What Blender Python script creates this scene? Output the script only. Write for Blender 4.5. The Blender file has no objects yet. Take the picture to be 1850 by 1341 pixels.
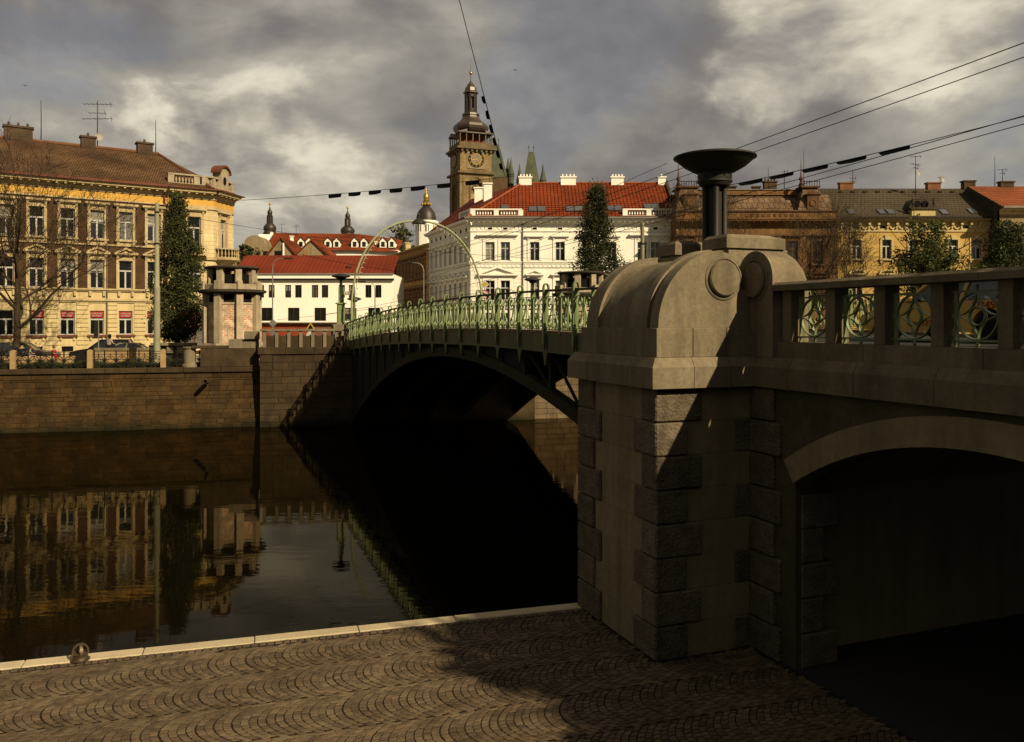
import bpy, bmesh, math, random
from mathutils import Vector, Matrix
random.seed(7)
R = math.radians
sc = bpy.context.scene
COL = sc.collection

# ------------------------------------------------------------------ camera
# world units are metres; the eye is at the origin, x right, y forward, z up
FPX, CX, HY = 1520.0, 925.0, 583.0          # focal length, centre and horizon in pixels of the 1850 x 1341 photograph
cam_d = bpy.data.cameras.new('camera')
cam_d.sensor_width = 36.0
cam_d.lens = 36.0 * FPX / 1850.0
cam_d.shift_y = -(670.5 - HY) / 1850.0
cam_d.clip_start = 0.1
cam_d.clip_end = 6000.0
cam = bpy.data.objects.new('camera', cam_d)
COL.objects.link(cam)
cam.rotation_euler = (R(90), 0, 0)
sc.camera = cam

# ------------------------------------------------------------------ sun and sky
ANG = R(21.05)                               # bridge axis, left of straight ahead
DV = Vector((-math.sin(ANG), math.cos(ANG), 0))
EV = Vector((math.cos(ANG), math.sin(ANG), 0))
SUN = (-DV * 1.0 + EV * 0.46 + Vector((0, 0, 0.76))).normalized()
sun_d = bpy.data.lights.new('sun', 'SUN')
sun_d.energy = 5.0
sun_d.angle = R(0.5)
sun_d.color = (1.0, 0.83, 0.56)
sun = bpy.data.objects.new('sun', sun_d)
COL.objects.link(sun)
sun.rotation_euler = SUN.to_track_quat('Z', 'Y').to_euler()
sun.location = (30, -40, 40)

world = bpy.data.worlds.new('World')
sc.world = world
world.use_nodes = True
wn, wl = world.node_tree.nodes, world.node_tree.links
wn.clear()
def N(t, **k):
    n = wn.new(t)
    for a, b in k.items():
        setattr(n, a, b)
    return n
def wmath(op, a, b=None, c=None, clamp=False):
    n = N('ShaderNodeMath', operation=op, use_clamp=clamp)
    for i, x in enumerate((a, b, c)):
        if x is None: continue
        if isinstance(x, (int, float)): n.inputs[i].default_value = x
        else: wl.new(x, n.inputs[i])
    return n.outputs[0]
sky = N('ShaderNodeTexSky', sky_type='NISHITA', sun_disc=False)
sky.sun_elevation = math.asin(SUN.z)
sky.sun_rotation = math.atan2(SUN.x, SUN.y)
sky.altitude = 240; sky.air_density = 1.0; sky.dust_density = 2.0
tc = N('ShaderNodeTexCoord')
sep = N('ShaderNodeSeparateXYZ'); wl.new(tc.outputs['Generated'], sep.inputs[0])
# cloud deck: the direction is projected on a plane overhead, so clouds shrink towards the horizon
cv = N('ShaderNodeMapping'); cv.inputs['Scale'].default_value = (1.0, 1.0, 1.75); wl.new(tc.outputs['Generated'], cv.inputs[0])
def wnoise(scale, detail, rough, off, dist=0.0, vec=None):
    m = N('ShaderNodeMapping'); m.inputs['Location'].default_value = off
    wl.new(vec or cv.outputs[0], m.inputs[0])
    n = N('ShaderNodeTexNoise'); n.inputs['Scale'].default_value = scale; n.inputs['Detail'].default_value = detail
    n.inputs['Roughness'].default_value = rough; n.inputs['Distortion'].default_value = dist
    wl.new(m.outputs[0], n.inputs['Vector'])
    return n.outputs[0]
def wramp(v, stops):
    r = N('ShaderNodeValToRGB')
    el = r.color_ramp.elements
    while len(el) > 1: el.remove(el[-1])
    el[0].position = stops[0][0]; el[0].color = stops[0][1] + (1,)
    for p, c in stops[1:]:
        e = el.new(p); e.color = c + (1,)
    wl.new(v, r.inputs[0])
    return r.outputs[0]
BIG_OFF = (6.6, 0.6, 4.4)
SKY_OFF = (4.9, 8.2, 5.1)
LO_ = 0.065
EDGE = 0.505
PSC = 2.7
SO2 = (SKY_OFF[0] + 0.6*LO_, SKY_OFF[1] - 0.4*LO_, SKY_OFF[2] + 1.3*LO_)      # the same noise a little towards the light: the difference lights the puffs
warp = N('ShaderNodeTexNoise'); warp.inputs['Scale'].default_value = 2.2; warp.inputs['Detail'].default_value = 3.0; wl.new(cv.outputs[0], warp.inputs['Vector'])
wsub = N('ShaderNodeVectorMath', operation='SUBTRACT'); wl.new(warp.outputs['Color'], wsub.inputs[0]); wsub.inputs[1].default_value = (0.5, 0.5, 0.5)
wsc = N('ShaderNodeVectorMath', operation='SCALE'); wl.new(wsub.outputs[0], wsc.inputs[0]); wsc.inputs['Scale'].default_value = 0.20
wad = N('ShaderNodeVectorMath', operation='ADD'); wl.new(cv.outputs[0], wad.inputs[0]); wl.new(wsc.outputs[0], wad.inputs[1])
WV = wad.outputs[0]
big = wnoise(1.6, 2.0, 0.5, BIG_OFF, vec=WV)
puff = wnoise(PSC, 12.0, 0.56, SKY_OFF, vec=WV)
puff2 = wnoise(PSC, 8.0, 0.53, SO2, vec=WV)
lit = wmath('SUBTRACT', puff, puff2)
soft = wnoise(2.3, 6.0, 0.55, (6.0, 3.0, 1.5), vec=WV)
veil = wramp(wmath('ADD', wmath('MULTIPLY', lit, 1.1), wmath('ADD', wmath('MULTIPLY', soft, 0.7), wmath('MULTIPLY', big, 0.3))), [(0.22, (0.120, 0.108, 0.105)), (0.36, (0.165, 0.150, 0.140)), (0.47, (0.240, 0.221, 0.196)), (0.56, (0.330, 0.304, 0.256)), (0.64, (0.46, 0.43, 0.36))])
heap = wramp(wmath('ADD', wmath('MULTIPLY', lit, 2.5), wmath('ADD', wmath('MULTIPLY', wmath('SUBTRACT', big, 0.5), 0.55), 0.46)),
             [(0.26, (0.165, 0.150, 0.140)), (0.42, (0.260, 0.238, 0.210)), (0.54, (0.38, 0.350, 0.288)), (0.68, (0.56, 0.516, 0.405)), (0.90, (0.74, 0.685, 0.53))])
edge = wramp(wmath('ADD', wmath('MULTIPLY', big, 0.62), wmath('MULTIPLY', puff, 0.38)), [(EDGE, (0, 0, 0)), (EDGE + 0.03, (1, 1, 1))])
cm = N('ShaderNodeMix', data_type='RGBA'); wl.new(edge, cm.inputs[0]); wl.new(veil, cm.inputs[6]); wl.new(heap, cm.inputs[7])
cloud_col = cm.outputs[2]
mask = wramp(puff, [(0.36, (0.90, 0.90, 0.90)), (0.44, (1, 1, 1))])
bg1 = N('ShaderNodeBackground'); wl.new(sky.outputs[0], bg1.inputs[0]); bg1.inputs[1].default_value = 0.08
bg2 = N('ShaderNodeBackground'); wl.new(cloud_col, bg2.inputs[0]); bg2.inputs[1].default_value = 0.66
mx = N('ShaderNodeMixShader'); wl.new(mask, mx.inputs[0]); wl.new(bg1.outputs[0], mx.inputs[1]); wl.new(bg2.outputs[0], mx.inputs[2])
wo = N('ShaderNodeOutputWorld'); wl.new(mx.outputs[0], wo.inputs[0])

sc.view_settings.view_transform = 'Standard'
sc.view_settings.look = 'None'
sc.view_settings.exposure = 0.94
sc.view_settings.gamma = 1.0
sc.view_settings.use_curve_mapping = False
sc.cycles.max_bounces = 6
sc.cycles.use_denoising = True

# ------------------------------------------------------------------ helpers
def W(px, py, Y):
    """the point that stands Y metres ahead on the sight line through a pixel of the photograph"""
    return Vector(((px - CX) / FPX * Y, Y, (HY - py) / FPX * Y))

class MB:
    def __init__(self):
        self.v = []; self.f = []; self.M = None
    def add(self, vs, fs):
        b = len(self.v)
        if self.M is not None:
            vs = [self.M @ Vector(p) for p in vs]
        self.v += [tuple(p) for p in vs]
        self.f += [tuple(b + i for i in f) for f in fs]
        return self
    def box(self, x0, x1, y0, y1, z0, z1):
        return self.add([(x0,y0,z0),(x1,y0,z0),(x1,y1,z0),(x0,y1,z0),(x0,y0,z1),(x1,y0,z1),(x1,y1,z1),(x0,y1,z1)],
                 [(0,3,2,1),(4,5,6,7),(0,1,5,4),(1,2,6,5),(2,3,7,6),(3,0,4,7)])
    def frus(self, x0, x1, y0, y1, z0, z1, l=0, r=0, f=0, b=0):
        return self.add([(x0,y0,z0),(x1,y0,z0),(x1,y1,z0),(x0,y1,z0),(x0+l,y0+f,z1),(x1-r,y0+f,z1),(x1-r,y1-b,z1),(x0+l,y1-b,z1)],
                 [(0,3,2,1),(4,5,6,7),(0,1,5,4),(1,2,6,5),(2,3,7,6),(3,0,4,7)])
    def cbox(self, x0, x1, y0, y1, z0, z1, c=0.02):
        """box with all edges chamfered"""
        X = (x0, x0+c, x1-c, x1); Yv = (y0, y0+c, y1-c, y1); Z = (z0, z0+c, z1-c, z1)
        vs = []; idx = {}
        for i in range(4):
            for j in range(4):
                for k in range(4):
                    o = (i in (0,3)) + (j in (0,3)) + (k in (0,3))
                    if o == 1:
                        idx[(i,j,k)] = len(vs); vs.append((X[i], Yv[j], Z[k]))
        g = lambda *a: [idx[t] for t in a]
        fs = []
        fs += [g((1,1,0),(1,2,0),(2,2,0),(2,1,0)), g((1,1,3),(2,1,3),(2,2,3),(1,2,3)),
               g((1,0,1),(2,0,1),(2,0,2),(1,0,2)), g((1,3,1),(1,3,2),(2,3,2),(2,3,1)),
               g((0,1,1),(0,1,2),(0,2,2),(0,2,1)), g((3,1,1),(3,2,1),(3,2,2),(3,1,2))]
        for i in (0, 3):
            for j in (0, 3):
                a = 1 if i == 0 else 2; b = 1 if j == 0 else 2
                fs.append(g((i,b,1),(a,j,1),(a,j,2),(i,b,2)))
                fs.append(g((i,1,b),(a,1,j),(a,2,j),(i,2,b)))
                fs.append(g((1,i,b),(1,a,j),(2,a,j),(2,i,b)))
        for i in (0, 3):
            for j in (0, 3):
                for k in (0, 3):
                    a = 1 if i == 0 else 2; b = 1 if j == 0 else 2; c_ = 1 if k == 0 else 2
                    fs.append(g((i,b,c_),(a,j,c_),(a,b,k)))
        return self.add(vs, fs)
    def prism(self, poly, axis, a0, a1):
        """polygon in the two other axes, in order, swept along an axis"""
        n = len(poly); vs = []
        for a in (a0, a1):
            for p, q in poly:
                vs.append({'x': (a,p,q), 'y': (p,a,q), 'z': (p,q,a)}[axis])
        fs = [tuple(range(n)), tuple(range(2*n-1, n-1, -1))]
        for i in range(n):
            j = (i+1) % n
            fs.append((i, j, n+j, n+i))
        return self.add(vs, fs)
    def lathe(self, prof, n=16, c=(0,0,0), a0=0.0):
        vs = []; fs = []
        for r, z in prof:
            for i in range(n):
                a = a0 + 2*math.pi*i/n
                vs.append((c[0]+r*math.cos(a), c[1]+r*math.sin(a), c[2]+z))
        for k in range(len(prof)-1):
            for i in range(n):
                j = (i+1) % n
                fs.append((k*n+i, k*n+j, (k+1)*n+j, (k+1)*n+i))
        fs.append(tuple(reversed(range(n)))); fs.append(tuple(range((len(prof)-1)*n, len(prof)*n)))
        return self.add(vs, fs)
    def tube(self, pts, r, n=6, cap=True):
        pts = [Vector(p) for p in pts]
        if not isinstance(r, (list, tuple)): r = [r]*len(pts)
        vs = []; fs = []; up = None
        for i, p in enumerate(pts):
            t = (pts[min(i+1, len(pts)-1)] - pts[max(i-1, 0)])
            if t.length < 1e-9: t = Vector((0,0,1))
            t.normalize()
            if up is None:
                up = Vector((0,0,1)) if abs(t.z) < 0.9 else Vector((1,0,0))
            a = t.cross(up)
            if a.length < 1e-4: a = t.cross(Vector((0.3,1,0.2)))
            a.normalize(); b = a.cross(t); up = b
            for k in range(n):
                th = 2*math.pi*k/n
                vs.append(p + (a*math.cos(th) + b*math.sin(th))*r[i])
        for i in range(len(pts)-1):
            for k in range(n):
                j = (k+1) % n
                fs.append((i*n+k, i*n+j, (i+1)*n+j, (i+1)*n+k))
        if cap:
            fs.append(tuple(reversed(range(n)))); fs.append(tuple(range((len(pts)-1)*n, len(pts)*n)))
        return self.add(vs, fs)
    def ribbon(self, path, plane, c, w, th, closed=False):
        """flat iron bar bent along a 2-D path; plane 'xz' is bent in x,z and w wide in y; 'yz' bent in y,z and w wide in x"""
        n = len(path); vs = []; fs = []
        for i, (p, q) in enumerate(path):
            if closed: a = path[(i-1) % n]; b = path[(i+1) % n]
            else: a = path[max(i-1, 0)]; b = path[min(i+1, n-1)]
            tx, tz = b[0]-a[0], b[1]-a[1]; l = math.hypot(tx, tz) or 1
            nx, nz = -tz/l*th/2, tx/l*th/2
            for s, o in ((1,-1),(1,1),(-1,1),(-1,-1)):
                P, Q = p+nx*s, q+nz*s
                vs.append((P, c+o*w/2, Q) if plane == 'xz' else (c+o*w/2, P, Q))
        m = n if closed else n-1
        for i in range(m):
            j = (i+1) % n
            for k in range(4):
                l_ = (k+1) % 4
                fs.append((i*4+k, i*4+l_, j*4+l_, j*4+k))
        if not closed:
            fs.append((3,2,1,0)); fs.append(tuple((n-1)*4+k for k in range(4)))
        return self.add(vs, fs)
    def mesh(self, name, m, smooth=None):
        me = bpy.data.meshes.new(name)
        me.from_pydata(self.v, [], self.f)
        if smooth:
            me.shade_smooth()
            if smooth is not True: me.set_sharp_from_angle(angle=R(smooth))
        me.materials.append(m)
        return me
    def build(self, name, m, parent=None, loc=None, rot=None, smooth=None, label=None):
        return mobj(name, self.mesh(name, m, smooth), parent, loc, rot, label)

def mobj(name, me, parent=None, loc=None, rot=None, label=None):
    o = bpy.data.objects.new(name, me)
    COL.objects.link(o)
    if parent is not None: o.parent = parent
    if loc is not None: o.location = loc
    if rot is not None: o.rotation_euler = rot
    if label: o['label'] = label
    return o
def tag(o, label, cat, group=None):
    o['label'] = label; o['category'] = cat
    if group: o['group'] = group
    return o
def thing(name, label, cat, loc=(0,0,0), rotz=0.0, group=None):
    o = bpy.data.objects.new(name, None); COL.objects.link(o)
    o.empty_display_size = 0.3
    o.location = loc; o.rotation_euler = (0, 0, rotz)
    return tag(o, label, cat, group)
def struct(o, kind='structure'):
    o['kind'] = kind; return o
def copy_tree(o, parent=None):
    c = o.copy(); COL.objects.link(c); c.parent = parent
    for ch in list(o.children): copy_tree(ch, c)
    return c
def arc(cx, cz, r, a0, a1, n, rz=None):
    rz = rz or r
    return [(cx + r*math.cos(R(a0 + (a1-a0)*i/n)), cz + rz*math.sin(R(a0 + (a1-a0)*i/n))) for i in range(n+1)]

TXT = {}
def lettering(parent, text, size, loc, m, rot=(math.pi/2, 0, 0), name='lettering'):
    """words as flat mesh letters; alike words share their mesh"""
    me = TXT.get((text, size, m.name))
    if me is None:
        cu = bpy.data.curves.new(name, 'FONT'); cu.body = text; cu.size = size; cu.align_x = 'CENTER'; cu.extrude = 0.004; cu.resolution_u = 3
        o = bpy.data.objects.new(name, cu)
        me = bpy.data.meshes.new_from_object(o)
        bpy.data.objects.remove(o)
        me.materials.clear(); me.materials.append(m); TXT[(text, size, m.name)] = me
    return mobj(name, me, parent, loc, rot)

# ------------------------------------------------------------------ materials
MATS = {}
ALB = 0.385
def mat(name, col, rough=0.8, col2=None, nscale=1.2, bump=0.0, bscale=30.0, metal=0.0, spec=0.08, jitter=0.0, streak=0.0, mottle=0.0, obj=False, pitted=0.0, damp=0.0, specks=0.0):
    """procedural material: base colour broken up by noise at two sizes, vertical rain streaks, fine relief, a shade of its own for each piece"""
    if name in MATS: return MATS[name]
    col = tuple(x*ALB for x in col); col2 = tuple(x*ALB for x in col2) if col2 else None
    m = bpy.data.materials.new(name); m.use_nodes = True
    nt = m.node_tree; nd, lk = nt.nodes, nt.links
    p = nd['Principled BSDF']
    p.inputs['Roughness'].default_value = rough; p.inputs['Metallic'].default_value = metal
    p.inputs['Specular IOR Level'].default_value = spec
    g = nd.new('ShaderNodeTexCoord' if obj else 'ShaderNodeNewGeometry')
    pos = g.outputs['Object'] if obj else g.outputs['Position']
    def noise(s, d=4.0, ro=0.6, scale3=None):
        n = nd.new('ShaderNodeTexNoise'); n.inputs['Scale'].default_value = s; n.inputs['Detail'].default_value = d; n.inputs['Roughness'].default_value = ro
        if scale3:
            mp = nd.new('ShaderNodeMapping'); mp.inputs['Scale'].default_value = scale3; lk.new(pos, mp.inputs[0]); lk.new(mp.outputs[0], n.inputs['Vector'])
        else: lk.new(pos, n.inputs['Vector'])
        return n.outputs[0]
    def ramp(v, a, b):
        r = nd.new('ShaderNodeMapRange'); r.inputs[1].default_value = a; r.inputs[2].default_value = b; lk.new(v, r.inputs[0]); return r.outputs[0]
    def mix(f, a, b, mode='MIX'):
        x = nd.new('ShaderNodeMix'); x.data_type = 'RGBA'; x.blend_type = mode
        if isinstance(f, float): x.inputs[0].default_value = f
        else: lk.new(f, x.inputs[0])
        for i, c in ((6, a), (7, b)):
            if isinstance(c, tuple): x.inputs[i].default_value = c + (1,)
            else: lk.new(c, x.inputs[i])
        return x.outputs[2]
    c2 = col2 or tuple(x*0.72 for x in col)
    c = mix(ramp(noise(nscale, 6.0), 0.35, 0.68), col, c2)
    if mottle:
        c = mix(mottle, c, mix(ramp(noise(nscale*9, 4.0), 0.3, 0.7), tuple([0.55]*3), tuple([1.3]*3)), 'MULTIPLY')
    if streak:
        s = ramp(noise(1.0, 5.0, 0.65, (2.6, 2.6, 0.22)), 0.42, 0.70)
        c = mix(s, c, mix(streak, c, (0.02, 0.016, 0.010)))
    if specks:
        c = mix(ramp(noise(17.0, 5.0, 0.7), 0.60, 0.70), c, mix(specks, c, (0.035, 0.03, 0.02)))
        c = mix(ramp(noise(2.1, 8.0, 0.7), 0.56, 0.74), c, mix(specks*0.8, c, (0.05, 0.042, 0.028)))
    if damp:
        sp = nd.new('ShaderNodeSeparateXYZ'); lk.new(pos, sp.inputs[0])
        ad = nd.new('ShaderNodeMath'); ad.operation = 'MULTIPLY_ADD'; lk.new(noise(0.9, 4.0, 0.6, (1, 1, 0.3)), ad.inputs[0]); ad.inputs[1].default_value = -1.3; lk.new(sp.outputs[2], ad.inputs[2])
        c = mix(ramp(ad.outputs[0], -6.75, -6.25), mix(damp, c, (0.005, 0.006, 0.0025)), c)      # wet weed above the waterline
    if jitter:
        oi = nd.new('ShaderNodeObjectInfo'); r = nd.new('ShaderNodeMapRange')
        r.inputs[3].default_value = 1 - jitter; r.inputs[4].default_value = 1 + jitter
        lk.new(oi.outputs['Random'], r.inputs[0])
        hv = nd.new('ShaderNodeHueSaturation'); lk.new(r.outputs[0], hv.inputs['Value']); lk.new(c, hv.inputs['Color']); c = hv.outputs[0]
    lk.new(c, p.inputs['Base Color'])
    if bump:
        b = nd.new('ShaderNodeBump'); b.inputs['Strength'].default_value = bump; b.inputs['Distance'].default_value = 0.02
        h = noise(bscale, 5.0, 0.65)
        if pitted:
            vo = nd.new('ShaderNodeTexVoronoi'); vo.inputs['Scale'].default_value = pitted; lk.new(pos, vo.inputs['Vector'])
            ad = nd.new('ShaderNodeMath'); ad.operation = 'ADD'; lk.new(h, ad.inputs[0]); lk.new(vo.outputs[0], ad.inputs[1]); h = ad.outputs[0]
        lk.new(h, b.inputs['Height']); lk.new(b.outputs[0], p.inputs['Normal'])
    MATS[name] = m
    return m
def tile_mat(name, c1, c2, mortar, tw, th, msize=0.012, bump=0.6, rough=0.85, offset=0.5, axes='xz', mottle=0.5, nscale=0.6, dark=None):
    """bricks, roof tiles or slates too small in the picture to be pieces of their own; laid out in the object's own axes"""
    if name in MATS: return MATS[name]
    c1, c2, mortar = (tuple(x*ALB for x in c) for c in (c1, c2, mortar))
    m = bpy.data.materials.new(name); m.use_nodes = True
    nt = m.node_tree; nd, lk = nt.nodes, nt.links
    p = nd['Principled BSDF']; p.inputs['Roughness'].default_value = rough; p.inputs['Specular IOR Level'].default_value = 0.06
    t = nd.new('ShaderNodeTexCoord'); s = nd.new('ShaderNodeSeparateXYZ'); lk.new(t.outputs['Object'], s.inputs[0])
    cb = nd.new('ShaderNodeCombineXYZ'); lk.new(s.outputs['XYZ'.index(axes[0].upper())], cb.inputs[0]); lk.new(s.outputs['XYZ'.index(axes[1].upper())], cb.inputs[1])
    b = nd.new('ShaderNodeTexBrick'); lk.new(cb.outputs[0], b.inputs['Vector'])
    b.offset = offset; b.inputs['Scale'].default_value = 1.0
    b.inputs['Brick Width'].default_value = tw; b.inputs['Row Height'].default_value = th; b.inputs['Mortar Size'].default_value = msize
    b.inputs['Color1'].default_value = c1 + (1,); b.inputs['Color2'].default_value = c2 + (1,); b.inputs['Mortar'].default_value = mortar + (1,)
    n = nd.new('ShaderNodeTexNoise'); n.inputs['Scale'].default_value = nscale; n.inputs['Detail'].default_value = 6.0; lk.new(t.outputs['Object'], n.inputs['Vector'])
    r = nd.new('ShaderNodeMapRange'); r.inputs[1].default_value = 0.3; r.inputs[2].default_value = 0.7; r.inputs[3].default_value = 1.25; r.inputs[4].default_value = 1 - mottle
    lk.new(n.outputs[0], r.inputs[0])
    hv = nd.new('ShaderNodeHueSaturation'); lk.new(b.outputs[0], hv.inputs['Color']); lk.new(r.outputs[0], hv.inputs['Value'])
    lk.new(hv.outputs[0], p.inputs['Base Color'])
    bp = nd.new('ShaderNodeBump'); bp.inputs['Strength'].default_value = bump; bp.inputs['Distance'].default_value = 0.03; bp.invert = True
    lk.new(b.outputs['Fac'], bp.inputs['Height']); lk.new(bp.outputs[0], p.inputs['Normal'])
    MATS[name] = m
    return m
# ------------------------------------------------------------------ levels
WATER_Z, PROM_Z = -6.2, -5.0
BANK_Z = -2.85                                   # street on the far bank
BR_O = Vector((2.118, 12.38, 0))                 # near corner of the bridge pier
def BR(u, v, z=0.0):
    return BR_O + EV*u + DV*v + Vector((0, 0, z))
KA = R(16.9)                                     # quay edge
K_O = Vector((1.164, 14.99, 0))
FA = R(13.5)                                     # far bank
F_O = Vector((0, 53.9, 0))
def FB(x, y, z=0.0):
    return F_O + Vector((math.cos(FA)*x - math.sin(FA)*y, math.sin(FA)*x + math.cos(FA)*y, z))
def KB(x, y, z=0.0):
    return K_O + Vector((math.cos(KA)*x - math.sin(KA)*y, math.sin(KA)*x + math.cos(KA)*y, z))

# ------------------------------------------------------------------ materials of the waterside
m_granite = mat('dressed sandstone', (0.385, 0.312, 0.198), 0.85, (0.29, 0.232, 0.142), 1.6, 0.5, 60, jitter=0.08, streak=0.5, mottle=0.4, specks=0.5)
m_rock = mat('rock faced granite', (0.250, 0.196, 0.128), 0.8, (0.145, 0.112, 0.070), 5.0, 0.8, 20, jitter=0.16, mottle=0.7, pitted=22, streak=0.35)
m_plaster = mat('smooth ashlar panel', (0.43, 0.345, 0.195), 0.9, (0.33, 0.262, 0.145), 0.9, 0.15, 60, jitter=0.06, streak=0.4, mottle=0.3, specks=0.35)
m_under = mat('rendered tunnel wall', (0.42, 0.37, 0.20), 0.9, (0.32, 0.28, 0.15), 0.7, 0.15, 40, streak=0.3)
m_joint = mat('dark mortar', (0.05, 0.04, 0.028), 0.95)
m_iron = mat('dark green iron', (0.026, 0.027, 0.017), 0.6, (0.040, 0.030, 0.018), 5.0, spec=0.2, bump=0.25, bscale=45, streak=0.4, mottle=0.5)
m_green = mat('pale green bridge paint', (0.255, 0.335, 0.105), 0.5, (0.18, 0.24, 0.075), 3.0, 0.05, 50, spec=0.4, mottle=0.15)
m_fascia = mat('olive green girder paint', (0.135, 0.130, 0.040), 0.6, (0.095, 0.090, 0.028), 1.5, 0.08, 40, spec=0.3, streak=0.3, jitter=0.06)
m_rib = mat('near black underside paint', (0.030, 0.030, 0.018), 0.8)  # even near-black for the inner ribs, web plates and braces
m_sett = mat('porphyry sett', (0.205, 0.146, 0.086), 0.75, (0.118, 0.084, 0.049), 0.9, 0.25, 90, jitter=0.26, mottle=0.5)
m_sett_far = mat('porphyry sett mass', (0.205, 0.146, 0.086), 0.75, (0.118, 0.084, 0.049), 0.9, 0.25, 90, mottle=0.5)
m_bed = mat('joint sand', (0.036, 0.025, 0.014), 0.95, bump=0.3, bscale=60)
m_kerb = mat('pale granite kerb', (0.80, 0.66, 0.42), 0.8, (0.66, 0.53, 0.33), 2.5, 0.3, 60, jitter=0.07, mottle=0.25)
m_asphalt = mat('asphalt', (0.055, 0.050, 0.043), 0.85, (0.040, 0.036, 0.031), 2.0, 0.4, 90)
m_wallstone = mat('mossy river stone', (0.125, 0.070, 0.023), 0.9, (0.056, 0.033, 0.012), 1.1, 0.8, 20, jitter=0.22, streak=0.5, mottle=0.8, damp=0.8)
m_walljoint = mat('pale lime joint', (0.135, 0.080, 0.030), 0.95, (0.062, 0.038, 0.016), 0.9, 0.4, 30, streak=0.4, mottle=0.5)
m_abut = mat('weathered abutment stone', (0.115, 0.076, 0.037), 0.9, (0.060, 0.040, 0.020), 1.0, 0.6, 22, jitter=0.14, streak=0.6, mottle=0.6, damp=0.8)
m_grass = mat('rough grass', (0.050, 0.080, 0.018), 0.9, (0.030, 0.050, 0.012), 2.0, 0.5, 30)

# ------------------------------------------------------------------ water and ground
def water_mat():
    m = bpy.data.materials.new('river water'); m.use_nodes = True
    nd, lk = m.node_tree.nodes, m.node_tree.links
    nd.remove(nd['Principled BSDF'])
    df = nd.new('ShaderNodeBsdfDiffuse'); df.inputs[0].default_value = (0.0022, 0.0018, 0.0007, 1)
    gl = nd.new('ShaderNodeBsdfGlossy'); gl.inputs['Color'].default_value = (1.0, 0.88, 0.66, 1); gl.inputs['Roughness'].default_value = 0.02
    fr = nd.new('ShaderNodeFresnel'); fr.inputs[0].default_value = 1.33
    fm = nd.new('ShaderNodeMath'); fm.operation = 'MULTIPLY'; fm.inputs[1].default_value = 0.52; lk.new(fr.outputs[0], fm.inputs[0])
    ms = nd.new('ShaderNodeMixShader'); lk.new(fm.outputs[0], ms.inputs[0]); lk.new(df.outputs[0], ms.inputs[1]); lk.new(gl.outputs[0], ms.inputs[2])
    lk.new(ms.outputs[0], nd['Material Output'].inputs[0])
    g = nd.new('ShaderNodeNewGeometry')
    mp = nd.new('ShaderNodeMapping'); mp.inputs['Rotation'].default_value = (0, 0, -0.25); mp.inputs['Scale'].default_value = (0.55, 1.5, 1.0); lk.new(g.outputs['Position'], mp.inputs[0])
    n1 = nd.new('ShaderNodeTexNoise'); n1.inputs['Scale'].default_value = 1.9; n1.inputs['Detail'].default_value = 3.0; lk.new(mp.outputs[0], n1.inputs['Vector'])
    n2 = nd.new('ShaderNodeTexNoise'); n2.inputs['Scale'].default_value = 0.11; n2.inputs['Detail'].default_value = 2.0; lk.new(g.outputs['Position'], n2.inputs['Vector'])
    r = nd.new('ShaderNodeMapRange'); r.inputs[1].default_value = 0.38; r.inputs[2].default_value = 0.65; r.inputs[3].default_value = 0.25; r.inputs[4].default_value = 1.0; lk.new(n2.outputs[0], r.inputs[0])
    mu = nd.new('ShaderNodeMath'); mu.operation = 'MULTIPLY'; lk.new(n1.outputs[0], mu.inputs[0]); lk.new(r.outputs[0], mu.inputs[1])
    b = nd.new('ShaderNodeBump'); b.inputs['Strength'].default_value = 0.11; b.inputs['Distance'].default_value = 0.038
    lk.new(mu.outputs[0], b.inputs['Height']); lk.new(b.outputs[0], gl.inputs['Normal']); lk.new(b.outputs[0], fr.inputs['Normal'])
    return m
b = MB(); b.M = Matrix.Translation(F_O) @ Matrix.Rotation(FA, 4, 'Z')
b.add([(-400, -46, WATER_Z), (400, -46, WATER_Z), (400, 6, WATER_Z), (-400, 6, WATER_Z)], [(0,1,2,3)])
struct(b.build('river_water', water_mat()))
b = MB(); b.M = Matrix.Translation(F_O) @ Matrix.Rotation(FA, 4, 'Z')
b.add([(-900, 1.0, BANK_Z), (1200, 1.0, BANK_Z), (1800, 2600, BANK_Z), (-1500, 2600, BANK_Z)], [(0,1,2,3)])
struct(b.build('ground', mat('pale street paving', (0.60, 0.52, 0.38), 0.9, (0.48, 0.41, 0.30), 0.5, 0.2, 20)))
# the near bank: bed of the promenade, quay wall, high bank behind the viewer
b = MB(); b.M = Matrix.Translation(K_O) @ Matrix.Rotation(KA, 4, 'Z')
b.add([(-60, -60, PROM_Z-0.010), (40, -60, PROM_Z-0.010), (40, -0.05, PROM_Z-0.010), (-60, -0.05, PROM_Z-0.010)], [(0,1,2,3)])
prom = struct(b.build('promenade', m_bed))
b = MB(); b.M = Matrix.Translation(K_O) @ Matrix.Rotation(KA, 4, 'Z')
b.box(-60, 40, -0.9, -0.03, -8.0, PROM_Z-0.16)
tag(b.build('quay_wall', m_abut), 'low stone quay wall under the pale kerb at the water', 'wall')
b = MB(); b.box(-60, 60.0, -60, -4.5, -5.2, -1.65)
struct(b.build('terrain', m_asphalt))

# kerb stones along the quay
kerb = thing('quay_kerb', 'pale stone kerb along the edge of the cobbled quay', 'kerb', K_O, KA)
xs = [-5.5 + 1.62*k for k in range(-6, 3)] + [0.02]
xs = [x for x in xs if x < -0.3] + [0.02]
for i in range(len(xs)-1):
    b = MB(); b.cbox(xs[i]+0.005, xs[i+1]-0.005, -0.27+random.uniform(-.004,.004), 0.0, PROM_Z-0.2, PROM_Z+0.012+random.uniform(-.003,.003), 0.012)
    b.build('kerb_stone', m_kerb, kerb)

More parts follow.
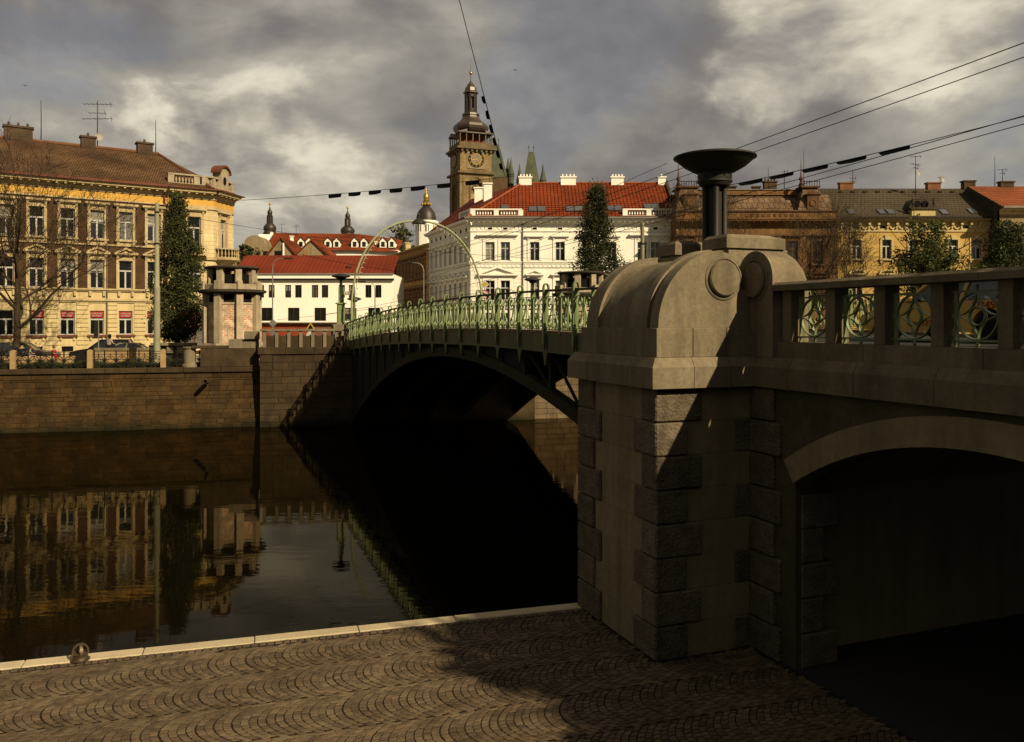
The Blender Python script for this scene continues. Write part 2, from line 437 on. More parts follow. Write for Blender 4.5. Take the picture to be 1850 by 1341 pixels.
# setts laid in bows between the kerb and the bridge
BAND, PITCH, SAG = 1.02, 0.105, 0.27
setts = []
def sett(P):
    """P: four ground corners, counter-clockwise, in the quay frame"""
    c = sum((Vector(p) for p in P), Vector((0,0)))/4
    top = PROM_Z + random.uniform(-0.004, 0.003)
    tilt = (random.uniform(-.03,.03), random.uniform(-.03,.03))
    Q = [Vector(p) for p in P]
    def shrink(g0, g1):
        # pull the two long sides in by g0 and the two short sides by g1
        out = []
        for i in range(4):
            p, nx, pv = Q[i], Q[(i+1) % 4], Q[(i-1) % 4]
            a = (nx - p); b_ = (pv - p); la, lb = a.length or 1, b_.length or 1
            ga, gb = (g1, g0) if i % 2 == 0 else (g0, g1)
            s_ = abs(a.x*b_.y - a.y*b_.x)/(la*lb) or 1
            out.append(p + a*min(0.35, ga/(la*max(s_, .5))) + b_*min(0.35, gb/(lb*max(s_, .5))))
        return out
    low = shrink(0.0058, 0.0098); up = [q + Vector((random.uniform(-.003,.003), random.uniform(-.003,.003))) for q in shrink(0.0088, 0.0130)]
    z = lambda p, d: top - d + tilt[0]*(p[0]-c[0]) + tilt[1]*(p[1]-c[1])
    vs = [(p[0], p[1], PROM_Z-0.05) for p in low] + [(p[0], p[1], z(p, 0.006)) for p in low] + [(p[0], p[1], z(p, 0)) for p in up]
    fs = [(8,9,10,11)] + [(i,(i+1)%4,4+(i+1)%4,4+i) for i in range(4)] + [(4+i,4+(i+1)%4,8+(i+1)%4,8+i) for i in range(4)]
    return vs, fs, c
ca, sa = math.cos(KA), math.sin(KA)
def sett_seen(c):
    w = Vector((K_O.x + ca*c[0] - sa*c[1], K_O.y + sa*c[0] + ca*c[1], PROM_Z))
    r = w - BR_O; u, v = r.dot(EV), r.dot(DV)
    if u > 1.66 or (u > -0.02 and v > -0.02): return None
    if w.y < 8.6: return None
    px = CX + FPX*w.x/w.y; py = HY - FPX*w.z/w.y
    if px < -90 or px > 1950 or py > 1440: return None
    return px, py, w.y
x = -11.0
while x < 7:                                   # one straight course along the kerb
    l = random.uniform(0.095, 0.125)
    s = sett([(x, -0.395), (x+l, -0.395), (x+l, -0.275), (x, -0.275)])
    q = sett_seen(s[2])
    if q: setts.append((q, s))
    x += l
for k in range(-1, 9):
    yc = -0.40 - (k+0.5)*BAND
    ph = random.uniform(0, PITCH)
    for i in range(-120, 90):
        x0 = i*PITCH + ph + random.uniform(-.007, .007)
        n = 11
        cuts = [-1 + 2*(j + (random.uniform(-.2,.2) if 0 < j < n else 0))/n for j in range(n+1)]
        if i % 2: cuts = [max(-1, min(1, c_ + 0.07)) for c_ in cuts]
        for j in range(n):
            s0, s1 = cuts[j], cuts[j+1]
            f = lambda s: x0 - SAG*(1 - abs(s)**2.0)
            yw = lambda x_, s_: yc + s_*BAND/2 + 0.035*math.sin(x_*0.9 + 1.3*(yc + s_*BAND/2))
            P = [(f(s1), yw(f(s1), s1)), (f(s0), yw(f(s0), s0)), (f(s0)+PITCH, yw(f(s0)+PITCH, s0)), (f(s1)+PITCH, yw(f(s1)+PITCH, s1))]
            if max(p[1] for p in P) > -0.385: continue
            s = sett(P)
            q = sett_seen(s[2])
            if q: setts.append((q, s))
inframe = sorted([t for t in setts if 10 < t[0][0] < 1840 and t[0][1] < 1335], key=lambda t: t[0][2])
near_ids = set(id(t) for t in inframe[:300])
rest = MB(); KM = Matrix.Translation(K_O) @ Matrix.Rotation(KA, 4, 'Z')
cols = []
for t in setts:
    vs, fs, c = t[1]
    if id(t) in near_ids:
        b = MB(); b.M = KM; b.add(vs, fs); b.build('sett', m_sett, prom)
    else:
        rest.add(vs, fs)
rest.M = None
me = bpy.data.meshes.new('setts'); me.from_pydata(rest.v, [], rest.f)
# a shade of its own for every sett of the mass
at = me.attributes.new('shade', 'FLOAT', 'FACE')
vals = []
for _ in range(len(rest.f)//9):
    vals += [random.uniform(0.68, 1.32)]*9
at.data.foreach_set('value', vals)
nt = m_sett_far.node_tree; p = nt.nodes['Principled BSDF']
src = p.inputs['Base Color'].links[0].from_socket
a = nt.nodes.new('ShaderNodeAttribute'); a.attribute_name = 'shade'
hv = nt.nodes.new('ShaderNodeHueSaturation'); nt.links.new(src, hv.inputs['Color']); nt.links.new(a.outputs['Fac'], hv.inputs['Value']); nt.links.new(hv.outputs[0], p.inputs['Base Color'])
me.materials.append(m_sett_far)
o = mobj('sett_paving', me, prom); o.matrix_local = KM; o['kind'] = 'stuff'
# roadway that runs under the arch
b = MB(); b.M = Matrix.Translation(BR_O) @ Matrix.Rotation(ANG, 4, 'Z')
b.add([(1.70, -16, PROM_Z-0.004), (22, -16, PROM_Z-0.004), (22, -0.3, PROM_Z-0.004), (1.70, -0.3, PROM_Z-0.004)], [(0,1,2,3)])
struct(b.build('path', m_asphalt))

# mooring ring on the kerb
mp = W(145, 1184, 12.45)
ring = thing('mooring_bollard', 'small bronze mooring bollard with crossed hoops on the kerb', 'bollard', (mp.x, mp.y, PROM_Z+0.014), KA)
m_bronze = mat('worn bronze', (0.20, 0.135, 0.07), 0.45, (0.11, 0.075, 0.04), 14, 0.2, 80, metal=0.55, spec=0.5)
b = MB(); b.lathe([(0.135,0),(0.135,0.012),(0.115,0.02),(0.105,0.05),(0.112,0.085),(0.122,0.10),(0.10,0.10),(0.095,0.085),(0.0,0.085)], 20); b.build('drum', m_bronze, ring, smooth=40)
for k in (0, 1):
    b = MB(); b.ribbon([(-0.105, 0.09)] + [(0.105*math.cos(R(180-t)), 0.115 + 0.115*math.sin(R(180-t))) for t in range(0, 181, 12)] + [(0.105, 0.09)], 'xz', 0, 0.04, 0.022)
    b.build('hoop', m_bronze, ring, rot=(0, 0, R(20) + k*R(90)))
# ------------------------------------------------------------------ bridge pier with its scrolls
pier = thing('bridge_pier', 'big stone bridge pier with rough quoins, curved scroll top and round bosses', 'pier', BR_O, ANG)
PW, PL = 1.74, 2.68
b = MB(); b.box(0.05, 2.6, 0.05, PL-0.05, -8.0, -0.9); b.box(2.6, 12.6, 0.6, PL-0.05, -8.0, -1.2); b.build('core', m_plaster, pier)
CH = 0.504
zt = -0.985
for c in range(8):
    z1 = zt - c*CH; z0 = z1 - CH + 0.016
    lf, ll = (0.80, 0.44) if c % 2 == 0 else (0.55, 0.68)
    j = lambda: random.uniform(-.008, .008)
    # near corner, far corner, inner corner by the arch wall
    b = MB(); b.cbox(0+j(), lf+j(), 0+j(), ll+j(), z0, z1, 0.022); b.build('quoin', m_rock, pier)
    l2 = 0.62 if c % 2 == 0 else 0.86
    b = MB(); b.cbox(0+j(), 0.5, PL-l2+j(), PL, z0, z1, 0.022); b.build('quoin', m_rock, pier)
    # ashlar between the quoins, front and river side
    fr = PW if c % 2 == 0 else PW-0.33
    for (u0, u1, v0, v1) in ((lf+0.006, fr, 0.042, 0.2), (0.042, 0.2, ll+0.006, PL-l2-0.006)):
        b = MB(); b.cbox(u0, u1, v0, v1, z0-0.008, z1+0.002, 0.005); b.build('ashlar_panel', m_plaster, pier)
    if c % 2:
        b = MB(); b.cbox(PW-0.325, PW+0.02, 0.032, 0.3, z0, z1, 0.015); b.build('quoin', m_rock, pier)
    # rough pilaster on the arch wall and jamb of the arch
    lw = 0.52 if c % 2 == 0 else 0.66
    b = MB(); b.cbox(PW-0.07+j(), PW+0.3, -lw, 0.03, z0, z1, 0.022); b.build('quoin', m_rock, pier)
    if z1 < -2.2:
        lj = 0.40 if c % 2 == 0 else 0.66
        b = MB(); b.cbox(PW+0.1, PW+0.1+lj, -0.97, -0.3, z0, z1, 0.02); b.build('quoin', m_rock, pier)
# moulded cornice: upright band, then a weathered slope
def cap(u0, u1, v0, v1, z0, z1, z2, l=0, r=0, f=0, bk=0, m=None, nm='cornice_stone'):
    b = MB(); g = 0.004
    b.frus(u0+(g if not l else 0), u1-(g if not r else 0), v0+(g if not f else 0), v1-(g if not bk else 0), z1, z2, l, r, f, bk)
    b.box(u0+(g if not l else 0), u1-(g if not r else 0), v0+(g if not f else 0), v1-(g if not bk else 0), z0, z1)
    return b.build(nm, m or m_granite, pier)
CZ0, CZ1, CZ2, CO = -0.97, -0.66, -0.52, 0.13
cap(-CO, 0.58, -CO, 0.62, CZ0, CZ1, CZ2, l=0.09, f=0.09)
cap(0.58, 1.22, -CO, 0.62, CZ0, CZ1, CZ2, f=0.09)
cap(1.22, PW, -CO, 0.62, CZ0, CZ1, CZ2, f=0.09)
cap(-CO, 0.58, 0.62, 1.35, CZ0, CZ1, CZ2, l=0.09)
cap(-CO, 0.58, 1.35, 2.05, CZ0, CZ1, CZ2, l=0.09)
cap(-CO, 0.58, 2.05, PL+CO, CZ0, CZ1, CZ2, l=0.09, bk=0.09)
b = MB(); b.box(0.4, 2.7, 0.4, PL, -0.95, -0.53); b.build('core', m_granite, pier)
# plain course under the scroll
for (u0, u1, v0, v1) in ((0.03, 0.66, 0.03, 0.7), (0.66, 1.26, 0.03, 0.7), (1.26, PW+0.1, 0.03, 0.7), (0.03, 0.66, 0.7, 1.3), (0.03, 0.66, 1.3, 1.95), (0.03, 0.66, 1.95, 2.6)):
    b = MB(); b.cbox(u0+0.003, u1-0.003, v0+0.003, v1-0.003, -0.522, -0.082, 0.008); b.build('plain_course_stone', m_granite, pier)
b = MB(); b.box(0.5, 2.6, 0.5, 2.55, -0.54, -0.09); b.build('core', m_granite, pier)
# quarter-round body: a profile in u,z swept along the bridge, ribbed near both ends
UC, ZC, ZB = 1.22, 0.67, -0.08
def quarter(a, h):
    return [(UC - a*math.cos(R(t)), ZB + h*math.sin(R(t))) for t in range(0, 91, 5)] + [(UC, ZB)]
secs = [(0.06, 1.145, 1.185), (0.30, 1.145, 1.185), (0.30, 1.10, 1.14), (0.36, 1.10, 1.14), (0.36, 1.17, 1.215), (0.52, 1.17, 1.215), (0.52, 1.12, 1.16), (0.60, 1.07, 1.11),
        (1.90, 1.07, 1.11), (1.98, 1.12, 1.16), (1.98, 1.17, 1.215), (2.14, 1.17, 1.215), (2.14, 1.10, 1.14), (2.20, 1.10, 1.14), (2.20, 1.145, 1.185), (2.46, 1.145, 1.185)]
b = MB(); vs = []; fs = []
n = len(quarter(1, 1))
for (v, a, h) in secs:
    vs += [(u, v, z) for u, z in quarter(a, h)]
for k in range(len(secs)-1):
    for i in range(n):
        j = (i+1) % n
        fs.append((k*n+i, k*n+j, (k+1)*n+j, (k+1)*n+i))
fs.append(tuple(range(n))); fs.append(tuple(range(len(secs)*n-1, (len(secs)-1)*n-1, -1)))
b.add(vs, fs)
scroll = b.build('scroll', m_granite, pier, smooth=35)
# right half of the volute, set back a little
b = MB()
b.prism([(UC, ZB)] + [(UC, ZC+0.43)] + [(UC+0.43*math.sin(R(t)), ZC+0.43*math.cos(R(t))) for t in range(10, 91, 8)] + [(UC+0.52, ZC-0.1), (UC+0.52, ZB)], 'y', 0.17, 2.40)
b.build('volute', m_granite, pier, smooth=35)
b = MB(); b.prism([(UC+0.0, ZB), (UC+0.0, ZC-0.3), (UC+0.30, ZC-0.16), (UC+0.52, ZC-0.16), (UC+0.52, ZB)], 'y', 0.062, 0.3); b.build('volute_shoulder', m_granite, pier)
def boss(axis, p, r, parent):
    """round boss: a step, a groove and a flat disc, facing the near or the left side"""
    b = MB()
    b.lathe([(r*1.22, -0.05), (r*1.22, 0.012), (r*1.14, 0.022), (r*1.08, 0.006), (r*1.03, 0.006), (r*1.0, 0.05), (r*0.93, 0.07), (0.0, 0.075)], 40)
    return b.build('boss', m_granite, parent, loc=p, rot=(R(90), 0, 0) if axis == 'v' else (0, R(-90), 0), smooth=30)
boss('v', (UC, 0.06, ZC), 0.27, pier)
# end block of the parapet with its own half-round top
VC, BR_R = -0.05, 0.43
def endprof(s, k=1.0):
    P = [(VC-BR_R*k, CZ2)] + [(VC - BR_R*k*math.cos(R(t)), ZC - (BR_R*(1-s)) + BR_R*s*math.sin(R(t)) + 0.0) for t in range(0, 181, 9)] + [(VC+BR_R*k, CZ2)]
    return P
b = MB(); vs = []; fs = []
ss = [(PW-0.03, 1.0, 1.0), (2.12, 1.0, 1.0), (2.20, 0.985, 0.995), (2.28, 0.93, 0.985), (2.34, 0.84, 0.97), (2.38, 0.70, 0.95), (2.40, 0.50, 0.93)]
n = len(endprof(1))
for u, s, k in ss: vs += [(u, v, z) for v, z in endprof(s, k)]
for q in range(len(ss)-1):
    for i in range(n):
        j = (i+1) % n
        fs.append((q*n+i, q*n+j, (q+1)*n+j, (q+1)*n+i))
fs.append(tuple(range(n))); fs.append(tuple(range(len(ss)*n-1, (len(ss)-1)*n-1, -1)))
b.add(vs, fs); eb = b.build('parapet_end_block', m_granite, pier, smooth=40)
boss('u', (PW-0.03, VC, ZC-0.02), 0.27, pier)
# lamp pedestal: body, two slabs with weathered tops
b = MB(); b.box(1.72, 2.78, 0.66, 2.62, -0.2, 1.02); b.build('pedestal', m_granite, pier)
for v0, v1, top in ((0.55, 1.22, 1.41), (2.08, 2.72, 1.43)):
    b = MB(); b.cbox(1.69, 2.86, v0+0.04, v1-0.02, 0.9, 1.20, 0.01); b.build('pedestal_course', m_granite, pier)
    b = MB(); b.box(1.63, 2.78, v0, v1, 1.204, top-0.035); b.frus(1.63, 2.78, v0, v1, top-0.035, top+0.02, 0.05, 0.3, 0.06, 0.06); b.build('pedestal_slab', m_granite, pier)

# ------------------------------------------------------------------ lamp on the pier
def mushroom_lamp(name, label, base, scale=1.0, rotz=0.0, dish_z=1.84, group=None, post=None):
    t = thing(name, label, 'street lamp', base, rotz, group)
    s = scale
    h = dish_z
    b = MB(); b.lathe([(0.0, h-0.50), (0.25*s, h-0.50), (0.27*s, h-0.47), (0.29*s, h-0.44), (0.29*s, h-0.28), (0.36*s, h-0.25), (0.53*s, h-0.155), (0.64*s, h-0.06), (0.695*s, h-0.01), (0.70*s, h+0.015), (0.66*s, h+0.03), (0.3*s, h+0.06), (0.0, h+0.07)], 36)
    b.build('dish', m_iron, t, smooth=50)
    b = MB(); b.lathe([(0.690*s, h-0.02), (0.712*s, h-0.012), (0.712*s, h+0.012), (0.690*s, h+0.02)], 36); b.lathe([(0.292*s, h-0.44), (0.305*s, h-0.435), (0.305*s, h-0.405), (0.292*s, h-0.40)], 30); b.build('rim_band', m_iron, t, smooth=40)
    for k in range(10):
        a = R(36*k); b = MB(); b.lathe([(0, -0.012), (0.014, -0.010), (0.014, 0.010), (0, 0.012)], 6, (0.297*s*math.cos(a), 0.297*s*math.sin(a), h-0.34)); b.build('bolt', m_iron, t)
    b = MB(); b.box(-0.10*s, 0.10*s, -0.10*s, 0.10*s, 0, h-0.45); b.build('shaft', m_iron, t)
    for sx in (-1, 1):
        for sy in (-1, 1):
            b = MB(); b.lathe([(0.070*s, 0), (0.070*s, 0.06), (0.052*s, 0.08), (0.052*s, h-0.45)], 12, (0.115*s*sx, 0.115*s*sy, 0)); b.build('column', m_iron, t, smooth=50)
    return t
lb = BR(2.16, 1.65, 1.02)
mushroom_lamp('pier_lamp', 'big dark iron bowl lamp on clustered columns atop the near pier', lb, 1.0, ANG + R(18), 1.86)

# ------------------------------------------------------------------ approach with the promenade arch and balustrade
app = thing('approach_viaduct', 'shaded stone approach viaduct with wide arch and pierced balustrade at right', 'viaduct', BR_O, ANG)
A0, A1, AS, AT = -0.95, -7.05, -2.31, -1.42          # arch springings, springing level and crown
half = (A0-A1)/2; rise = AT-AS; RAD = (half*half+rise*rise)/(2*rise); AC = (A0+A1)/2; ZAC = AT-RAD
th0 = math.asin(half/RAD)
def archpts(r, n=28, ext=0.0):
    return [(AC + r*math.sin(th0*(1+ext) - 2*th0*(1+ext)*i/n), ZAC + r*math.cos(th0*(1+ext) - 2*th0*(1+ext)*i/n)) for i in range(n+1)]
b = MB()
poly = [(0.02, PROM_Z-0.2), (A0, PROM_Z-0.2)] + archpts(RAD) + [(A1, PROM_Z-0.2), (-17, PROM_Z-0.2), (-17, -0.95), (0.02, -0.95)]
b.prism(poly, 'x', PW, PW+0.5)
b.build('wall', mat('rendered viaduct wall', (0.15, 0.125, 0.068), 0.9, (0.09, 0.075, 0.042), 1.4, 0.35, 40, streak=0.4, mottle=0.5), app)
b = MB(); inner = archpts(RAD-0.004); outer = archpts(RAD+0.36)
b.prism(inner + outer[::-1], 'x', PW-0.05, PW+0.3); b.build('arch_ring', m_plaster, app)
b = MB(); vs = archpts(RAD+0.02, 28, 0.12); b.add([(u, v, z) for u in (PW+0.45, 13) for v, z in vs], [(i, i+1, 29+i+1, 29+i) for i in range(28)]); b.build('vault', m_under, app)
b = MB(); b.box(PW+0.4, 13, -0.45, 0.5, PROM_Z-0.2, -1.2); b.box(PW+0.45, 13, -8.4, -7.55, PROM_Z-0.2, -1.2); b.build('tunnel_wall', m_under, app)
b = MB(); b.box(PW+0.5, 15.2, -30, 2.6, -1.05, -0.42); b.box(PW+0.36, 3.6, -17, 0.5, -0.9, -0.30); b.build('deck', m_asphalt, app)
# moulded string course, plinth, posts, coping
def strip(prof, v0, v1, nm, m):
    b = MB(); b.prism(prof, 'y', v0+0.004, v1-0.004); return b.build(nm, m, app)
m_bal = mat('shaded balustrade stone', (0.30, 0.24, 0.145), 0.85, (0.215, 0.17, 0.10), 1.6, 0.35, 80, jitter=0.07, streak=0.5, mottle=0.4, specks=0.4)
v = -0.02
while v > -16.5:
    L = 1.27 if v < -0.1 else 0.9
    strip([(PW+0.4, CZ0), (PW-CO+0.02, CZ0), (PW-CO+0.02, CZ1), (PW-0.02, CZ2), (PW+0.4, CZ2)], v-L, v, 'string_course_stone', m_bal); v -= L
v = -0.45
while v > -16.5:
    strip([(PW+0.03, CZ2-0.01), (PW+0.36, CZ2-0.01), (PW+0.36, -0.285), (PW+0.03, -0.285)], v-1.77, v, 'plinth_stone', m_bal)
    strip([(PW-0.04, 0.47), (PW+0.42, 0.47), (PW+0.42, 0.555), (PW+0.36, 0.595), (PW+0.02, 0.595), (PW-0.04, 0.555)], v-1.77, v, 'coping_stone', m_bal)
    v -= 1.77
pm = MB(); pm.cbox(PW+0.055, PW+0.305, -0.187, 0.0, -0.286, 0.471, 0.006); pme = pm.mesh('post', m_bal)
g = MB(); PC = -0.187 - 0.349; UI = PW+0.18; zc_ = 0.075; RR = 0.272
g.ribbon([(PC + RR*math.cos(R(t)), zc_ + RR*math.sin(R(t))) for t in range(0, 360, 12)], 'yz', UI, 0.045, 0.014, True)
g.ribbon([(PC + 0.105*math.cos(R(t)), zc_ + 0.105*math.sin(R(t))) for t in range(0, 360, 20)], 'yz', UI, 0.045, 0.012, True)
for q in range(4):                             # four-pointed star of hollow arcs
    a0 = 90*q
    cxq, czq = PC + RR*1.0*(math.cos(R(a0))+math.cos(R(a0+90))), zc_ + RR*(math.sin(R(a0))+math.sin(R(a0+90)))
    g.ribbon([(cxq + RR*0.97*math.cos(R(a0+180+t)), czq + RR*0.97*math.sin(R(a0+180+t))) for t in range(4, 87, 9)], 'yz', UI, 0.04, 0.011)
for z in (zc_+RR+0.012, zc_-RR-0.012):
    g.ribbon([(PC-0.349, z), (PC+0.349, z)], 'yz', UI, 0.03, 0.022)
for s in (-1, 1):
    g.ribbon([(PC+s*0.29, -0.284), (PC+s*0.29, zc_+RR+0.02)], 'yz', UI, 0.045, 0.014)
    g.ribbon([(PC+s*0.349, zc_), (PC+s*0.27, zc_)], 'yz', UI, 0.02, 0.02)
    g.lathe([(0, -.025), (.02, -.015), (.026, 0), (.02, .015), (0, .025)], 8, (UI, PC+s*0.315, zc_))
g.lathe([(0, -.035), (.016, -.025), (.024, 0), (.014, .02), (.008, .05)], 8, (UI, PC, zc_-RR-0.055))
g.lathe([(0.022, 0), (.016, .03), (.02, .05), (0, .08)], 8, (UI, PC, zc_+RR+0.015))
gme = g.mesh('iron_panel', m_green, 50)
v = -0.604
for i in range(18):
    mobj('post', pme, app, (0, v, 0)); mobj('iron_panel', gme, app, (0, v, 0)); v -= 0.885
# the balustrade of the other side of the approach
for i in range(18):
    v = -0.604 - 0.885*i
    mobj('post', pme, app, (12.6, v, 0)); mobj('iron_panel', gme, app, (12.6, v, 0))
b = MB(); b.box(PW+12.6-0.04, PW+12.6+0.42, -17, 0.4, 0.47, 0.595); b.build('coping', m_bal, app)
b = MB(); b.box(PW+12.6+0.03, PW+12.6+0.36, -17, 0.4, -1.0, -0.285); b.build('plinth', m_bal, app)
# ------------------------------------------------------------------ steel arch bridge
br = thing('arch_bridge', 'long green steel arch bridge with ornate railing over the river', 'bridge', BR_O, ANG)
UL, UR = 2.70, 13.2
def zd(t): return -0.25 - 0.00137*(t-15)**2
def slope(t): return -2*0.00137*(t-15)
def zi(t): return -1.28 - 0.0112*(t-19.2)**2
BAY = 1.90
ts = [2.74 + BAY*i for i in range(21)]
# railing pieces, modelled about the foot of a post
p_ = MB()
p_.ribbon([(-0.075, -0.30), (-0.075, 1.22)] + [(0.075*math.cos(R(180-t)), 1.22 + 0.12*math.sin(R(180-t))) for t in range(15, 181, 15)] + [(0.075, 1.10), (0.055, 0.98), (0.015, 0.86)], 'xz', 0, 0.10, 0.035)
for s in (-1, 1):
    p_.ribbon([(s*0.065, -0.02), (s*0.065, 1.12)], 'yz', 0, 0.10, 0.022)
p_.prism([(0.02, 0.12), (0.10, 0.0), (0.02, 0.0)], 'y', -0.05, 0.05)
p_.box(-0.03, 0.03, -0.05, 0.05, 0.40, 0.50); p_.box(-0.03, 0.03, -0.05, 0.05, 1.10, 1.19)
p_.ribbon([(0.045*math.cos(R(t)), 0.30 + 0.06*math.sin(R(t))) for t in range(0, 360, 30)], 'yz', 0, 0.04, 0.015, True)
pmesh = p_.mesh('railing_post', m_green, 40)
q_ = MB(); q_.ribbon([(0, -0.02), (0, 1.14)], 'yz', 0, 0.07, 0.05); q_.prism([(0.02, 1.10), (0.10, 1.02), (0.10, 1.0), (0.02, 0.96)], 'y', -0.02, 0.02)
q_.lathe([(0.0, -0.06), (0.03, -0.03), (0.03, 0.0)], 6, (0, 0, 0)); qmesh = q_.mesh('railing_bar', m_green, 40)
h_ = MB(); wv = BAY/2 - 0.14
for z, t_ in ((0.985, 0.02), (0.10, 0.02), (0.16, 0.012)):
    h_.ribbon([(-wv/2, z), (wv/2, z)], 'yz', 0, 0.03, t_)
for s in (-1, 1):
    h_.ribbon([(s*wv*0.5, 0.1), (s*wv*0.5, 0.985)], 'yz', 0, 0.035, 0.018)
    h_.ribbon([(s*0.055, 0.78), (s*0.10, 0.62), (s*0.19, 0.42), (s*0.26, 0.36)], 'yz', 0, 0.035, 0.016)
    for zc2, dr in ((0.84, 1), (0.27, -1)):
        pts = [(s*(0.20 + 0.105*(1-t/900)*math.cos(R(t))), zc2 + dr*0.125*(1-t/900)*math.sin(R(t))) for t in range(-90, 500, 30)]
        h_.ribbon(pts, 'yz', 0, 0.035, 0.015)
h_.ribbon([(0, 0.10), (0, 0.985)], 'yz', 0, 0.035, 0.03)
hmesh = h_.mesh('railing_panel', m_green, 40)
r_ = MB(); r_.cbox(-0.045, 0.045, -BAY/2-0.005, BAY/2+0.005, 1.12, 1.18, 0.01); rmesh = r_.mesh('handrail', mat('dark handrail paint', (0.05, 0.06, 0.032), 0.5))
f_ = MB(); f_.box(0.0, 0.06, -BAY/4+0.006, BAY/4-0.006, -0.50, -0.005); f_.box(-0.03, 0.06, -BAY/4+0.006, BAY/4-0.006, -0.53, -0.48); fmesh = f_.mesh('fascia_panel', m_fascia)
k_ = MB(); k_.prism([(-0.17, -0.53), (0.17, -0.53), (0.08, -0.72), (0.03, -0.90), (-0.03, -0.90), (-0.08, -0.72)], 'x', -0.03, 0.25); k_.box(-0.035, 0.0, -0.10, -0.05, -0.45, 0); k_.box(-0.035, 0.0, 0.05, 0.10, -0.45, 0); kmesh = k_.mesh('bracket', m_fascia)
b_ = MB(); b_.box(0.0, 0.4, -BAY/2, BAY/2, -0.02, 0.06); bmesh_ = b_.mesh('edge_strip', mat('reddish edge strip', (0.30, 0.19, 0.12), 0.8))
for side in (0, 1):
    U = UL if side == 0 else UR
    rz = 0 if side == 0 else math.pi
    for t in ts:
        mobj('railing_post', pmesh, br, (U, t, zd(t)), (slope(t), 0, 0) if not side else (-slope(t), 0, rz))
        mobj('bracket', kmesh, br, (U, t, zd(t)), (0, 0, rz))
    for t in ts[:-1]:
        m_ = t + BAY/2
        a = math.atan(slope(m_))
        rot = (a, 0, 0) if not side else (-a, 0, rz)
        mobj('handrail', rmesh, br, (U, m_, zd(m_)), rot)
        mobj('railing_bar', qmesh, br, (U, m_, zd(m_)), rot)
        mobj('edge_strip', bmesh_, br, (U, m_, zd(m_)), rot)
        for d_ in (-BAY/4, BAY/4):
            mobj('railing_panel', hmesh, br, (U, m_+d_*1.0, zd(m_+d_)), rot)
            mobj('fascia_panel', fmesh, br, (U, m_+d_*1.0, zd(m_+d_)), rot)
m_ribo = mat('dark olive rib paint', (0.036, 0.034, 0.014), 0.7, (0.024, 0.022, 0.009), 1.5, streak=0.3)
# deck, ribs, spandrel posts
TT = [2.5 + 1.0*i for i in range(40)]
b = MB()
for a, c in zip(TT[:-1], TT[1:]):
    b.add([(UL+0.05, a, zd(a)-0.50), (UR-0.05, a, zd(a)-0.50), (UR-0.05, c, zd(c)-0.50), (UL+0.05, c, zd(c)-0.50), (UL+0.05, a, zd(a)-0.02), (UR-0.05, a, zd(a)-0.02), (UR-0.05, c, zd(c)-0.02), (UL+0.05, c, zd(c)-0.02)],
          [(0,1,2,3), (4,7,6,5), (0,3,7,4), (1,5,6,2)])
b.build('deck', m_asphalt, br)
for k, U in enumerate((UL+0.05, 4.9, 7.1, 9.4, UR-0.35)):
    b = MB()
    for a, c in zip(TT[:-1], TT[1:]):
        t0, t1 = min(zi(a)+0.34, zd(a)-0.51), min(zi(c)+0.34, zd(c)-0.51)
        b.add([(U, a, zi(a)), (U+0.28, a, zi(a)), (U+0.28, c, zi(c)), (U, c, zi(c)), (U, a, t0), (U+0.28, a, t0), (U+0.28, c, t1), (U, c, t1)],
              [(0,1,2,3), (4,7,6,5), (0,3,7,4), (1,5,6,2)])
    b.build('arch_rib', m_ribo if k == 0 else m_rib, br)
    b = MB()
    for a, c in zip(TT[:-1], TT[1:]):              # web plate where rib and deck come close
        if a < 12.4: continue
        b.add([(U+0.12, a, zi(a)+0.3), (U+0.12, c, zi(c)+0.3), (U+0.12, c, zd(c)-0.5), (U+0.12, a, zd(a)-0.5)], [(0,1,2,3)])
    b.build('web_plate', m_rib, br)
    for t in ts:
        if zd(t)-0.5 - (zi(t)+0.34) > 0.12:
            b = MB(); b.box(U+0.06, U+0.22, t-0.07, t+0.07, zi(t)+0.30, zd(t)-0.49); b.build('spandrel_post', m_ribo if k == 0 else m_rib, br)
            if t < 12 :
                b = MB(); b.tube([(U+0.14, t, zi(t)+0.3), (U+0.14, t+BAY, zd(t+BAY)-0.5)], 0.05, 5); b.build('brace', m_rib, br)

# ------------------------------------------------------------------ river walls of the far bank
def fthing(name, label, cat, group=None):
    return thing(name, label, cat, F_O, FA, group)
def stones(parent, x0, x1, z0, z1, ch, wmin, wmax, yf, m, batter=0.0, top=None):
    z = z0; c = 0
    while z < z1 - 0.05:
        h = min(ch*random.uniform(0.74, 1.26), z1 - z)
        x = x0 - (random.uniform(0, wmin) if c % 2 else 0)
        y = yf + batter*(z - z0)
        while x < x1:
            w = random.uniform(wmin, wmax)*random.choice((0.75, 1.0, 1.0, 1.3)); xa, xb = max(x, x0), min(x+w, x1)
            if xb - xa > 0.12:
                b = MB(); b.cbox(xa+0.008, xb-0.008, y - random.uniform(0.008, 0.045), y+0.25, z+0.008, z+h-0.008, 0.014)
                b.build('stone', m, parent, rot=(0, 0, 0))
            x += w
        z += h; c += 1
lw = fthing('river_wall', 'mossy brown stone river wall below the iron fence at left', 'wall')
b = MB(); b.prism([(0.03, -9), (0.03, WATER_Z), (0.42, -2.95), (1.6, -2.95), (1.6, -9)], 'x', -90, -15.5); b.build('backing', m_walljoint, lw)
stones(lw, -31.5, -15.52, WATER_Z-0.05, -3.28, 0.275, 0.45, 1.0, 0.03, m_wallstone, 0.115)
stones(lw, -31.5, -15.52, -3.275, -2.955, 0.33, 0.8, 1.5, 0.355, m_wallstone)
x = -90
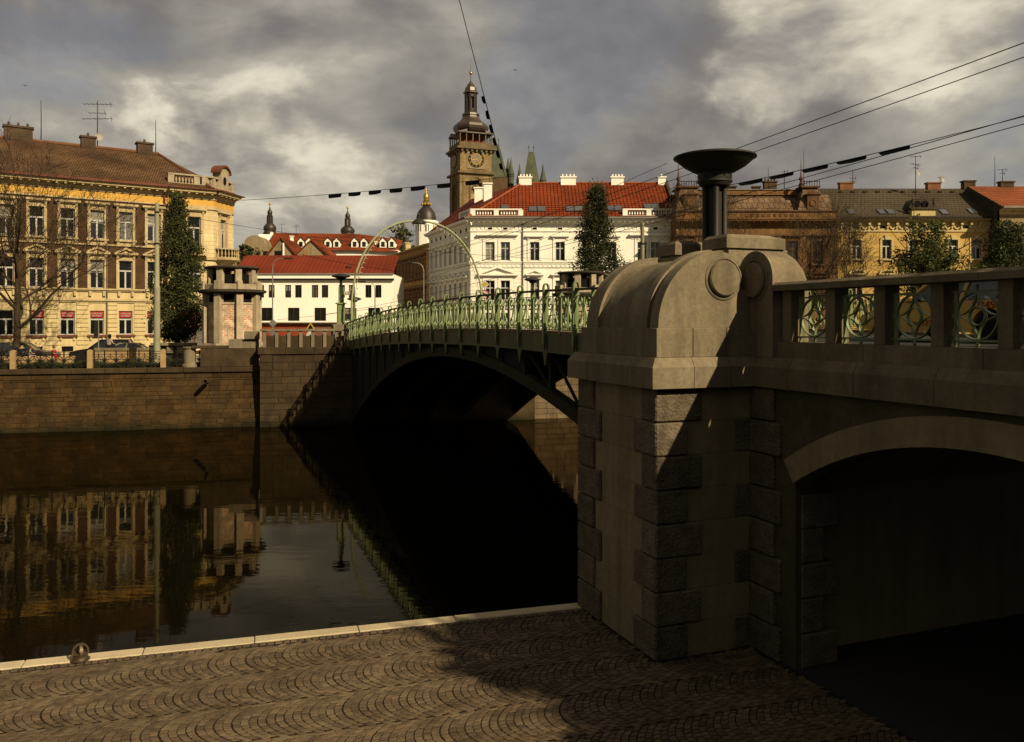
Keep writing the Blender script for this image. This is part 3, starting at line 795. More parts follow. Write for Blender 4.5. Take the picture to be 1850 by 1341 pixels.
while x < -15.6:
    L = 12 if x < -33 else random.uniform(1.7, 2.3)
    b = MB(); b.cbox(x+0.005, min(x+L, -15.5)-0.005, 0.22, 1.0, -2.945, -2.64, 0.03); b.build('ledge_stone', m_abut, lw); x += L
op = W(374, 691, 49.6)
pip = thing('drain_pipe', 'short iron drain pipe sticking out of the mossy river wall', 'pipe', (op.x, op.y, op.z), FA)
b = MB(); b.lathe([(0.13, 0), (0.13, 0.85), (0.10, 0.85), (0.10, 0.1)], 12); b.build('outlet', m_abut, pip, rot=(R(82), 0, 0), smooth=40)
ab = fthing('bridge_abutment', 'stone abutment with streaked blocks carrying the far end of the bridge', 'abutment')
b = MB(); b.box(-15.48, 1.4, -0.42, 3.5, -9, -1.9); b.build('backing', m_abut, ab)
stones(ab, -15.48, -9.2, WATER_Z-0.05, -1.92, 0.39, 0.7, 1.25, -0.44, m_abut)
x = -15.6
while x < 1.4:
    L = random.uniform(1.4, 1.9)
    b = MB(); b.cbox(x+0.004, min(x+L, 1.5)-0.004, -0.56, 0.5, -1.9, -1.48, 0.03); b.build('ledge_stone', m_abut, ab); x += L
b = MB(); b.box(-15.5, 1.2, 0.3, 14, -2.5, -1.5); b.build('terrace', m_asphalt, ab)
par = fthing('abutment_parapet', 'stone parapet of posts and scooped panels left of the bridge end', 'parapet')
xs = [-15.32 + 0.70*i for i in range(8)]
for i, x in enumerate(xs):
    b = MB(); b.cbox(x, x+0.2, -0.42, -0.16, -1.48, -0.52, 0.012); b.build('post', m_granite, par)
    if i < len(xs)-1:
        a, c = x+0.2, x+0.70
        b = MB(); b.prism([(a, -1.48), (c, -1.48), (c, -0.66)] + [((a+c)/2 + (c-a)/2*math.cos(R(t)), -0.66 - 0.14*math.sin(R(t))) for t in range(0, 181, 20)] + [(a, -0.66)], 'y', -0.34, -0.24)
        b.build('scooped_panel', m_abut, par)
b = MB(); b.cbox(-15.45, -10.2, -0.5, -0.08, -0.52, -0.38, 0.02); b.build('coping', m_granite, par)
rw = fthing('far_river_wall', 'sunlit stone river wall seen through the arch of the bridge', 'wall')
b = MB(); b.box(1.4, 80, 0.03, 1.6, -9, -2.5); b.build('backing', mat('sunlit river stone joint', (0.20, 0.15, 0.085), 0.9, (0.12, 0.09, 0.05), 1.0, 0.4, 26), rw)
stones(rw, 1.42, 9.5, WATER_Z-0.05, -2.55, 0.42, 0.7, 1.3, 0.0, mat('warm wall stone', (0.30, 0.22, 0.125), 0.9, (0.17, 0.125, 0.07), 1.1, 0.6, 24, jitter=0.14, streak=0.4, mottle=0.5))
# stepped walls beside the kiosk
sw = fthing('stepped_wall', 'stepped stone retaining wall between fence and kiosk', 'wall')
for (x0, x1, y0, y1, z0, z1) in ((-18.9, -15.6, 0.25, 0.95, -2.64, -1.55), (-17.3, -15.6, 0.30, 1.2, -1.55, -1.0), (-16.4, -15.55, 0.1, 1.2, -1.0, -0.52), (-19.4, -17.3, 0.3, 1.2, -1.55, -1.38)):
    b = MB(); b.cbox(x0, x1-0.004, y0, y1, z0+0.003, z1, 0.025); b.build('block', m_abut if z1 < -1.2 else m_granite, sw)
b = MB(); b.lathe([(0.45, 0), (0.45, 0.12), (0.36, 0.2), (0.36, 1.05), (0.42, 1.12), (0.42, 1.2), (0, 1.2)], 16, (-19.55, 0.75, -2.64)); b.build('round_post', m_granite, sw, smooth=40)

# ------------------------------------------------------------------ kiosks
m_brick = tile_mat('crumbling brick infill', (0.85, 0.40, 0.20), (1.0, 0.74, 0.48), (1.05, 0.86, 0.62), 0.30, 0.12, 0.022, 0.8, mottle=0.5, nscale=2.6)
m_conc = mat('weathered concrete', (0.74, 0.60, 0.40), 0.9, (0.48, 0.385, 0.25), 1.3, 0.4, 30, streak=0.3, mottle=0.3, jitter=0.06)
m_cdark = mat('dark concrete', (0.105, 0.085, 0.058), 0.9, (0.055, 0.045, 0.03), 1.6, 0.4, 30, mottle=0.5)  # one dark tone shared by kiosk tops, gables, canopy and trim
m_void = mat('dark interior', (0.012, 0.011, 0.008), 0.9)
def octo(r, z0, z1, rot=0.0):
    return [(r, z0), (r, z1)]
def kiosk(label, loc, rotz):
    k = thing('kiosk', label, 'kiosk', loc, rotz, 'twin octagonal kiosks at the bridge end')
    a0 = R(22.5)
    b = MB(); b.lathe([(0, -0.6), (1.95, -0.6), (1.95, 0.10), (1.85, 0.38), (0, 0.38)], 8, a0=a0); b.build('base', m_conc, k)
    inr = 1.60*math.cos(R(22.5))
    for i in range(8):
        rz = R(45*i)
        w = 1.60*math.sin(R(22.5))
        b = MB(); b.box(-w, w, -inr, -inr+0.18, 0.38, 2.80); b.build('brick_panel', m_brick, k, rot=(0, 0, rz))
        b = MB(); b.box(-w, w, -inr-0.05, -inr+0.1, 2.80, 2.92); b.box(-w, -0.32, -inr-0.02, -inr+0.1, 2.92, 3.40); b.box(0.32, w, -inr-0.02, -inr+0.1, 2.92, 3.40); b.build('vent_frame', m_conc, k, rot=(0, 0, rz))
        b = MB(); b.box(-0.32, 0.32, -inr+0.05, -inr+0.1, 2.92, 3.40); b.build('vent', m_void, k, rot=(0, 0, rz))
        b = MB(); b.cbox(-0.21, 0.21, -1.80, -1.45, 0.30, 3.44, 0.015); b.build('pilaster', m_conc, k, rot=(0, 0, rz + R(22.5)))
        # open gallery above: short posts and low parapet
        b = MB(); b.cbox(-0.20, 0.20, -1.52, -1.25, 3.70, 5.02, 0.015); b.build('gallery_column', m_conc, k, rot=(0, 0, rz + R(22.5)))
        b = MB(); b.cbox(-0.16, 0.16, -1.86, -1.60, 3.70, 4.25, 0.02); b.build('parapet_post', m_conc, k, rot=(0, 0, rz + R(22.5)))
        b = MB(); b.cbox(-0.56, 0.56, -1.66, -1.50, 3.70, 4.06, 0.02); b.build('parapet_panel', m_conc, k, rot=(0, 0, rz))
        b = MB(); b.box(-0.40, 0.40, -1.17, -1.12, 3.70, 4.70); b.build('shutter', m_void, k, rot=(0, 0, rz))
    b = MB(); b.lathe([(0, 3.40), (1.72, 3.40), (1.80, 3.46), (2.08, 3.56), (2.10, 3.68), (1.9, 3.73), (0, 3.73)], 16); b.build('gallery_floor', m_cdark, k, smooth=30)
    b = MB(); b.lathe([(0, 5.0), (1.50, 5.0), (1.66, 5.05), (1.70, 5.12), (1.5, 5.20), (0, 5.27)], 20); b.build('roof', m_cdark, k, smooth=30)
    return k
kiosk('octagonal concrete kiosk with crumbling brick panels and open gallery at left bridge end', W(420, 583, 53.4) + Vector((0, 0, -1.66)), R(10))
kiosk('top of octagonal kiosk with open gallery above the railing behind the near pier', W(1050, 583, 59.0) + Vector((0, 0, -1.66)), R(8))

# ------------------------------------------------------------------ lamps of the far side and the light arch
def far_lamp(label, px, dish_y, Y, base_z):
    p = W(px, dish_y, Y)
    h = p.z - base_z
    t = thing('bridge_lamp', label, 'street lamp', (p.x, p.y, base_z), R(20), 'mushroom lamps at the far bridge end')
    s = 0.80
    b = MB(); b.lathe([(0, h-0.22), (0.20, h-0.22), (0.24, h-0.12), (0.66*s, h-0.02), (0.72*s, h), (0.70*s, h+0.05), (0.45*s, h+0.14), (0.15*s, h+0.19), (0, h+0.2)], 24); b.build('dish', m_iron, t, smooth=50)
    b = MB(); b.lathe([(0.13, 0.9), (0.13, h*0.55)], 12); b.lathe([(0.09, h*0.55), (0.09, h-0.15)], 12); b.build('shaft', m_iron, t, smooth=40)
    for sx in (-1, 1):
        b = MB(); b.lathe([(0.055, 0.9), (0.05, h*0.78)], 8, (0.12*sx, -0.10, 0)); b.build('column', m_green, t, smooth=40)
    b = MB(); b.box(-0.30, 0.30, -0.30, 0.30, 0, 0.12); b.box(-0.22, 0.22, -0.22, 0.22, 0.12, 1.25); b.box(-0.30, 0.30, -0.30, 0.30, 1.25, 1.34); b.build('pedestal', m_green, t)
    b = MB(); b.cbox(-0.55, 0.55, -0.5, 0.5, -1.2, 0.0, 0.03); b.build('plinth', m_granite, t)
far_lamp('tallest mushroom lamp on green pedestal at left end of bridge', 616, 500, 52.6, -0.10)
far_lamp('smaller mushroom lamp just right of the tallest one below the light arch', 640, 541, 66, -1.3)
far_lamp('dark mushroom lamp in front of the white house window right of the round sign', 962, 506, 58, -1.2)
m_green2 = mat('faded green arch paint', (0.50, 0.53, 0.29), 0.5, (0.42, 0.45, 0.24), 2.0)
m_bulb = mat('frosted bulb', (0.75, 0.72, 0.6), 0.3)
la = thing('light_arch', 'tall thin green arch with rows of small bulbs spanning the far bridge end', 'arch', BR(0, 41, zd(41)), ANG)
U0, U1, HT = 2.95, 11.45, 7.6
uc, ra = (U0+U1)/2, (U1-U0)/2
def archp(a, off=0.0):
    c_, s_ = math.cos(R(a)), math.sin(R(a))
    return (uc - (ra-off)*c_*abs(c_)**-0.12 if abs(c_) > 1e-6 else uc, 0, 2.0 + (HT-2.0-off)*max(0, s_)**0.95 if a not in (0, 180) else 2.0)
pts = [(U0, 0, -0.3)] + [archp(a) for a in range(0, 181, 6)] + [(U1, 0, -0.3)]
b = MB(); b.tube(pts, 0.066, 8); b.build('arch_tube', m_green2, la, smooth=50)
pts2 = [(U0+0.18, 0, -0.3)] + [archp(a, 0.18) for a in range(0, 181, 6)] + [(U1-0.18, 0, -0.3)]
b = MB(); b.tube(pts2, 0.016, 6); b.build('inner_tube', m_green2, la, smooth=50)
bm_ = MB(); bm_.lathe([(0.015, 0), (0.015, 0.04), (0.032, 0.07), (0.032, 0.10), (0, 0.13)], 8); bme = bm_.mesh('bulb', m_bulb, 60)
for i in range(0, 49):
    a = 2 + i*176/48
    p1, p0 = Vector(archp(a, 0.2)), Vector(archp(a, 0))
    d = (p1 - p0).normalized()
    o = mobj('bulb', bme, la, p1); o.rotation_euler = d.to_track_quat('Z', 'Y').to_euler()
b = MB(); b.lathe([(0.0, 0.0), (0.46, 0.0), (0.40, 0.14), (0.20, 0.26), (0.08, 0.34), (0.08, 0.46), (0.12, 0.54), (0.0, 0.72)], 14, (uc-0.0, 0, HT-0.15)); b.build('crown_lantern', m_iron, la, smooth=50)
# ------------------------------------------------------------------ house building kit
m_glass = mat('window glass', (0.010, 0.010, 0.009), 0.06, (0.02, 0.02, 0.018), 0.8, spec=0.35)
m_white = mat('white window paint', (0.80, 0.77, 0.70), 0.5, jitter=0.05)
WR = random.Random(99)
m_glass2 = mat('paler window glass', (0.035, 0.034, 0.032), 0.04, (0.02, 0.02, 0.02), 0.5, spec=0.7)
m_curtaind = mat('dim curtain behind glass', (0.17, 0.15, 0.115), 0.5, (0.08, 0.07, 0.055), 2.0, spec=0.4)
m_curtain = mat('net curtain', (0.42, 0.38, 0.30), 0.9)
MESHC = {}
class Fac:
    """one facade of a house: x along the wall to the right, y into the house, z up (0 is the level of the eye)"""
    def __init__(s, root, ox, oy, rot):
        s.root, s.o, s.r = root, Vector((ox, oy, 0)), rot
    def at(s, x, y, z):
        c, n = math.cos(s.r), math.sin(s.r)
        return Vector((s.o.x + c*x - n*y, s.o.y + n*x + c*y, z))
    def put(s, b, name, m, x=0, y=0, z=0, parent=None, smooth=None, key=None):
        if key is not None:
            me = MESHC.get(key)
            if me is None:
                me = MESHC[key] = b().mesh(name, m, smooth)
        else: me = b.mesh(name, m, smooth)
        o = mobj(name, me, parent or s.root)
        if parent is None: o.location = s.at(x, y, z); o.rotation_euler = (0, 0, s.r)
        else: o.location = (x, y, z)
        return o
    def wall(s, x0, x1, z0, z1, rects, m, name='wall', depth=0.28, y=0.0, thick=0.5):
        b = MB()
        X = sorted(set([x0, x1] + [a for r in rects for a in (r[0], r[0]+r[2])])); Z = sorted(set([z0, z1] + [a for r in rects for a in (r[1], r[1]+r[3])]))
        X = [a for a in X if x0 <= a <= x1]; Z = [a for a in Z if z0 <= a <= z1]
        for i in range(len(X)-1):
            for k in range(len(Z)-1):
                cx, cz = (X[i]+X[i+1])/2, (Z[k]+Z[k+1])/2
                if any(r[0] < cx < r[0]+r[2] and r[1] < cz < r[1]+r[3] for r in rects): continue
                b.add([(X[i],y,Z[k]), (X[i+1],y,Z[k]), (X[i+1],y,Z[k+1]), (X[i],y,Z[k+1])], [(0,1,2,3)])
        for (rx, rz, w, h) in rects:
            a, c, d, e = rx, rx+w, rz, rz+h
            b.add([(a,y,d),(c,y,d),(c,y,e),(a,y,e),(a,y+depth,d),(c,y+depth,d),(c,y+depth,e),(a,y+depth,e)], [(0,4,5,1),(1,5,6,2),(2,6,7,3),(3,7,4,0)])
        b.box(x0, x1, y+depth+0.02, y+thick, z0, z1)
        return s.put(b, name, m)
    def window(s, x, z, w, h, kind='cross', split=0.62, name='window', inset=0.16, curtain=False, frame=None):
        """frame with bars as the part, its pane as the sub-part; x,z is the lower left corner of the opening"""
        def fr():
            b = MB(); t = 0.07; y0, y1 = inset, inset+0.07
            b.box(0, w, y0, y1, 0, t); b.box(0, w, y0, y1, h-t, h); b.box(0, t, y0, y1, t, h-t); b.box(w-t, w, y0, y1, t, h-t)
            if kind in ('cross', 'tee'):
                zz = h*split
                b.box(t, w-t, y0-0.02, y1-0.01, zz-0.06, zz+0.06)
                b.box(w/2-0.06, w/2+0.06, y0-0.012, y1-0.005, t, zz-0.06)
                if kind == 'cross': b.box(w/2-0.05, w/2+0.05, y0-0.012, y1-0.005, zz+0.06, h-t)
            elif kind == 'two': b.box(w/2-0.05, w/2+0.05, y0-0.01, y1-0.005, t, h-t)
            return b
        fm = frame or m_white
        o = s.put(fr, name, fm, x, 0, z, key=('win', fm.name, kind, round(w,2), round(h,2), split, inset))
        def pn():
            b = MB(); b.box(0.03, w-0.03, inset+0.05, inset+0.075, 0.03, h-0.03); return b
        q = WR.random()
        gm = m_curtain if curtain else (m_curtaind if q < 0.2 else (m_glass2 if q < 0.5 else m_glass))
        s.put(pn, 'pane', gm, 0, 0, 0, parent=o, key=('pane', gm.name, round(w,2), round(h,2), inset))
        if 0.2 < q < 0.42:                                                   # a half drawn blind behind the glass line
            s.put(lambda: MB().box(0.08, w-0.08, inset+0.035, inset+0.048, h*0.55, h-0.08), 'blind', m_curtain, 0, 0, 0, parent=o, key=('blind', round(w,2), round(h,2), inset))
        return o
    def surround(s, x, z, w, h, m, bw=0.25, hood=None, sill=True, proud=0.07, sillm=None):
        """stone frame round an opening with a flat, pointed or round hood"""
        def f():
            b = MB()
            b.box(-bw, -0.0, -proud, 0.0, 0, h+bw); b.box(w, w+bw, -proud, 0.0, 0, h+bw); b.box(0, w, -proud, 0.0, h, h+bw)
            if sill:
                b.box(-bw-0.10, w+bw+0.10, -0.22, 0.05, -0.16, 0.0); b.box(-bw, -bw+0.2, -0.16, 0.0, -0.42, -0.16); b.box(w+bw-0.2, w+bw, -0.16, 0.0, -0.42, -0.16)
            zt = h+bw
            if hood in ('flat', 'ped', 'round'):
                b.box(-bw, w+bw, -0.05, 0, zt, zt+0.20)
                b.frus(-bw-0.22, w+bw+0.22, -0.34, 0, zt+0.28, zt+0.44, 0.0, 0.0, 0.0, 0); b.box(-bw-0.12, w+bw+0.12, -0.24, 0, zt+0.20, zt+0.28)
                for q in (-bw, w+bw-0.18): b.prism([(-0.02, zt-0.25), (-0.22, zt+0.20), (0, zt+0.20), (0, zt-0.25)], 'x', q, q+0.18)
            if hood == 'ped':
                hw = w/2+bw+0.22; c_ = w/2; hh = 0.30*hw + 0.12
                z0 = zt+0.44
                b.prism([(c_-hw, z0+0.002), (c_+hw, z0+0.002), (c_, z0+hh)], 'y', -0.14, 0.0)
                for sg in (-1, 1):
                    b.prism([(c_+sg*hw, z0+0.002), (c_+sg*(hw-0.28), z0+0.002), (c_, z0+hh-0.12), (c_, z0+hh+0.06)], 'y', -0.34, -0.14)
            if hood == 'round':
                hw = w/2+bw+0.2; c_ = w/2; z0 = zt+0.44
                o_ = [(c_+hw*math.cos(R(t)), z0+0.42*math.sin(R(t))) for t in range(0, 181, 15)]
                i_ = [(c_+(hw-0.2)*math.cos(R(t)), z0+0.24*math.sin(R(t))) for t in range(0, 181, 15)]
                b.prism(o_ + i_[::-1], 'y', -0.30, 0)
            return b
        return s.put(f, 'window_surround', m, x, 0, z, key=('sur', m.name, round(w,2), round(h,2), bw, hood, sill, proud))
    def bar(s, x0, x1, y0, y1, z0, z1, m, name):
        b = MB(); b.box(x0, x1, y0, y1, z0, z1); return s.put(b, name, m)
    def cornice(s, x0, x1, z0, z1, out, m, name='cornice', modillion=0.0, parts=3):
        b = MB(); h = (z1-z0)
        b.prism([(0.0, z0), (-out*0.14, z0), (-out*0.14, z0+h*0.22), (-out*0.28, z0+h*0.40), (-out*0.30, z0+h*0.60), (-out*0.90, z0+h*0.66), (-out*0.92, z0+h*0.82), (-out, z0+h*0.86), (-out, z1), (0.0, z1)], 'x', x0, x1)
        o = s.put(b, name, m)
        if modillion:
            n = int((x1-x0)/modillion)
            for i in range(n):
                def f():
                    q = MB(); q.box(-0.085, 0.085, -out*0.80, -out*0.28, -0.11, 0.0); return q
                s.put(f, 'modillion', m, x0 + (i+0.5)*(x1-x0)/n, 0, z0+h*0.63, key=('mod', m.name, out))
        return o
    def balustrade(s, x0, x1, z0, z1, m, y=0.15, pitch=0.30, piers=None, pw=0.5):
        piers = piers if piers is not None else [x0, x1-pw]
        for p in piers:
            b = MB(); b.box(p, p+pw, y-0.05, y+0.4, z0, z1); s.put(b, 'balustrade_pier', m)
        b = MB(); b.box(x0, x1, y-0.08, y+0.42, z1, z1+0.14); s.put(b, 'balustrade_rail', m)
        b = MB(); b.box(x0, x1, y-0.06, y+0.40, z0-0.25, z0+0.06); s.put(b, 'balustrade_base', m)
        def f():
            q = MB(); h = z1-z0-0.06
            q.lathe([(0.09, 0), (0.09, h*.08), (0.05, h*.14), (0.11, h*.38), (0.05, h*.72), (0.05, h*.84), (0.09, h*.92), (0.09, h)], 8); return q
        x = x0 + pitch*0.6
        while x < x1 - 0.1:
            if not any(p-0.08 < x < p+pw+0.08 for p in piers):
                s.put(f, 'baluster', m, x, y+0.17, z0+0.06, key=('bal', m.name, round(z1-z0, 2)), smooth=50)
            x += pitch
def roofmesh(root, name, m, faces, verts):
    b = MB(); b.add(verts, faces); return b.build(name, m, root)
def chimney(parent, p, w, d, h, m, pots=2, capm=None, rot=0):
    b = MB(); b.box(-w/2, w/2, -d/2, d/2, -1.2, h); b.box(-w/2-0.10, w/2+0.10, -d/2-0.1, d/2+0.1, h, h+0.16)
    for i in range(pots):
        b.lathe([(0.11, 0), (0.09, 0.32)], 8, (-w/2 + w*(i+0.5)/pots, 0, h+0.16))
    return b.build('chimney', m, parent, p, (0, 0, rot))
def skylight(parent, p, w, h, tilt, rot=0.0):
    b = MB(); b.box(-w/2, w/2, -h/2, h/2, 0, 0.10); f = b.build('skylight', m_skyfr, parent, p, (tilt, 0, rot))
    b = MB(); b.box(-w/2+0.07, w/2-0.07, -h/2+0.07, h/2-0.07, 0.10, 0.115); b.build('pane', m_skyglass, f)
    return f
m_skyfr = mat('grey skylight frame', (0.10, 0.095, 0.085), 0.5)
m_skyglass = mat('skylight glass', (0.08, 0.08, 0.085), 0.10, spec=0.9)
m_rod = mat('rusty steel', (0.045, 0.036, 0.028), 0.7)
def aerial(label, foot, h, bars, group='aerials on the roofs', dish=None, rot=0.3):
    t = thing('aerial', label, 'aerial', foot, rot, group)
    b = MB(); b.tube([(0, 0, -0.6), (0, 0, h)], [0.05, 0.03], 6); b.build('mast', m_rod, t)
    for (z, l, nb) in bars:
        b = MB(); b.tube([(-l/2, 0, z), (l/2, 0, z)], 0.022, 5)
        for i in range(nb):
            x = -l/2 + l*i/max(1, nb-1); b.tube([(x, -0.28, z), (x, 0.28, z)], 0.016, 4)
        b.tube([(l*0.5, 0, z-0.22), (l*0.5-0.1, 0, z+0.22)], 0.02, 4)
        b.build('boom', m_rod, t, rot=(0, 0, random.uniform(-0.5, 0.5)))
    if dish:
        b = MB(); b.lathe([(0, 0), (0.18, 0.02), (0.30, 0.07), (0.36, 0.13), (0.30, 0.08), (0, 0.01)], 16); b.build('dish', mat('pale dish', (0.6, 0.57, 0.5), 0.5), t, (0.12, -0.12, dish), (R(75), 0, R(20)), smooth=60)
    return t
def rod(label, foot, h):
    t = thing('lightning_rod', label, 'rod', foot, 0, 'thin rods on the roofs')
    b = MB(); b.tube([(0, 0, -0.5), (0.02, 0, h*0.5), (0.0, 0, h)], [0.05, 0.035, 0.02], 5); b.build('rod', m_rod, t)
    return t

# ------------------------------------------------------------------ brick corner house at left
m_brickL = tile_mat('brown brick', (0.185, 0.098, 0.048), (0.125, 0.066, 0.034), (0.085, 0.052, 0.030), 0.30, 0.09, 0.014, 0.7, mottle=0.35, nscale=0.8)
m_cream = mat('cream stucco', (0.94, 0.75, 0.39), 0.85, (0.82, 0.64, 0.32), 0.6, 0.1, 20, streak=0.25)
m_creamP = mat('pale cream trim', (0.84, 0.66, 0.35), 0.85, (0.66, 0.50, 0.26), 1.0, 0.1, 30, streak=0.25)
m_yellow = mat('ochre frieze', (0.98, 0.58, 0.12), 0.85, (0.84, 0.48, 0.10), 0.5, 0.1, 20, streak=0.15)
m_roofL = tile_mat('mottled brown roof tiles', (0.195, 0.102, 0.048), (0.25, 0.148, 0.075), (0.048, 0.025, 0.014), 0.20, 0.17, 0.026, 1.0, mottle=0.5, nscale=0.45)
m_tin = mat('red sheet metal', (0.24, 0.085, 0.045), 0.6, (0.17, 0.06, 0.035), 1.0)
m_sign = mat('red shop sign', (0.52, 0.035, 0.025), 0.5)
m_text = mat('white lettering', (0.85, 0.82, 0.75), 0.5)
LA = math.atan2(.557, .830); LO = Vector((-36.9, 68.0, 0))
Lh = thing('corner_house', 'brown brick and cream corner house with tiled roof at left', 'house', LO, LA)
L = Fac(Lh, 0, 0, 0)
def sL(p, y=0.0):
    k = (p-CX)/FPX; ox, oy = LO.x - .557*y, LO.y + .83*y
    return (k*oy - ox)/(.83 - .557*k)
SX0, SXC = -16.0, 12.4
wx = [sL(p) for p in (-96, -42, 11, 66, 122, 175.5, 227, 278)]
sx7 = sL(302)
ww, wh = 1.06, 2.36
up = [(x-ww/2, 6.95, ww, wh) for x in wx]; md = [(x-ww/2, 2.84, ww, wh) for x in wx]
L.wall(SX0, sx7, 2.6, 10.25, up + md, m_brickL, 'brick_wall')
gr = [(x-ww/2, -1.0, ww, 1.98) for x in wx]
bs = [(x-0.42, -2.35, 0.84, 0.42) for x in wx]
L.wall(SX0, sx7, -2.5, 2.6, gr + bs, m_cream, 'ground_floor_wall')
for i, x in enumerate(wx):
    L.window(x-ww/2, 6.95, ww, wh, 'tee', 0.64); L.surround(x-ww/2, 6.95, ww, wh, m_creamP, 0.20, 'flat')
    L.window(x-ww/2, 2.84, ww, wh, 'tee', 0.64); L.surround(x-ww/2, 2.84, ww, wh, m_creamP, 0.20, 'ped', sill=False)
    L.window(x-ww/2, -1.0, ww, 1.98, 'tee', 0.64)
    L.bar(x-ww/2-0.2, x+ww/2+0.2, -0.2, 0.0, -1.18, -1.01, m_tin, 'window_sill')
    L.bar(x-0.40, x+0.40, 0.15, 0.2, -2.33, -1.95, m_void, 'cellar_vent')
    for q in (-0.55, 0.40): L.bar(x+q, x+q+0.15, -0.12, 0, -1.45, -1.18, m_cream, 'sill_bracket')
    if i >= 3:
        sg = thing('shop_sign', 'red shop sign with white letters, %s of five from the left' % ['', '', '', 'first', 'second', 'third', 'fourth', 'fifth'][i], 'sign', (0,0,0), 0, 'red signs in the shop windows')
        sg.location = Matrix.Translation(LO) @ Matrix.Rotation(LA, 4, 'Z') @ Vector((x, 0.10, 0.42)); sg.rotation_euler = (0, 0, LA)
        b = MB(); b.box(-ww/2+0.05, ww/2-0.05, 0, 0.04, 0.0, 0.50); b.build('board', m_sign, sg)
        for zz, tx, sz in ((0.28, 'UM\u011aLECK\u00c9', 0.17), (0.08, 'POT\u0158EBY', 0.17)):
            lettering(sg, tx, sz, (0, -0.012, zz), m_text)
# banded rustication of the ground floor
z = -1.86; edges = [SX0] + [e for x in wx for e in (x-ww/2-0.12, x+ww/2+0.12)] + [sx7]
while z < 1.55:
    for k in range(0, len(edges), 2):
        if edges[k+1] - edges[k] > 0.2: L.put(MB().cbox(edges[k], edges[k+1], -0.07, 0.02, z+0.025, z+0.335, 0.02), 'rustication_block', m_cream)
    z += 0.36
L.bar(SX0, sx7, -0.10, 0.4, -3.0, -2.36, m_creamP, 'plinth')
for z0, z1, o_ in ((1.66, 1.80, 0.10), (1.80, 1.98, 0.22), (2.58, 2.70, 0.12), (2.70, 2.82, 0.24), (6.40, 6.52, 0.12)):
    L.bar(SX0, sx7, -o_, 0, z0, z1, m_creamP, 'string_course')
for i, x in enumerate(wx):
    for q in (-0.62, 0.42): L.bar(x+q, x+q+0.2, -0.2, -0.0, 2.2, 2.58, m_creamP, 'console')
    L.bar(x-0.60, x+0.60, -0.05, 0, 6.52, 6.78, m_creamP, 'apron')
L.bar(SX0, sx7, -0.04, 0.5, 10.25, 10.9, m_yellow, 'frieze')
L.bar(SX0, sx7, -0.10, 0, 10.15, 10.27, m_creamP, 'moulding')
L.cornice(SX0, sx7, 10.88, 11.62, 0.85, m_creamP, modillion=0.62)
L.bar(SX0, sx7+0.1, -1.0, -0.72, 11.60, 11.80, m_tin, 'gutter')
# corner bay: two faces of cream ashlar
m_ash = tile_mat('cream ashlar', (0.92, 0.74, 0.42), (0.84, 0.66, 0.36), (0.52, 0.38, 0.19), 1.0, 0.36, 0.012, 0.4, mottle=0.15, nscale=0.6)
CL = math.hypot(2.45, 2.5); CA = math.atan2(2.5, 2.45)
C2 = Fac(Lh, SXC, -0.12, CA)
C1 = Fac(Lh, 0, -0.12, 0)
xw = sL(350)
C1.wall(sx7, SXC, -2.5, 10.25, [(xw-0.55, 6.3, 1.1, 3.0), (xw-0.55, 2.6, 1.1, 2.5), (xw-1.0, -2.2, 2.2, 3.3)], m_ash)
C2.wall(0, CL, -2.5, 10.25, [(1.1, 6.5, 1.0, 2.8), (1.1, 2.3, 1.0, 2.5)], m_ash)
for F_, xx, zz, h_ in ((C1, xw-0.55, 6.3, 3.0), (C1, xw-0.55, 2.6, 2.5)):
    F_.window(xx, zz, 1.1, h_, 'tee', 0.68); F_.surround(xx, zz, 1.1, h_, m_creamP, 0.28, 'flat', sill=False)
for zz, h_ in ((6.5, 2.8), (2.3, 2.5)):
    C2.window(1.1, zz, 1.0, h_, 'tee', 0.68); C2.surround(1.1, zz, 1.0, h_, m_creamP, 0.26, 'flat', sill=False)
C1.window(xw-1.0, -2.2, 2.2, 3.3, 'two', frame=m_tin)
for F_, x0, x1 in ((C1, sx7, SXC+0.05), (C2, -0.05, CL)):
    F_.bar(x0, x1, -0.04, 0.5, 10.25, 10.9, m_yellow, 'frieze'); F_.bar(x0, x1, -0.12, 0, 10.0, 10.27, m_creamP, 'moulding')
    F_.cornice(x0, x1, 10.88, 11.62, 0.85, m_creamP, modillion=0.62)
    for z0, z1, o_ in ((1.66, 1.98, 0.2), (5.55, 5.80, 0.18)): F_.bar(x0, x1, -o_, 0, z0, z1, m_creamP, 'string_course')
    b = MB(); b.prism([(-1.0, 11.62), (-1.0, 11.70), (0.4, 12.0), (0.4, 11.62)], 'x', x0-0.1, x1+0.35); F_.put(b, 'roof_apron', m_tin)
C1.balustrade(sx7+0.05, SXC, 12.12, 12.85, m_conc, 0.05, 0.27, [sx7+0.05, sx7+2.2, SXC-1.0], 0.5)
C2.balustrade(0.0, CL, 12.12, 12.85, m_conc, 0.05, 0.27, [0.0, 0.9, 2.2, CL-0.35], 0.35)
b = MB(); b.prism([(1.05, 12.0), (2.45, 12.0), (2.45, 13.5)] + [(1.75 + 0.85*math.cos(R(t)), 13.5 + 0.62*math.sin(R(t))) for t in range(0, 181, 15)] + [(1.05, 13.5)], 'y', -0.08, 0.7); C2.put(b, 'aedicule', m_conc)
b = MB(); b.lathe([(0, -0.02), (0.30, -0.02), (0.30, 0.03), (0, 0.03)], 18); o = C2.put(b, 'oval_niche', m_void, 1.75, -0.10, 12.85); o.rotation_euler = (R(90), 0, CA); o.scale = (0.75, 1.25, 1)
b = MB(); q = [(1.75 + 0.98*math.cos(R(t)), 13.5 + 0.78*math.sin(R(t))) for t in range(0, 181, 15)]; q2 = [(1.75 + 0.82*math.cos(R(t)), 13.5 + 0.60*math.sin(R(t))) for t in range(0, 181, 15)]
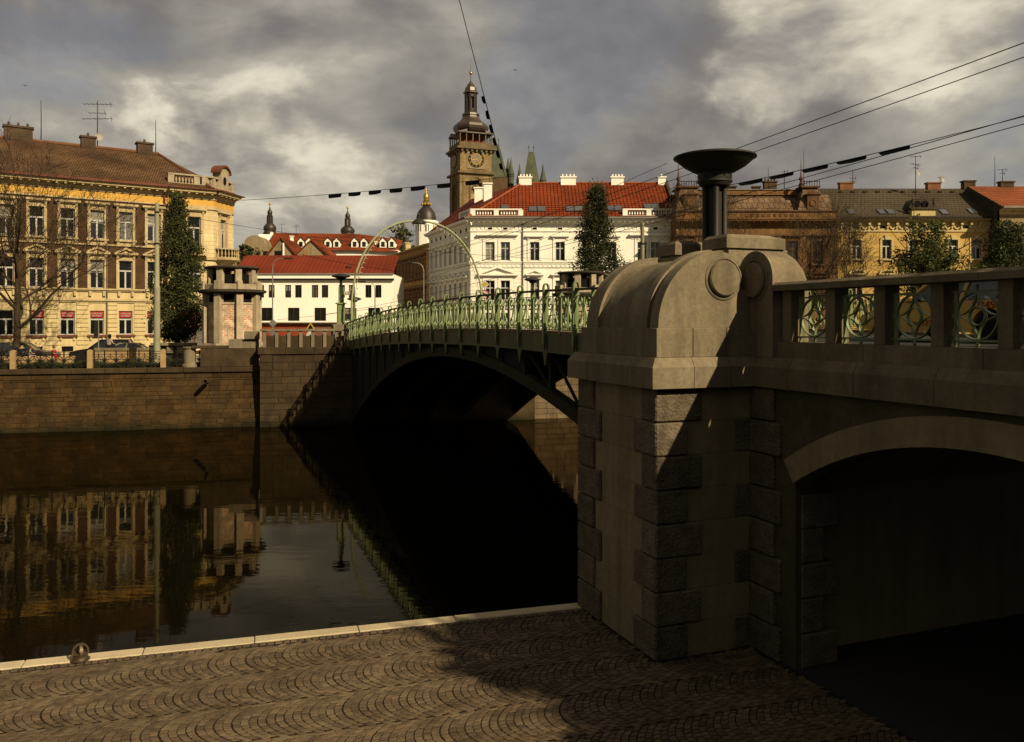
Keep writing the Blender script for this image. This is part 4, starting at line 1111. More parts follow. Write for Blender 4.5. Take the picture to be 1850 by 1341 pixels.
b.prism(q + q2[::-1], 'y', -0.25, 0.75); C2.put(b, 'aedicule_hood', m_tin)
# round balcony on the corner, small one on the front
b = MB(); b.lathe([(0.2, 4.9), (0.7, 5.1), (1.15, 5.5), (1.45, 5.62), (1.5, 5.86), (0, 5.86)], 20, (1.6, 0.0, 0)); C2.put(b, 'balcony', m_creamP, smooth=30)
b = MB(); b.lathe([(1.42, 6.55), (1.42, 6.68), (1.25, 6.68), (1.25, 6.55)], 20, (1.6, 0.0, 0)); C2.put(b, 'balcony_rail', m_conc)
for i in range(15):
    a = R(180 + i*180/14)
    b = MB(); b.lathe([(0.06, 5.86), (0.03, 5.95), (0.075, 6.12), (0.03, 6.4), (0.06, 6.55)], 6, (1.6+1.34*math.cos(a), 1.34*math.sin(a), 0)); C2.put(b, 'baluster', m_creamP)
b = MB(); b.box(xw-1.0, xw+1.0, -0.75, 0.0, 5.86, 6.0); b.box(xw-1.0, xw+1.0, -0.75, -0.62, 6.5, 6.66); C1.put(b, 'small_balcony', m_creamP)
for i in range(8):
    b = MB(); b.box(xw-0.95+i*0.26, xw-0.87+i*0.26, -0.73, -0.65, 6.0, 6.5); C1.put(b, 'baluster', m_creamP)
b = MB(); b.prism([(SX0, 0.3), (SXC, 0.3), (SXC+2.3, 2.8), (SXC+2.3, 11.5), (SX0, 11.5)], 'z', -3.0, 11.6); b.build('body', m_cream, Lh)
# tiled roof with a hip
EZ, RZ = 11.72, 15.6
rf = roofmesh(Lh, 'roof', m_roofL, [(0,1,2,3), (1,4,2), (4,5,2), (5,6,3,2)],
              [(SX0, -0.85, EZ), (SXC-0.2, -0.85, EZ), (8.94, 6.0, RZ), (SX0, 6.0, RZ), (SXC+3.0, 2.0, EZ), (SXC+3.0, 12.4, EZ), (SX0, 12.4, EZ)])
b = MB(); b.tube([(SXC-0.2, -0.85, EZ+0.05), (8.94, 6.0, RZ+0.03), (SX0, 6.0, RZ+0.03)], 0.16, 8); b.build('ridge_tiles', mat('ridge tile', (0.26, 0.12, 0.06), 0.8), Lh)
m_chim = tile_mat('sooty chimney brick', (0.20, 0.13, 0.08), (0.13, 0.085, 0.055), (0.09, 0.065, 0.045), 0.28, 0.09, 0.012, 0.5)
for p, w_, hh in ((33, 2.1, 0.95), (159, 1.15, 0.75), (261, 1.3, 0.75)):
    chimney(rf, (sL(p, 6.0), 6.0, RZ), w_, 0.8, hh, m_chim, 3 if w_ > 2 else 1)
Lp = lambda p, y, z: Matrix.Translation(LO) @ Matrix.Rotation(LA, 4, 'Z') @ Vector((sL(p, y), y, z))
aerial('bare branching aerial with pale dish at the middle of the left brick house roof', Lp(176, 6.0, RZ), 4.2, ((3.9, 2.4, 7), (3.1, 1.4, 4), (2.6, 2.6, 6)), dish=0.9)
rod('tall thin rod near the left chimney of the brick house', Lp(74, 6.0, RZ), 3.6)
rod('tall thin rod near the right chimney of the brick house', Lp(281, 6.0, RZ), 3.2)
b = MB(); b.tube([(sx7-0.25, -0.18, 11.5), (sx7-0.25, -0.18, -2.4)], 0.07, 8); b.build('downpipe', m_tin, Lh)
b = MB(); b.tube([(sL(193), -0.12, 10.0), (sL(193), -0.12, -2.4)], 0.055, 8); b.build('downpipe', mat('grey downpipe', (0.25, 0.21, 0.15), 0.6), Lh)
# round red shop sign by the corner door
sg = thing('door_sign', 'square red sign with pale round emblem over the corner shop door', 'sign')
sg.location = Matrix.Translation(LO) @ Matrix.Rotation(LA, 4, 'Z') @ Vector((xw-0.3, -0.22, 0.15)); sg.rotation_euler = (0, 0, LA)
b = MB(); b.box(-0.65, 0.65, 0, 0.06, -0.75, 0.75); b.build('board', m_sign, sg)
b = MB(); b.ribbon([(0.5*math.cos(R(t)), 0.5*math.sin(R(t))) for t in range(0, 360, 15)], 'xz', -0.01, 0.02, 0.10, True); b.ribbon([(-0.3, 0.05), (-0.1, -0.12), (0.15, 0.0), (0.3, -0.1)], 'xz', -0.01, 0.02, 0.12); b.build('emblem', m_text, sg)
# ------------------------------------------------------------------ white corner house in the middle
m_wh = mat('white stucco', (1.50, 1.45, 1.25), 0.85, (1.38, 1.32, 1.11), 0.4, 0.06, 20, streak=0.10)
m_whs = m_wh
m_lead = mat('grey sheet metal', (0.34, 0.29, 0.23), 0.6, (0.27, 0.23, 0.18), 0.8)
m_roofR = tile_mat('orange roof tiles', (0.37, 0.070, 0.018), (0.29, 0.054, 0.015), (0.07, 0.013, 0.005), 0.42, 0.30, 0.050, 1.0, mottle=0.25, nscale=0.3, offset=0.0)
WX0, WX1, WY = -4.69, 18.45, 95.0
Wh = thing('white_house', 'white stuccoed corner house with orange tiled roof and roof balustrades', 'house', (WX0, WY, 0), 0)
WL = WX1 - WX0
Wf = Fac(Wh, 0, 0, 0)
wxf = lambda p: (p-CX)/FPX*WY - WX0
px_w = [885.3, 913, 966, 1012, 1060, 1105, 1160, 1184]
wxs = [wxf(p) for p in px_w]
ww = 1.05
ups = [(x-ww/2, 7.0, ww, 2.1) for x in wxs]; los = [(x-ww/2, 2.55, ww, 2.2) for x in wxs]; gds = [(x-ww/2, -1.2, ww, 2.3) for x in wxs]
Wf.wall(0, WL, -2.4, 11.25, ups+los+gds, m_wh)
for i, x in enumerate(wxs):
    pair = i in (0, 1, 6, 7)
    Wf.window(x-ww/2, 7.0, ww, 2.1, 'cross', 0.66, curtain=(i == 0)); Wf.window(x-ww/2, 2.55, ww, 2.2, 'cross', 0.62); Wf.window(x-ww/2, -1.2, ww, 2.3, 'cross', 0.62)
    Wf.surround(x-ww/2, 7.0, ww, 2.1, m_wh, 0.30, None if pair else 'flat', sill=False); Wf.surround(x-ww/2, 2.55, ww, 2.2, m_wh, 0.30, None if pair else 'ped', sill=False)
    Wf.bar(x-0.33, x+0.33, -0.06, 0.0, 10.42, 10.80, m_wh, 'attic_vent_frame'); Wf.bar(x-0.24, x+0.24, -0.075, -0.061, 10.50, 10.74, m_void, 'attic_vent')
for (a, c) in ((wxs[0], wxs[1]), (wxs[6], wxs[7])):
    xc, hw = (a+c)/2, (c-a)/2 + 1.2
    b = MB(); b.box(xc-hw, xc+hw, -0.05, 0, 9.42, 9.72); b.box(xc-hw-0.1, xc+hw+0.1, -0.24, 0, 9.72, 9.82); b.box(xc-hw-0.25, xc+hw+0.25, -0.38, 0, 9.82, 10.0); Wf.put(b, 'double_hood', m_wh)
    b = MB(); z0 = 5.5; b.box(xc-hw, xc+hw, -0.05, 0, 5.02, 5.3); b.box(xc-hw-0.25, xc+hw+0.25, -0.38, 0, 5.3, 5.5)
    b.prism([(xc-hw, z0), (xc+hw, z0), (xc, z0+0.72)], 'y', -0.12, 0)
    for sg in (-1, 1): b.prism([(xc+sg*(hw+0.25), z0), (xc+sg*(hw-0.2), z0), (xc, z0+0.64), (xc, z0+0.86)], 'y', -0.38, -0.12)
    Wf.put(b, 'double_pediment', m_wh)
    for k in range(12):                      # festoons in the frieze panels
        Wf.bar(xc-hw-0.8+k*(2*hw+1.6)/12, xc-hw-0.5+k*(2*hw+1.6)/12, -0.05, 0, 10.55-0.08*(k % 2), 10.75, m_wh, 'festoon')
for z0, z1, o_ in ((10.28, 10.38, 0.10), (6.78, 6.90, 0.14), (6.62, 6.78, 0.06), (5.95, 6.05, 0.0), (6.22, 6.30, 0.10), (1.6, 1.9, 0.2)):
    if o_: Wf.bar(0-0.02, WL, -o_, 0, z0, z1, m_wh, 'string_course')
for k in range(46):
    Wf.bar(k*WL/46+0.1, k*WL/46+0.32, -0.05, 0, 6.36, 6.54, m_wh, 'frieze_block')
for z in [-2.2 + 0.44*k for k in range(9)] + [2.7+0.44*k for k in range(8)]:
    for (a, c) in ((0.0, wxs[0]-0.95), (wxs[1]+0.95, wxf(943)), (wxf(1125), wxs[6]-0.95)):
        Wf.put(MB().cbox(a, c, -0.035, 0.01, z+0.015, z+0.425, 0.015), 'rustication_block', m_wh)
Wf.cornice(-0.6, WL+0.2, 10.95, 11.65, 0.75, m_wh, modillion=0.62)
Wf.bar(-0.65, WL+0.25, -0.95, -0.6, 11.66, 11.86, m_lead, 'gutter')
b = MB(); b.prism([(-0.9, 11.62), (-0.9, 11.70), (0.5, 12.0), (0.5, 11.62)], 'x', -0.6, wxf(943)); Wf.put(b, 'roof_apron', m_lead)
Wf.balustrade(0.0, wxf(943), 12.05, 12.72, m_wh, 0.0, 0.30, [0.0, wxf(897)-0.3, wxf(938)-0.1], 0.55)
Wf.balustrade(wxf(1125), WL, 12.05, 12.72, m_wh, 0.0, 0.30, [wxf(1125), wxf(1168), WL-0.55], 0.55)
b = MB(); b.tube([(wxf(944.5), -0.12, 11.5), (wxf(944.5), -0.12, -2.4)], 0.07, 8); Wf.put(b, 'downpipe', m_lead)
# long shaded side along the street
SA = math.atan2(-DV.y, -DV.x)
SL = 17.5
far = DV*SL
Ws = Fac(Wh, far.x, far.y, SA)
sw_ = [1.4 + 2.08*i for i in range(8)]
Ws.wall(0, SL, -2.4, 11.25, [(x-0.5, z, 1.0, 2.1) for x in sw_ for z in (7.0, 2.55, -1.2)], m_whs)
for x in sw_:
    for z, hd in ((7.0, 'flat'), (2.55, 'ped'), (-1.2, None)):
        Ws.window(x-0.5, z, 1.0, 2.1, 'cross', 0.64); Ws.surround(x-0.5, z, 1.0, 2.1, m_whs, 0.22, hd, sill=False)
    Ws.bar(x-0.25, x+0.25, -0.03, 0.0, 10.42, 10.80, m_void, 'attic_vent')
for z0, z1, o_ in ((10.25, 10.38, 0.10), (6.62, 6.90, 0.14), (1.6, 1.9, 0.2), (5.9, 6.0, 0.1)): Ws.bar(0, SL, -o_, 0, z0, z1, m_whs, 'string_course')
Ws.cornice(0, SL+0.55, 10.95, 11.65, 0.75, m_whs, modillion=0.7)
Ws.balustrade(SL-4.2, SL, 12.05, 12.72, m_whs, 0.0, 0.30, [SL-4.2, SL-0.55], 0.55)
b = MB(); b.prism([(0, 0.4), (WL, 0.4), (WL, 12), (far.x+4, far.y-1), (far.x+0.5, far.y)], 'z', -2.4, 11.3); b.build('body', m_whs, Wh)
# roof: front slope, hip to the street, long side slope
RZ2 = 16.75
rv = [(-0.4, -0.5, 11.75), (WL, -0.5, 11.75), (WL, 6.2, RZ2), (5.9, 6.2, RZ2), (far.x-0.4, far.y, 11.75), (far.x+5.6, far.y, RZ2-0.4), (WL, 13, 11.75)]
rw2 = roofmesh(Wh, 'roof', m_roofR, [(0,1,2,3), (0,3,5,4), (1,6,2), (3,2,6,5)], rv)
slope_w = math.atan2(RZ2-11.75, 6.7)
def on_front(p, py):
    """a point of the front roof slope seen at a pixel"""
    # plane through the eave (y=-0.5,z=11.75) rising to the ridge (y=6.2,z=RZ2)
    k = (HY-py)/FPX; g = (RZ2-11.75)/6.7
    Yw = (11.75 - g*(WY-0.5)) / (k - g)
    return ((p-CX)/FPX*Yw - WX0, Yw - WY, k*Yw)
for p, py, w_ in ((962.5, 378.5, 0.95), (978.5, 378.5, 0.95), (1029.5, 378, 0.95), (1045, 378, 0.95), (1103, 377, 0.9), (1117, 377, 0.9), (1170, 374, 0.9), (1184, 374, 0.9), (912, 376, 0.9)):
    skylight(rw2, on_front(p, py), w_, 1.15, slope_w)
for p, w_ in ((949, 1.5), (1026.5, 1.8), (1115, 1.5), (1195, 0.9)):
    k = (p-CX)/FPX
    chimney(rw2, (k*(WY+6.2)-WX0, 6.2, RZ2), w_, 0.7, 0.62, m_wh, 4 if w_ > 1 else 1)
for t_ in (6.0, 9.5):
    chimney(rw2, (DV*t_).xyz + EV*4.2 + Vector((0, 0, RZ2-1.6)), 1.0, 0.8, 1.6, m_wh, 0)
b = MB(); b.tube([(-0.4, -0.5, 11.8), (5.9, 6.2, RZ2+0.04), (WL, 6.2, RZ2+0.04)], 0.13, 6); b.build('ridge_tiles', mat('orange ridge tile', (0.50, 0.13, 0.045), 0.8), Wh)
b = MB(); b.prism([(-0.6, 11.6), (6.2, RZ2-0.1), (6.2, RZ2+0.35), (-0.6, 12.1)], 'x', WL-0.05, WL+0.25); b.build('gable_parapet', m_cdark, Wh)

# ------------------------------------------------------------------ tan house further along the street
m_tan = mat('ochre brown stucco', (1.05, 0.64, 0.25), 0.85, (0.88, 0.52, 0.20), 0.5, 0.08, 20, streak=0.2)
m_tand = mat('dark brown trim', (0.50, 0.27, 0.11), 0.85, (0.38, 0.21, 0.09), 0.7)
TO = Vector((WX0, WY, 0)) + DV*39.0
Tn = thing('tan_street_house', 'tan brown house in shade along the street beside the white house', 'house', TO, SA)
T = Fac(Tn, 0, 0, 0)
TL = 21.4
tw = [1.2 + 2.0*i for i in range(10)]
T.wall(0, TL, -2.4, 10.2, [(x-0.5, z, 1.0, h) for x in tw for z, h in ((6.2, 2.4), (1.9, 2.3), (-1.6, 2.2))], m_tan)
for x in tw:
    for z, h in ((6.2, 2.4), (1.9, 2.3), (-1.6, 2.2)):
        T.window(x-0.5, z, 1.0, h, 'cross', 0.62, frame=m_tand); T.surround(x-0.5, z, 1.0, h, m_tand, 0.3, 'flat' if z > 0 else None, sill=z > 0)
for z0, z1, o_ in ((5.2, 5.45, 0.15), (1.1, 1.35, 0.2), (9.5, 9.65, 0.1)): T.bar(0, TL, -o_, 0, z0, z1, m_tan, 'string_course')
T.cornice(0, TL, 9.75, 10.4, 0.7, m_tan, modillion=0.8)
b = MB(); b.box(0, TL, 0.4, 11, -2.4, 10.2); b.build('body', m_tan, Tn)
roofmesh(Tn, 'roof', m_roofR, [(0,1,2,3), (0,3,4), (1,5,2)], [(-0.2, -0.6, 10.4), (TL, -0.6, 10.4), (TL, 6, 12.4), (4, 6, 12.4), (-0.2, 11, 10.4), (TL, 11, 10.4)])
b = MB(); b.tube([(2.6, -0.15, 10), (2.6, -0.15, -2.4)], 0.08, 8); b.build('downpipe', m_rod, Tn)
chimney(Tn, (1.5, 2.0, 11.2), 1.4, 0.8, 1.0, m_cream, 0)

# ------------------------------------------------------------------ plain white block across the square
m_whm = mat('bright white render', (1.50, 1.44, 1.24), 0.85, (1.40, 1.34, 1.14), 0.3, 0.04, 20)
m_roofM = tile_mat('dark red sheet roof', (0.25, 0.044, 0.018), (0.22, 0.038, 0.016), (0.14, 0.024, 0.010), 0.5, 30.0, 0.04, 0.4, mottle=0.15, nscale=0.2, offset=0.0)
MY = 100.0
Mx = lambda p: (p-CX)/FPX*MY
Md = thing('plain_white_house', 'plain white building with dark red roof and paired dark windows', 'house', (Mx(425), MY, 0), 0)
M_ = Fac(Md, 0, 0, 0)
ML = Mx(712) - Mx(425)
mx_ = lambda p: Mx(p) - Mx(425)
upw = [(mx_(a), 2.964, mx_(b_)-mx_(a), 1.509) for a, b_ in ((437, 448), (455, 466), (470, 477), (485, 496), (515, 526), (533, 545), (563, 575), (581, 593), (612, 623), (630, 641), (660, 671), (678, 689))]
low = [(mx_(a), 0.200, mx_(b_)-mx_(a), 1.564) for a, b_ in ((430, 450), (471, 492), (520, 541), (568, 589), (621, 641), (665, 686))]
M_.wall(0, ML, -2.9, 5.727, upw+low, m_whm, depth=0.2)
m_dkf = mat('dark window frame', (0.05, 0.042, 0.03), 0.6)
for (x, z, w_, h_) in upw: M_.window(x, z, w_, h_, 'two', frame=m_dkf, inset=0.1)
for (x, z, w_, h_) in low: M_.window(x, z, w_, h_, 'two', frame=m_dkf, inset=0.1)
M_.bar(0, ML, -0.35, 0, 5.045, 5.227, m_cdark, 'painted_eave_shadow'); M_.bar(-0.1, ML, -0.5, 0, 5.227, 5.682, m_whm, 'cornice'); M_.bar(-0.1, ML, -0.65, -0.45, 5.682, 5.836, m_lead, 'gutter')  # first bar: dark strip that imitates the eave's shadow below the cornice
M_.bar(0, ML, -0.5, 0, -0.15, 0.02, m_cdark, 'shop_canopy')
M_.bar(mx_(470), mx_(560), -0.12, 0, -2.3, -0.16, mat('rust red shop front', (0.42, 0.09, 0.035), 0.6), 'shop_front'); M_.bar(mx_(561), mx_(700), -0.12, 0, -2.3, -0.16, mat('brown shop front', (0.30, 0.15, 0.09), 0.6), 'shop_front')
b = MB(); b.box(0, ML, 0.4, 9, -2.9, 5.727); b.build('body', m_whm, Md)
rm = roofmesh(Md, 'roof', m_roofM, [(0,1,2,3)], [(-0.2, -0.6, 5.82), (ML, -0.6, 5.82), (ML, 4.6, 8.36), (-0.2, 4.6, 8.36)])
b = MB(); b.box(-0.25, 0.25, -0.2, 0.2, 0, 0.45); b.build('roof_vent', m_tin, rm, (mx_(629), 0.9, 6.6))

# ------------------------------------------------------------------ old roofs behind it
m_roofO = tile_mat('old red roof tiles', (0.44, 0.095, 0.025), (0.36, 0.08, 0.024), (0.14, 0.032, 0.012), 0.45, 0.30, 0.05, 0.8, mottle=0.5, nscale=0.25)
m_gab = mat('dirty gable render', (0.50, 0.38, 0.21), 0.9, (0.33, 0.25, 0.14), 0.35, 0.1, 10, streak=0.3)
OY = 150.0
Ox = lambda p, Y=OY: (p-CX)/FPX*Y
Oz = lambda py, Y=OY: (HY-py)/FPX*Y
Oh = thing('long_red_roofed_house', 'long old building with red tiled roof and small white dormers behind', 'house', (Ox(476), OY, 0), 0)
OL = Ox(720)-Ox(476)
b = MB(); b.box(0, OL, 0, 12, -2, Oz(452)); b.build('wall', m_whm, Oh)
orr = roofmesh(Oh, 'roof', m_roofO, [(0,1,2,3), (2,1,4,5), (0,3,6)], [(0, -0.6, Oz(453)), (Ox(646)-Ox(476), -0.6, Oz(453)), (Ox(638)-Ox(476), 6, Oz(423, 156)), (0.2, 6, Oz(421, 156)), (OL, -0.6, Oz(456)), (OL, 6, Oz(434, 156)), (0, 12, Oz(453))])
b = MB(); b.prism([(-0.7, Oz(455)), (6.0, Oz(420, 156)), (12, Oz(453)), (12, -2), (0, -2)], 'x', -0.4, 0.0); b.build('gable_wall', m_whm, Oh)
for p in (542, 557, 591, 607, 639.5, 656.5, 691, 707):
    b = MB(); b.prism([(-0.6, 0), (0.6, 0), (0.6, 1.1), (0, 1.75), (-0.6, 1.1)], 'y', 0, 2.6); dm = b.build('dormer', m_whm, orr, (Ox(p)-Ox(476), 0.6, Oz(447)))
    b = MB(); b.box(-0.32, 0.32, -0.03, 0.02, 0.15, 1.05); b.build('pane', m_glass, dm)
    b = MB(); b.prism([(-0.85, 1.0), (0, 1.92), (0.85, 1.0), (0.85, 1.12), (0, 2.05), (-0.85, 1.12)], 'y', -0.15, 2.7); b.build('dormer_roof', m_roofO, dm)
for p, py in ((522, 432), (608, 440), (677, 442)):
    chimney(orr, (Ox(p)-Ox(476), 2.0, Oz(py+6)), 0.5, 0.5, 1.2, m_whm, 0)
for i, (p0, p1, pt) in enumerate(((485, 531, 431), (537, 589, 435))):
    Y = 126.0 + i
    gx = lambda p: (p-CX)/FPX*Y
    g_ = thing('gable_house', ['gabled old house with patched render, left of two behind red roof', 'wider gabled old house, right of two behind the dark red roof'][i], 'house', (gx(p0), Y, 0), 0, 'gabled houses behind the square')
    w_ = gx(p1)-gx(p0); ze, za = Oz(460, Y), Oz(pt, Y)
    b = MB(); b.prism([(0, -2), (w_, -2), (w_, ze), (w_/2, za), (0, ze)], 'y', 0, 9); b.build('wall', m_gab, g_)
    b = MB(); b.prism([(-0.3, ze-0.25), (w_/2, za-0.02), (w_+0.3, ze-0.25), (w_+0.3, ze+0.05), (w_/2, za+0.25), (-0.3, ze+0.05)], 'y', -0.25, 9.3); b.build('roof', m_roofO, g_)
    b = MB(); b.box(w_*0.25, w_*0.5, -0.06, 0.1, ze-0.6, ze+0.55) if i == 0 else b.box(w_*0.22, w_*0.36, -0.06, 0.1, ze-0.3, ze+0.6); b.build('window', m_glass if i == 0 else m_tand, g_)
    if i == 0:
        b = MB(); b.box(w_*0.58, w_*0.63, -0.3, 0.0, ze-0.4, ze+1.7); b.build('flue', m_whm, g_)
g_ = thing('round_topped_villa', 'pale villa with round topped gable beside the corner house', 'house', ((470-30-CX)/FPX*128, 128, 0))
b = MB(); b.box(-2, 4.8, 0, 6, -2, Oz(450, 128)); b.prism([(0, Oz(450,128)), (3.2, Oz(450,128))] + [(1.6 + 1.6*math.cos(R(t)), Oz(450,128) + 0.5 + 1.6*math.sin(R(t))) for t in range(0, 181, 15)], 'y', 0, 4); b.build('wall', m_gab, g_)
b = MB(); b.box(3.0, 4.4, -0.05, 0.1, Oz(461,128), Oz(454,128)); b.build('window', m_glass, g_)

# ------------------------------------------------------------------ church towers on the hill
m_copper = mat('dark patinated copper', (0.060, 0.043, 0.028), 0.5, (0.036, 0.026, 0.018), 1.2, metal=0.3, spec=0.4)
m_gold = mat('gilded metal', (0.95, 0.62, 0.14), 0.30, (0.85, 0.50, 0.10), 3.0, metal=0.9, spec=0.5)
def onion(label, px, Y, ybase, prof, group='small onion topped church towers'):
    m = Y/FPX; zb = (HY-ybase)*m
    t = thing('church_tower', label, 'tower', ((px-CX)*m, Y, zb), R(10), group)
    b = MB(); b.box(-2.0*1.0, 2.0, -2.0, 2.0, -zb-2, -0.5); b.build('shaft', m_wh, t)
    b = MB(); b.lathe([(r*m, z*m) for r, z in prof[:7]], 16); b.build('onion', m_copper, t, smooth=40)
    for i in range(8):
        b = MB(); a = R(45*i+22); b.box(*(lambda x, y: (x-0.14, x+0.14, y-0.14, y+0.14))(prof[6][0]*m*0.85*math.cos(a), prof[6][0]*m*0.85*math.sin(a)), prof[6][1]*m, prof[7][1]*m)
        b.build('lantern_post', m_copper, t)
    b = MB(); b.lathe([(r*m, z*m) for r, z in prof[7:]], 16); b.build('cap', m_copper, t, smooth=40)
    b = MB(); b.lathe([(0.0, -0.25), (0.22, -0.1), (0.25, 0.05), (0.15, 0.22), (0.0, 0.3)], 10, (0, 0, prof[-1][1]*m+0.1)); b.build('gilt_ball', m_gold, t, smooth=60)
pr = [(12.5, -4), (11.5, 0), (10, 3), (11.3, 7), (11, 11), (7, 16), (5.2, 18), (5.2, 30), (5.6, 31), (3.8, 32.5), (4.6, 36), (4, 39), (1.6, 43), (1.4, 45), (0.6, 47), (0.5, 51)]
onion('left small onion topped church tower above the old red roof', 487.5, 172, 421, pr)
onion('right small onion topped church tower above the old red roof', 628, 172, 425, [(r*1.12 if z < 18 else r, z*0.95) for r, z in pr])
# domed chapel with gilded lantern
CYm = 180/FPX
ch = thing('domed_chapel', 'small white chapel with dark dome and gilded lantern left of the tower', 'chapel', ((770-CX)*CYm, 180, (HY-404)*CYm), 0.2)
b = MB(); b.lathe([(2.3, -22), (2.3, 0), (2.6, 0.1), (2.6, 0.5), (2.0, 0.6)], 8); b.build('drum', m_wh, ch)
for i in range(8):
    a = R(45*i); b = MB(); b.box(-0.35, 0.35, -0.1, 0.1, -1.9, -0.4); b.build('window', m_glass, ch, (2.14*math.sin(a), -2.14*math.cos(a), 0), (0, 0, a))
b = MB(); b.lathe([(2.15, 0.55), (2.1, 1.4), (1.8, 2.4), (1.2, 3.2), (0.75, 3.6), (0.8, 3.8), (0, 3.8)], 20); b.build('dome', m_copper, ch, smooth=40)
for i in range(8):
    a = R(45*i); b = MB(); b.tube([(0.55*math.cos(a), 0.55*math.sin(a), 3.8), (0.55*math.cos(a), 0.55*math.sin(a), 4.9)], 0.10, 6); b.build('lantern_post', m_gold, ch)
b = MB(); b.lathe([(0.8, 4.85), (0.5, 5.0), (0.62, 5.5), (0.55, 6.1), (0.2, 6.5), (0.1, 6.9), (0.14, 7.1), (0, 7.5)], 14); b.build('gilded_cap', m_gold, ch, smooth=40)
for i in range(8):
    a = R(45*i+20); b = MB(); b.lathe([(0.1, 3.8), (0.24, 4.0), (0.12, 4.3), (0, 4.5)], 8, (0.95*math.cos(a), 0.95*math.sin(a), 0)); b.build('gilded_urn', m_gold, ch)

# ------------------------------------------------------------------ the tall clock tower
m_twr = tile_mat('golden tower ashlar', (0.44, 0.315, 0.150), (0.34, 0.235, 0.11), (0.20, 0.14, 0.07), 0.9, 0.42, 0.035, 0.5, mottle=0.4, nscale=0.35)
m_twrd = mat('tower trim stone', (0.26, 0.19, 0.10), 0.85, (0.17, 0.125, 0.065), 0.6)
m_onion = mat('bronze brown copper', (0.090, 0.050, 0.026), 0.45, (0.062, 0.035, 0.019), 0.5, metal=0.2, spec=0.5)
TY = 200.0; tm = TY/FPX
tz = lambda py: (HY-py)*tm
tw_ = thing('clock_tower', 'tall stone clock tower with brown onion dome and gilded ball', 'tower', ((849-CX)*tm, TY+4, 0), ANG)
A = 4.1
def tfac(k): 
    return Fac(tw_, *(Matrix.Rotation(R(90*k), 3, 'Z') @ Vector((-A, -A, 0))).xy, R(90*k))
for k in range(4):
    F_ = tfac(k)
    F_.wall(0, 2*A, -2.5, tz(314), [(2.7, tz(382), 2.8, tz(330)-tz(382))], m_twr, depth=0.6, thick=0.9)
    if k in (0, 3):
        w0, w1, zb, zt_ = 2.7, 5.5, tz(382), tz(330)
        b = MB(); o_ = [(4.1+1.75*math.cos(R(t)), tz(333)+2.0*math.sin(R(t))) for t in range(0, 181, 15)]; i_ = [(4.1+1.38*math.cos(R(t)), tz(333)+1.6*math.sin(R(t))) for t in range(0, 181, 15)]
        b.prism(o_+i_[::-1], 'y', -0.18, 0.1); b.box(2.35, 2.72, -0.18, 0.1, zb, tz(333)); b.box(5.48, 5.85, -0.18, 0.1, zb, tz(333)); F_.put(b, 'belfry_arch', m_twrd)
        b = MB(); b.box(4.0, 4.2, 0.1, 0.3, zb, tz(344)); b.ribbon([(4.1+0.55*math.cos(R(t)), tz(337)+0.55*math.sin(R(t))) for t in range(0, 360, 20)], 'xz', 0.2, 0.2, 0.2, True)
        for c in (3.4, 4.8): b.ribbon([(c+0.66*math.cos(R(t)), tz(346)+0.9*math.sin(R(t))) for t in range(0, 181, 20)], 'xz', 0.2, 0.2, 0.16)
        F_.put(b, 'tracery', m_twrd)
        b = MB(); b.box(2.9, 3.85, 0.4, 0.5, zb, tz(350)); F_.put(b, 'louvre', mat('wooden louvre', (0.62, 0.40, 0.16), 0.8)); b = MB(); b.box(4.35, 5.3, 0.4, 0.5, zb, tz(350)); F_.put(b, 'louvre', MATS['wooden louvre'])
    F_.bar(-0.55, 2*A+0.55, -0.6, 0.3, tz(314), tz(310.5), m_twrd, 'cornice')
    F_.wall(0.15, 2*A-0.15, tz(310.5), tz(270), [], m_twr, y=0.12)
    F_.bar(-0.75, 2*A+0.75, -0.8, 0.4, tz(270), tz(266.5), m_twrd, 'cornice')
    for q in range(7): F_.bar(0.3+q*1.2, 0.75+q*1.2, -0.55, 0.1, tz(275), tz(270), m_twrd, 'corbel')
    F_.bar(-0.1, 2*A+0.1, 0.0, 0.25, tz(266.5), tz(257), m_twrd, 'gallery_parapet')
    for q in range(6): F_.bar(0.0+q*1.6, 0.24+q*1.6, 0.02, 0.26, tz(257), tz(241), m_twrd, 'gallery_post')
    b = MB(); b.prism([(-0.25, tz(241)), (-0.25, tz(239)), (1.8, tz(234)), (1.8, tz(241))], 'x', -0.25, 2*A+0.25); F_.put(b, 'gallery_roof', m_onion)
    # clock: square panel, dark ring with gilt numerals, pale dial, hands
    cx, cz, cr = 4.1, tz(287.5), 2.0
    pn = F_.put(MB().box(cx-2.25, cx+2.25, -0.02, 0.13, cz-2.3, cz+2.3), 'clock_panel', mat('pale clock panel', (0.42, 0.32, 0.19), 0.85))
    def disc(r0, r1, y0, y1):
        q = MB()
        o2 = [(cx+r1*math.cos(R(t)), cz+r1*math.sin(R(t))) for t in range(0, 360, 10)]
        if r0 <= 0: q.prism(o2, 'y', y0, y1); return q
        n = 36; vs = []; fs = []
        for i in range(n):
            a = R(10*i)
            for rr, yy in ((r0, y0), (r1, y0), (r1, y1), (r0, y1)): vs.append((cx+rr*math.cos(a), yy, cz+rr*math.sin(a)))
        for i in range(n):
            j = (i+1) % n
            for m2 in range(4): fs.append((i*4+m2, i*4+(m2+1) % 4, j*4+(m2+1) % 4, j*4+m2))
        return q.add(vs, fs)
    F_.put(disc(0, cr, -0.08, 0.05), 'clock_ring', mat('black clock ring', (0.02, 0.017, 0.012), 0.6))
    F_.put(disc(1.22, 1.34, -0.13, -0.06), 'gilt_ring', m_gold)
    F_.put(disc(0, 1.20, -0.11, -0.05), 'clock_dial', mat('pale clock dial', (0.36, 0.30, 0.20), 0.8))
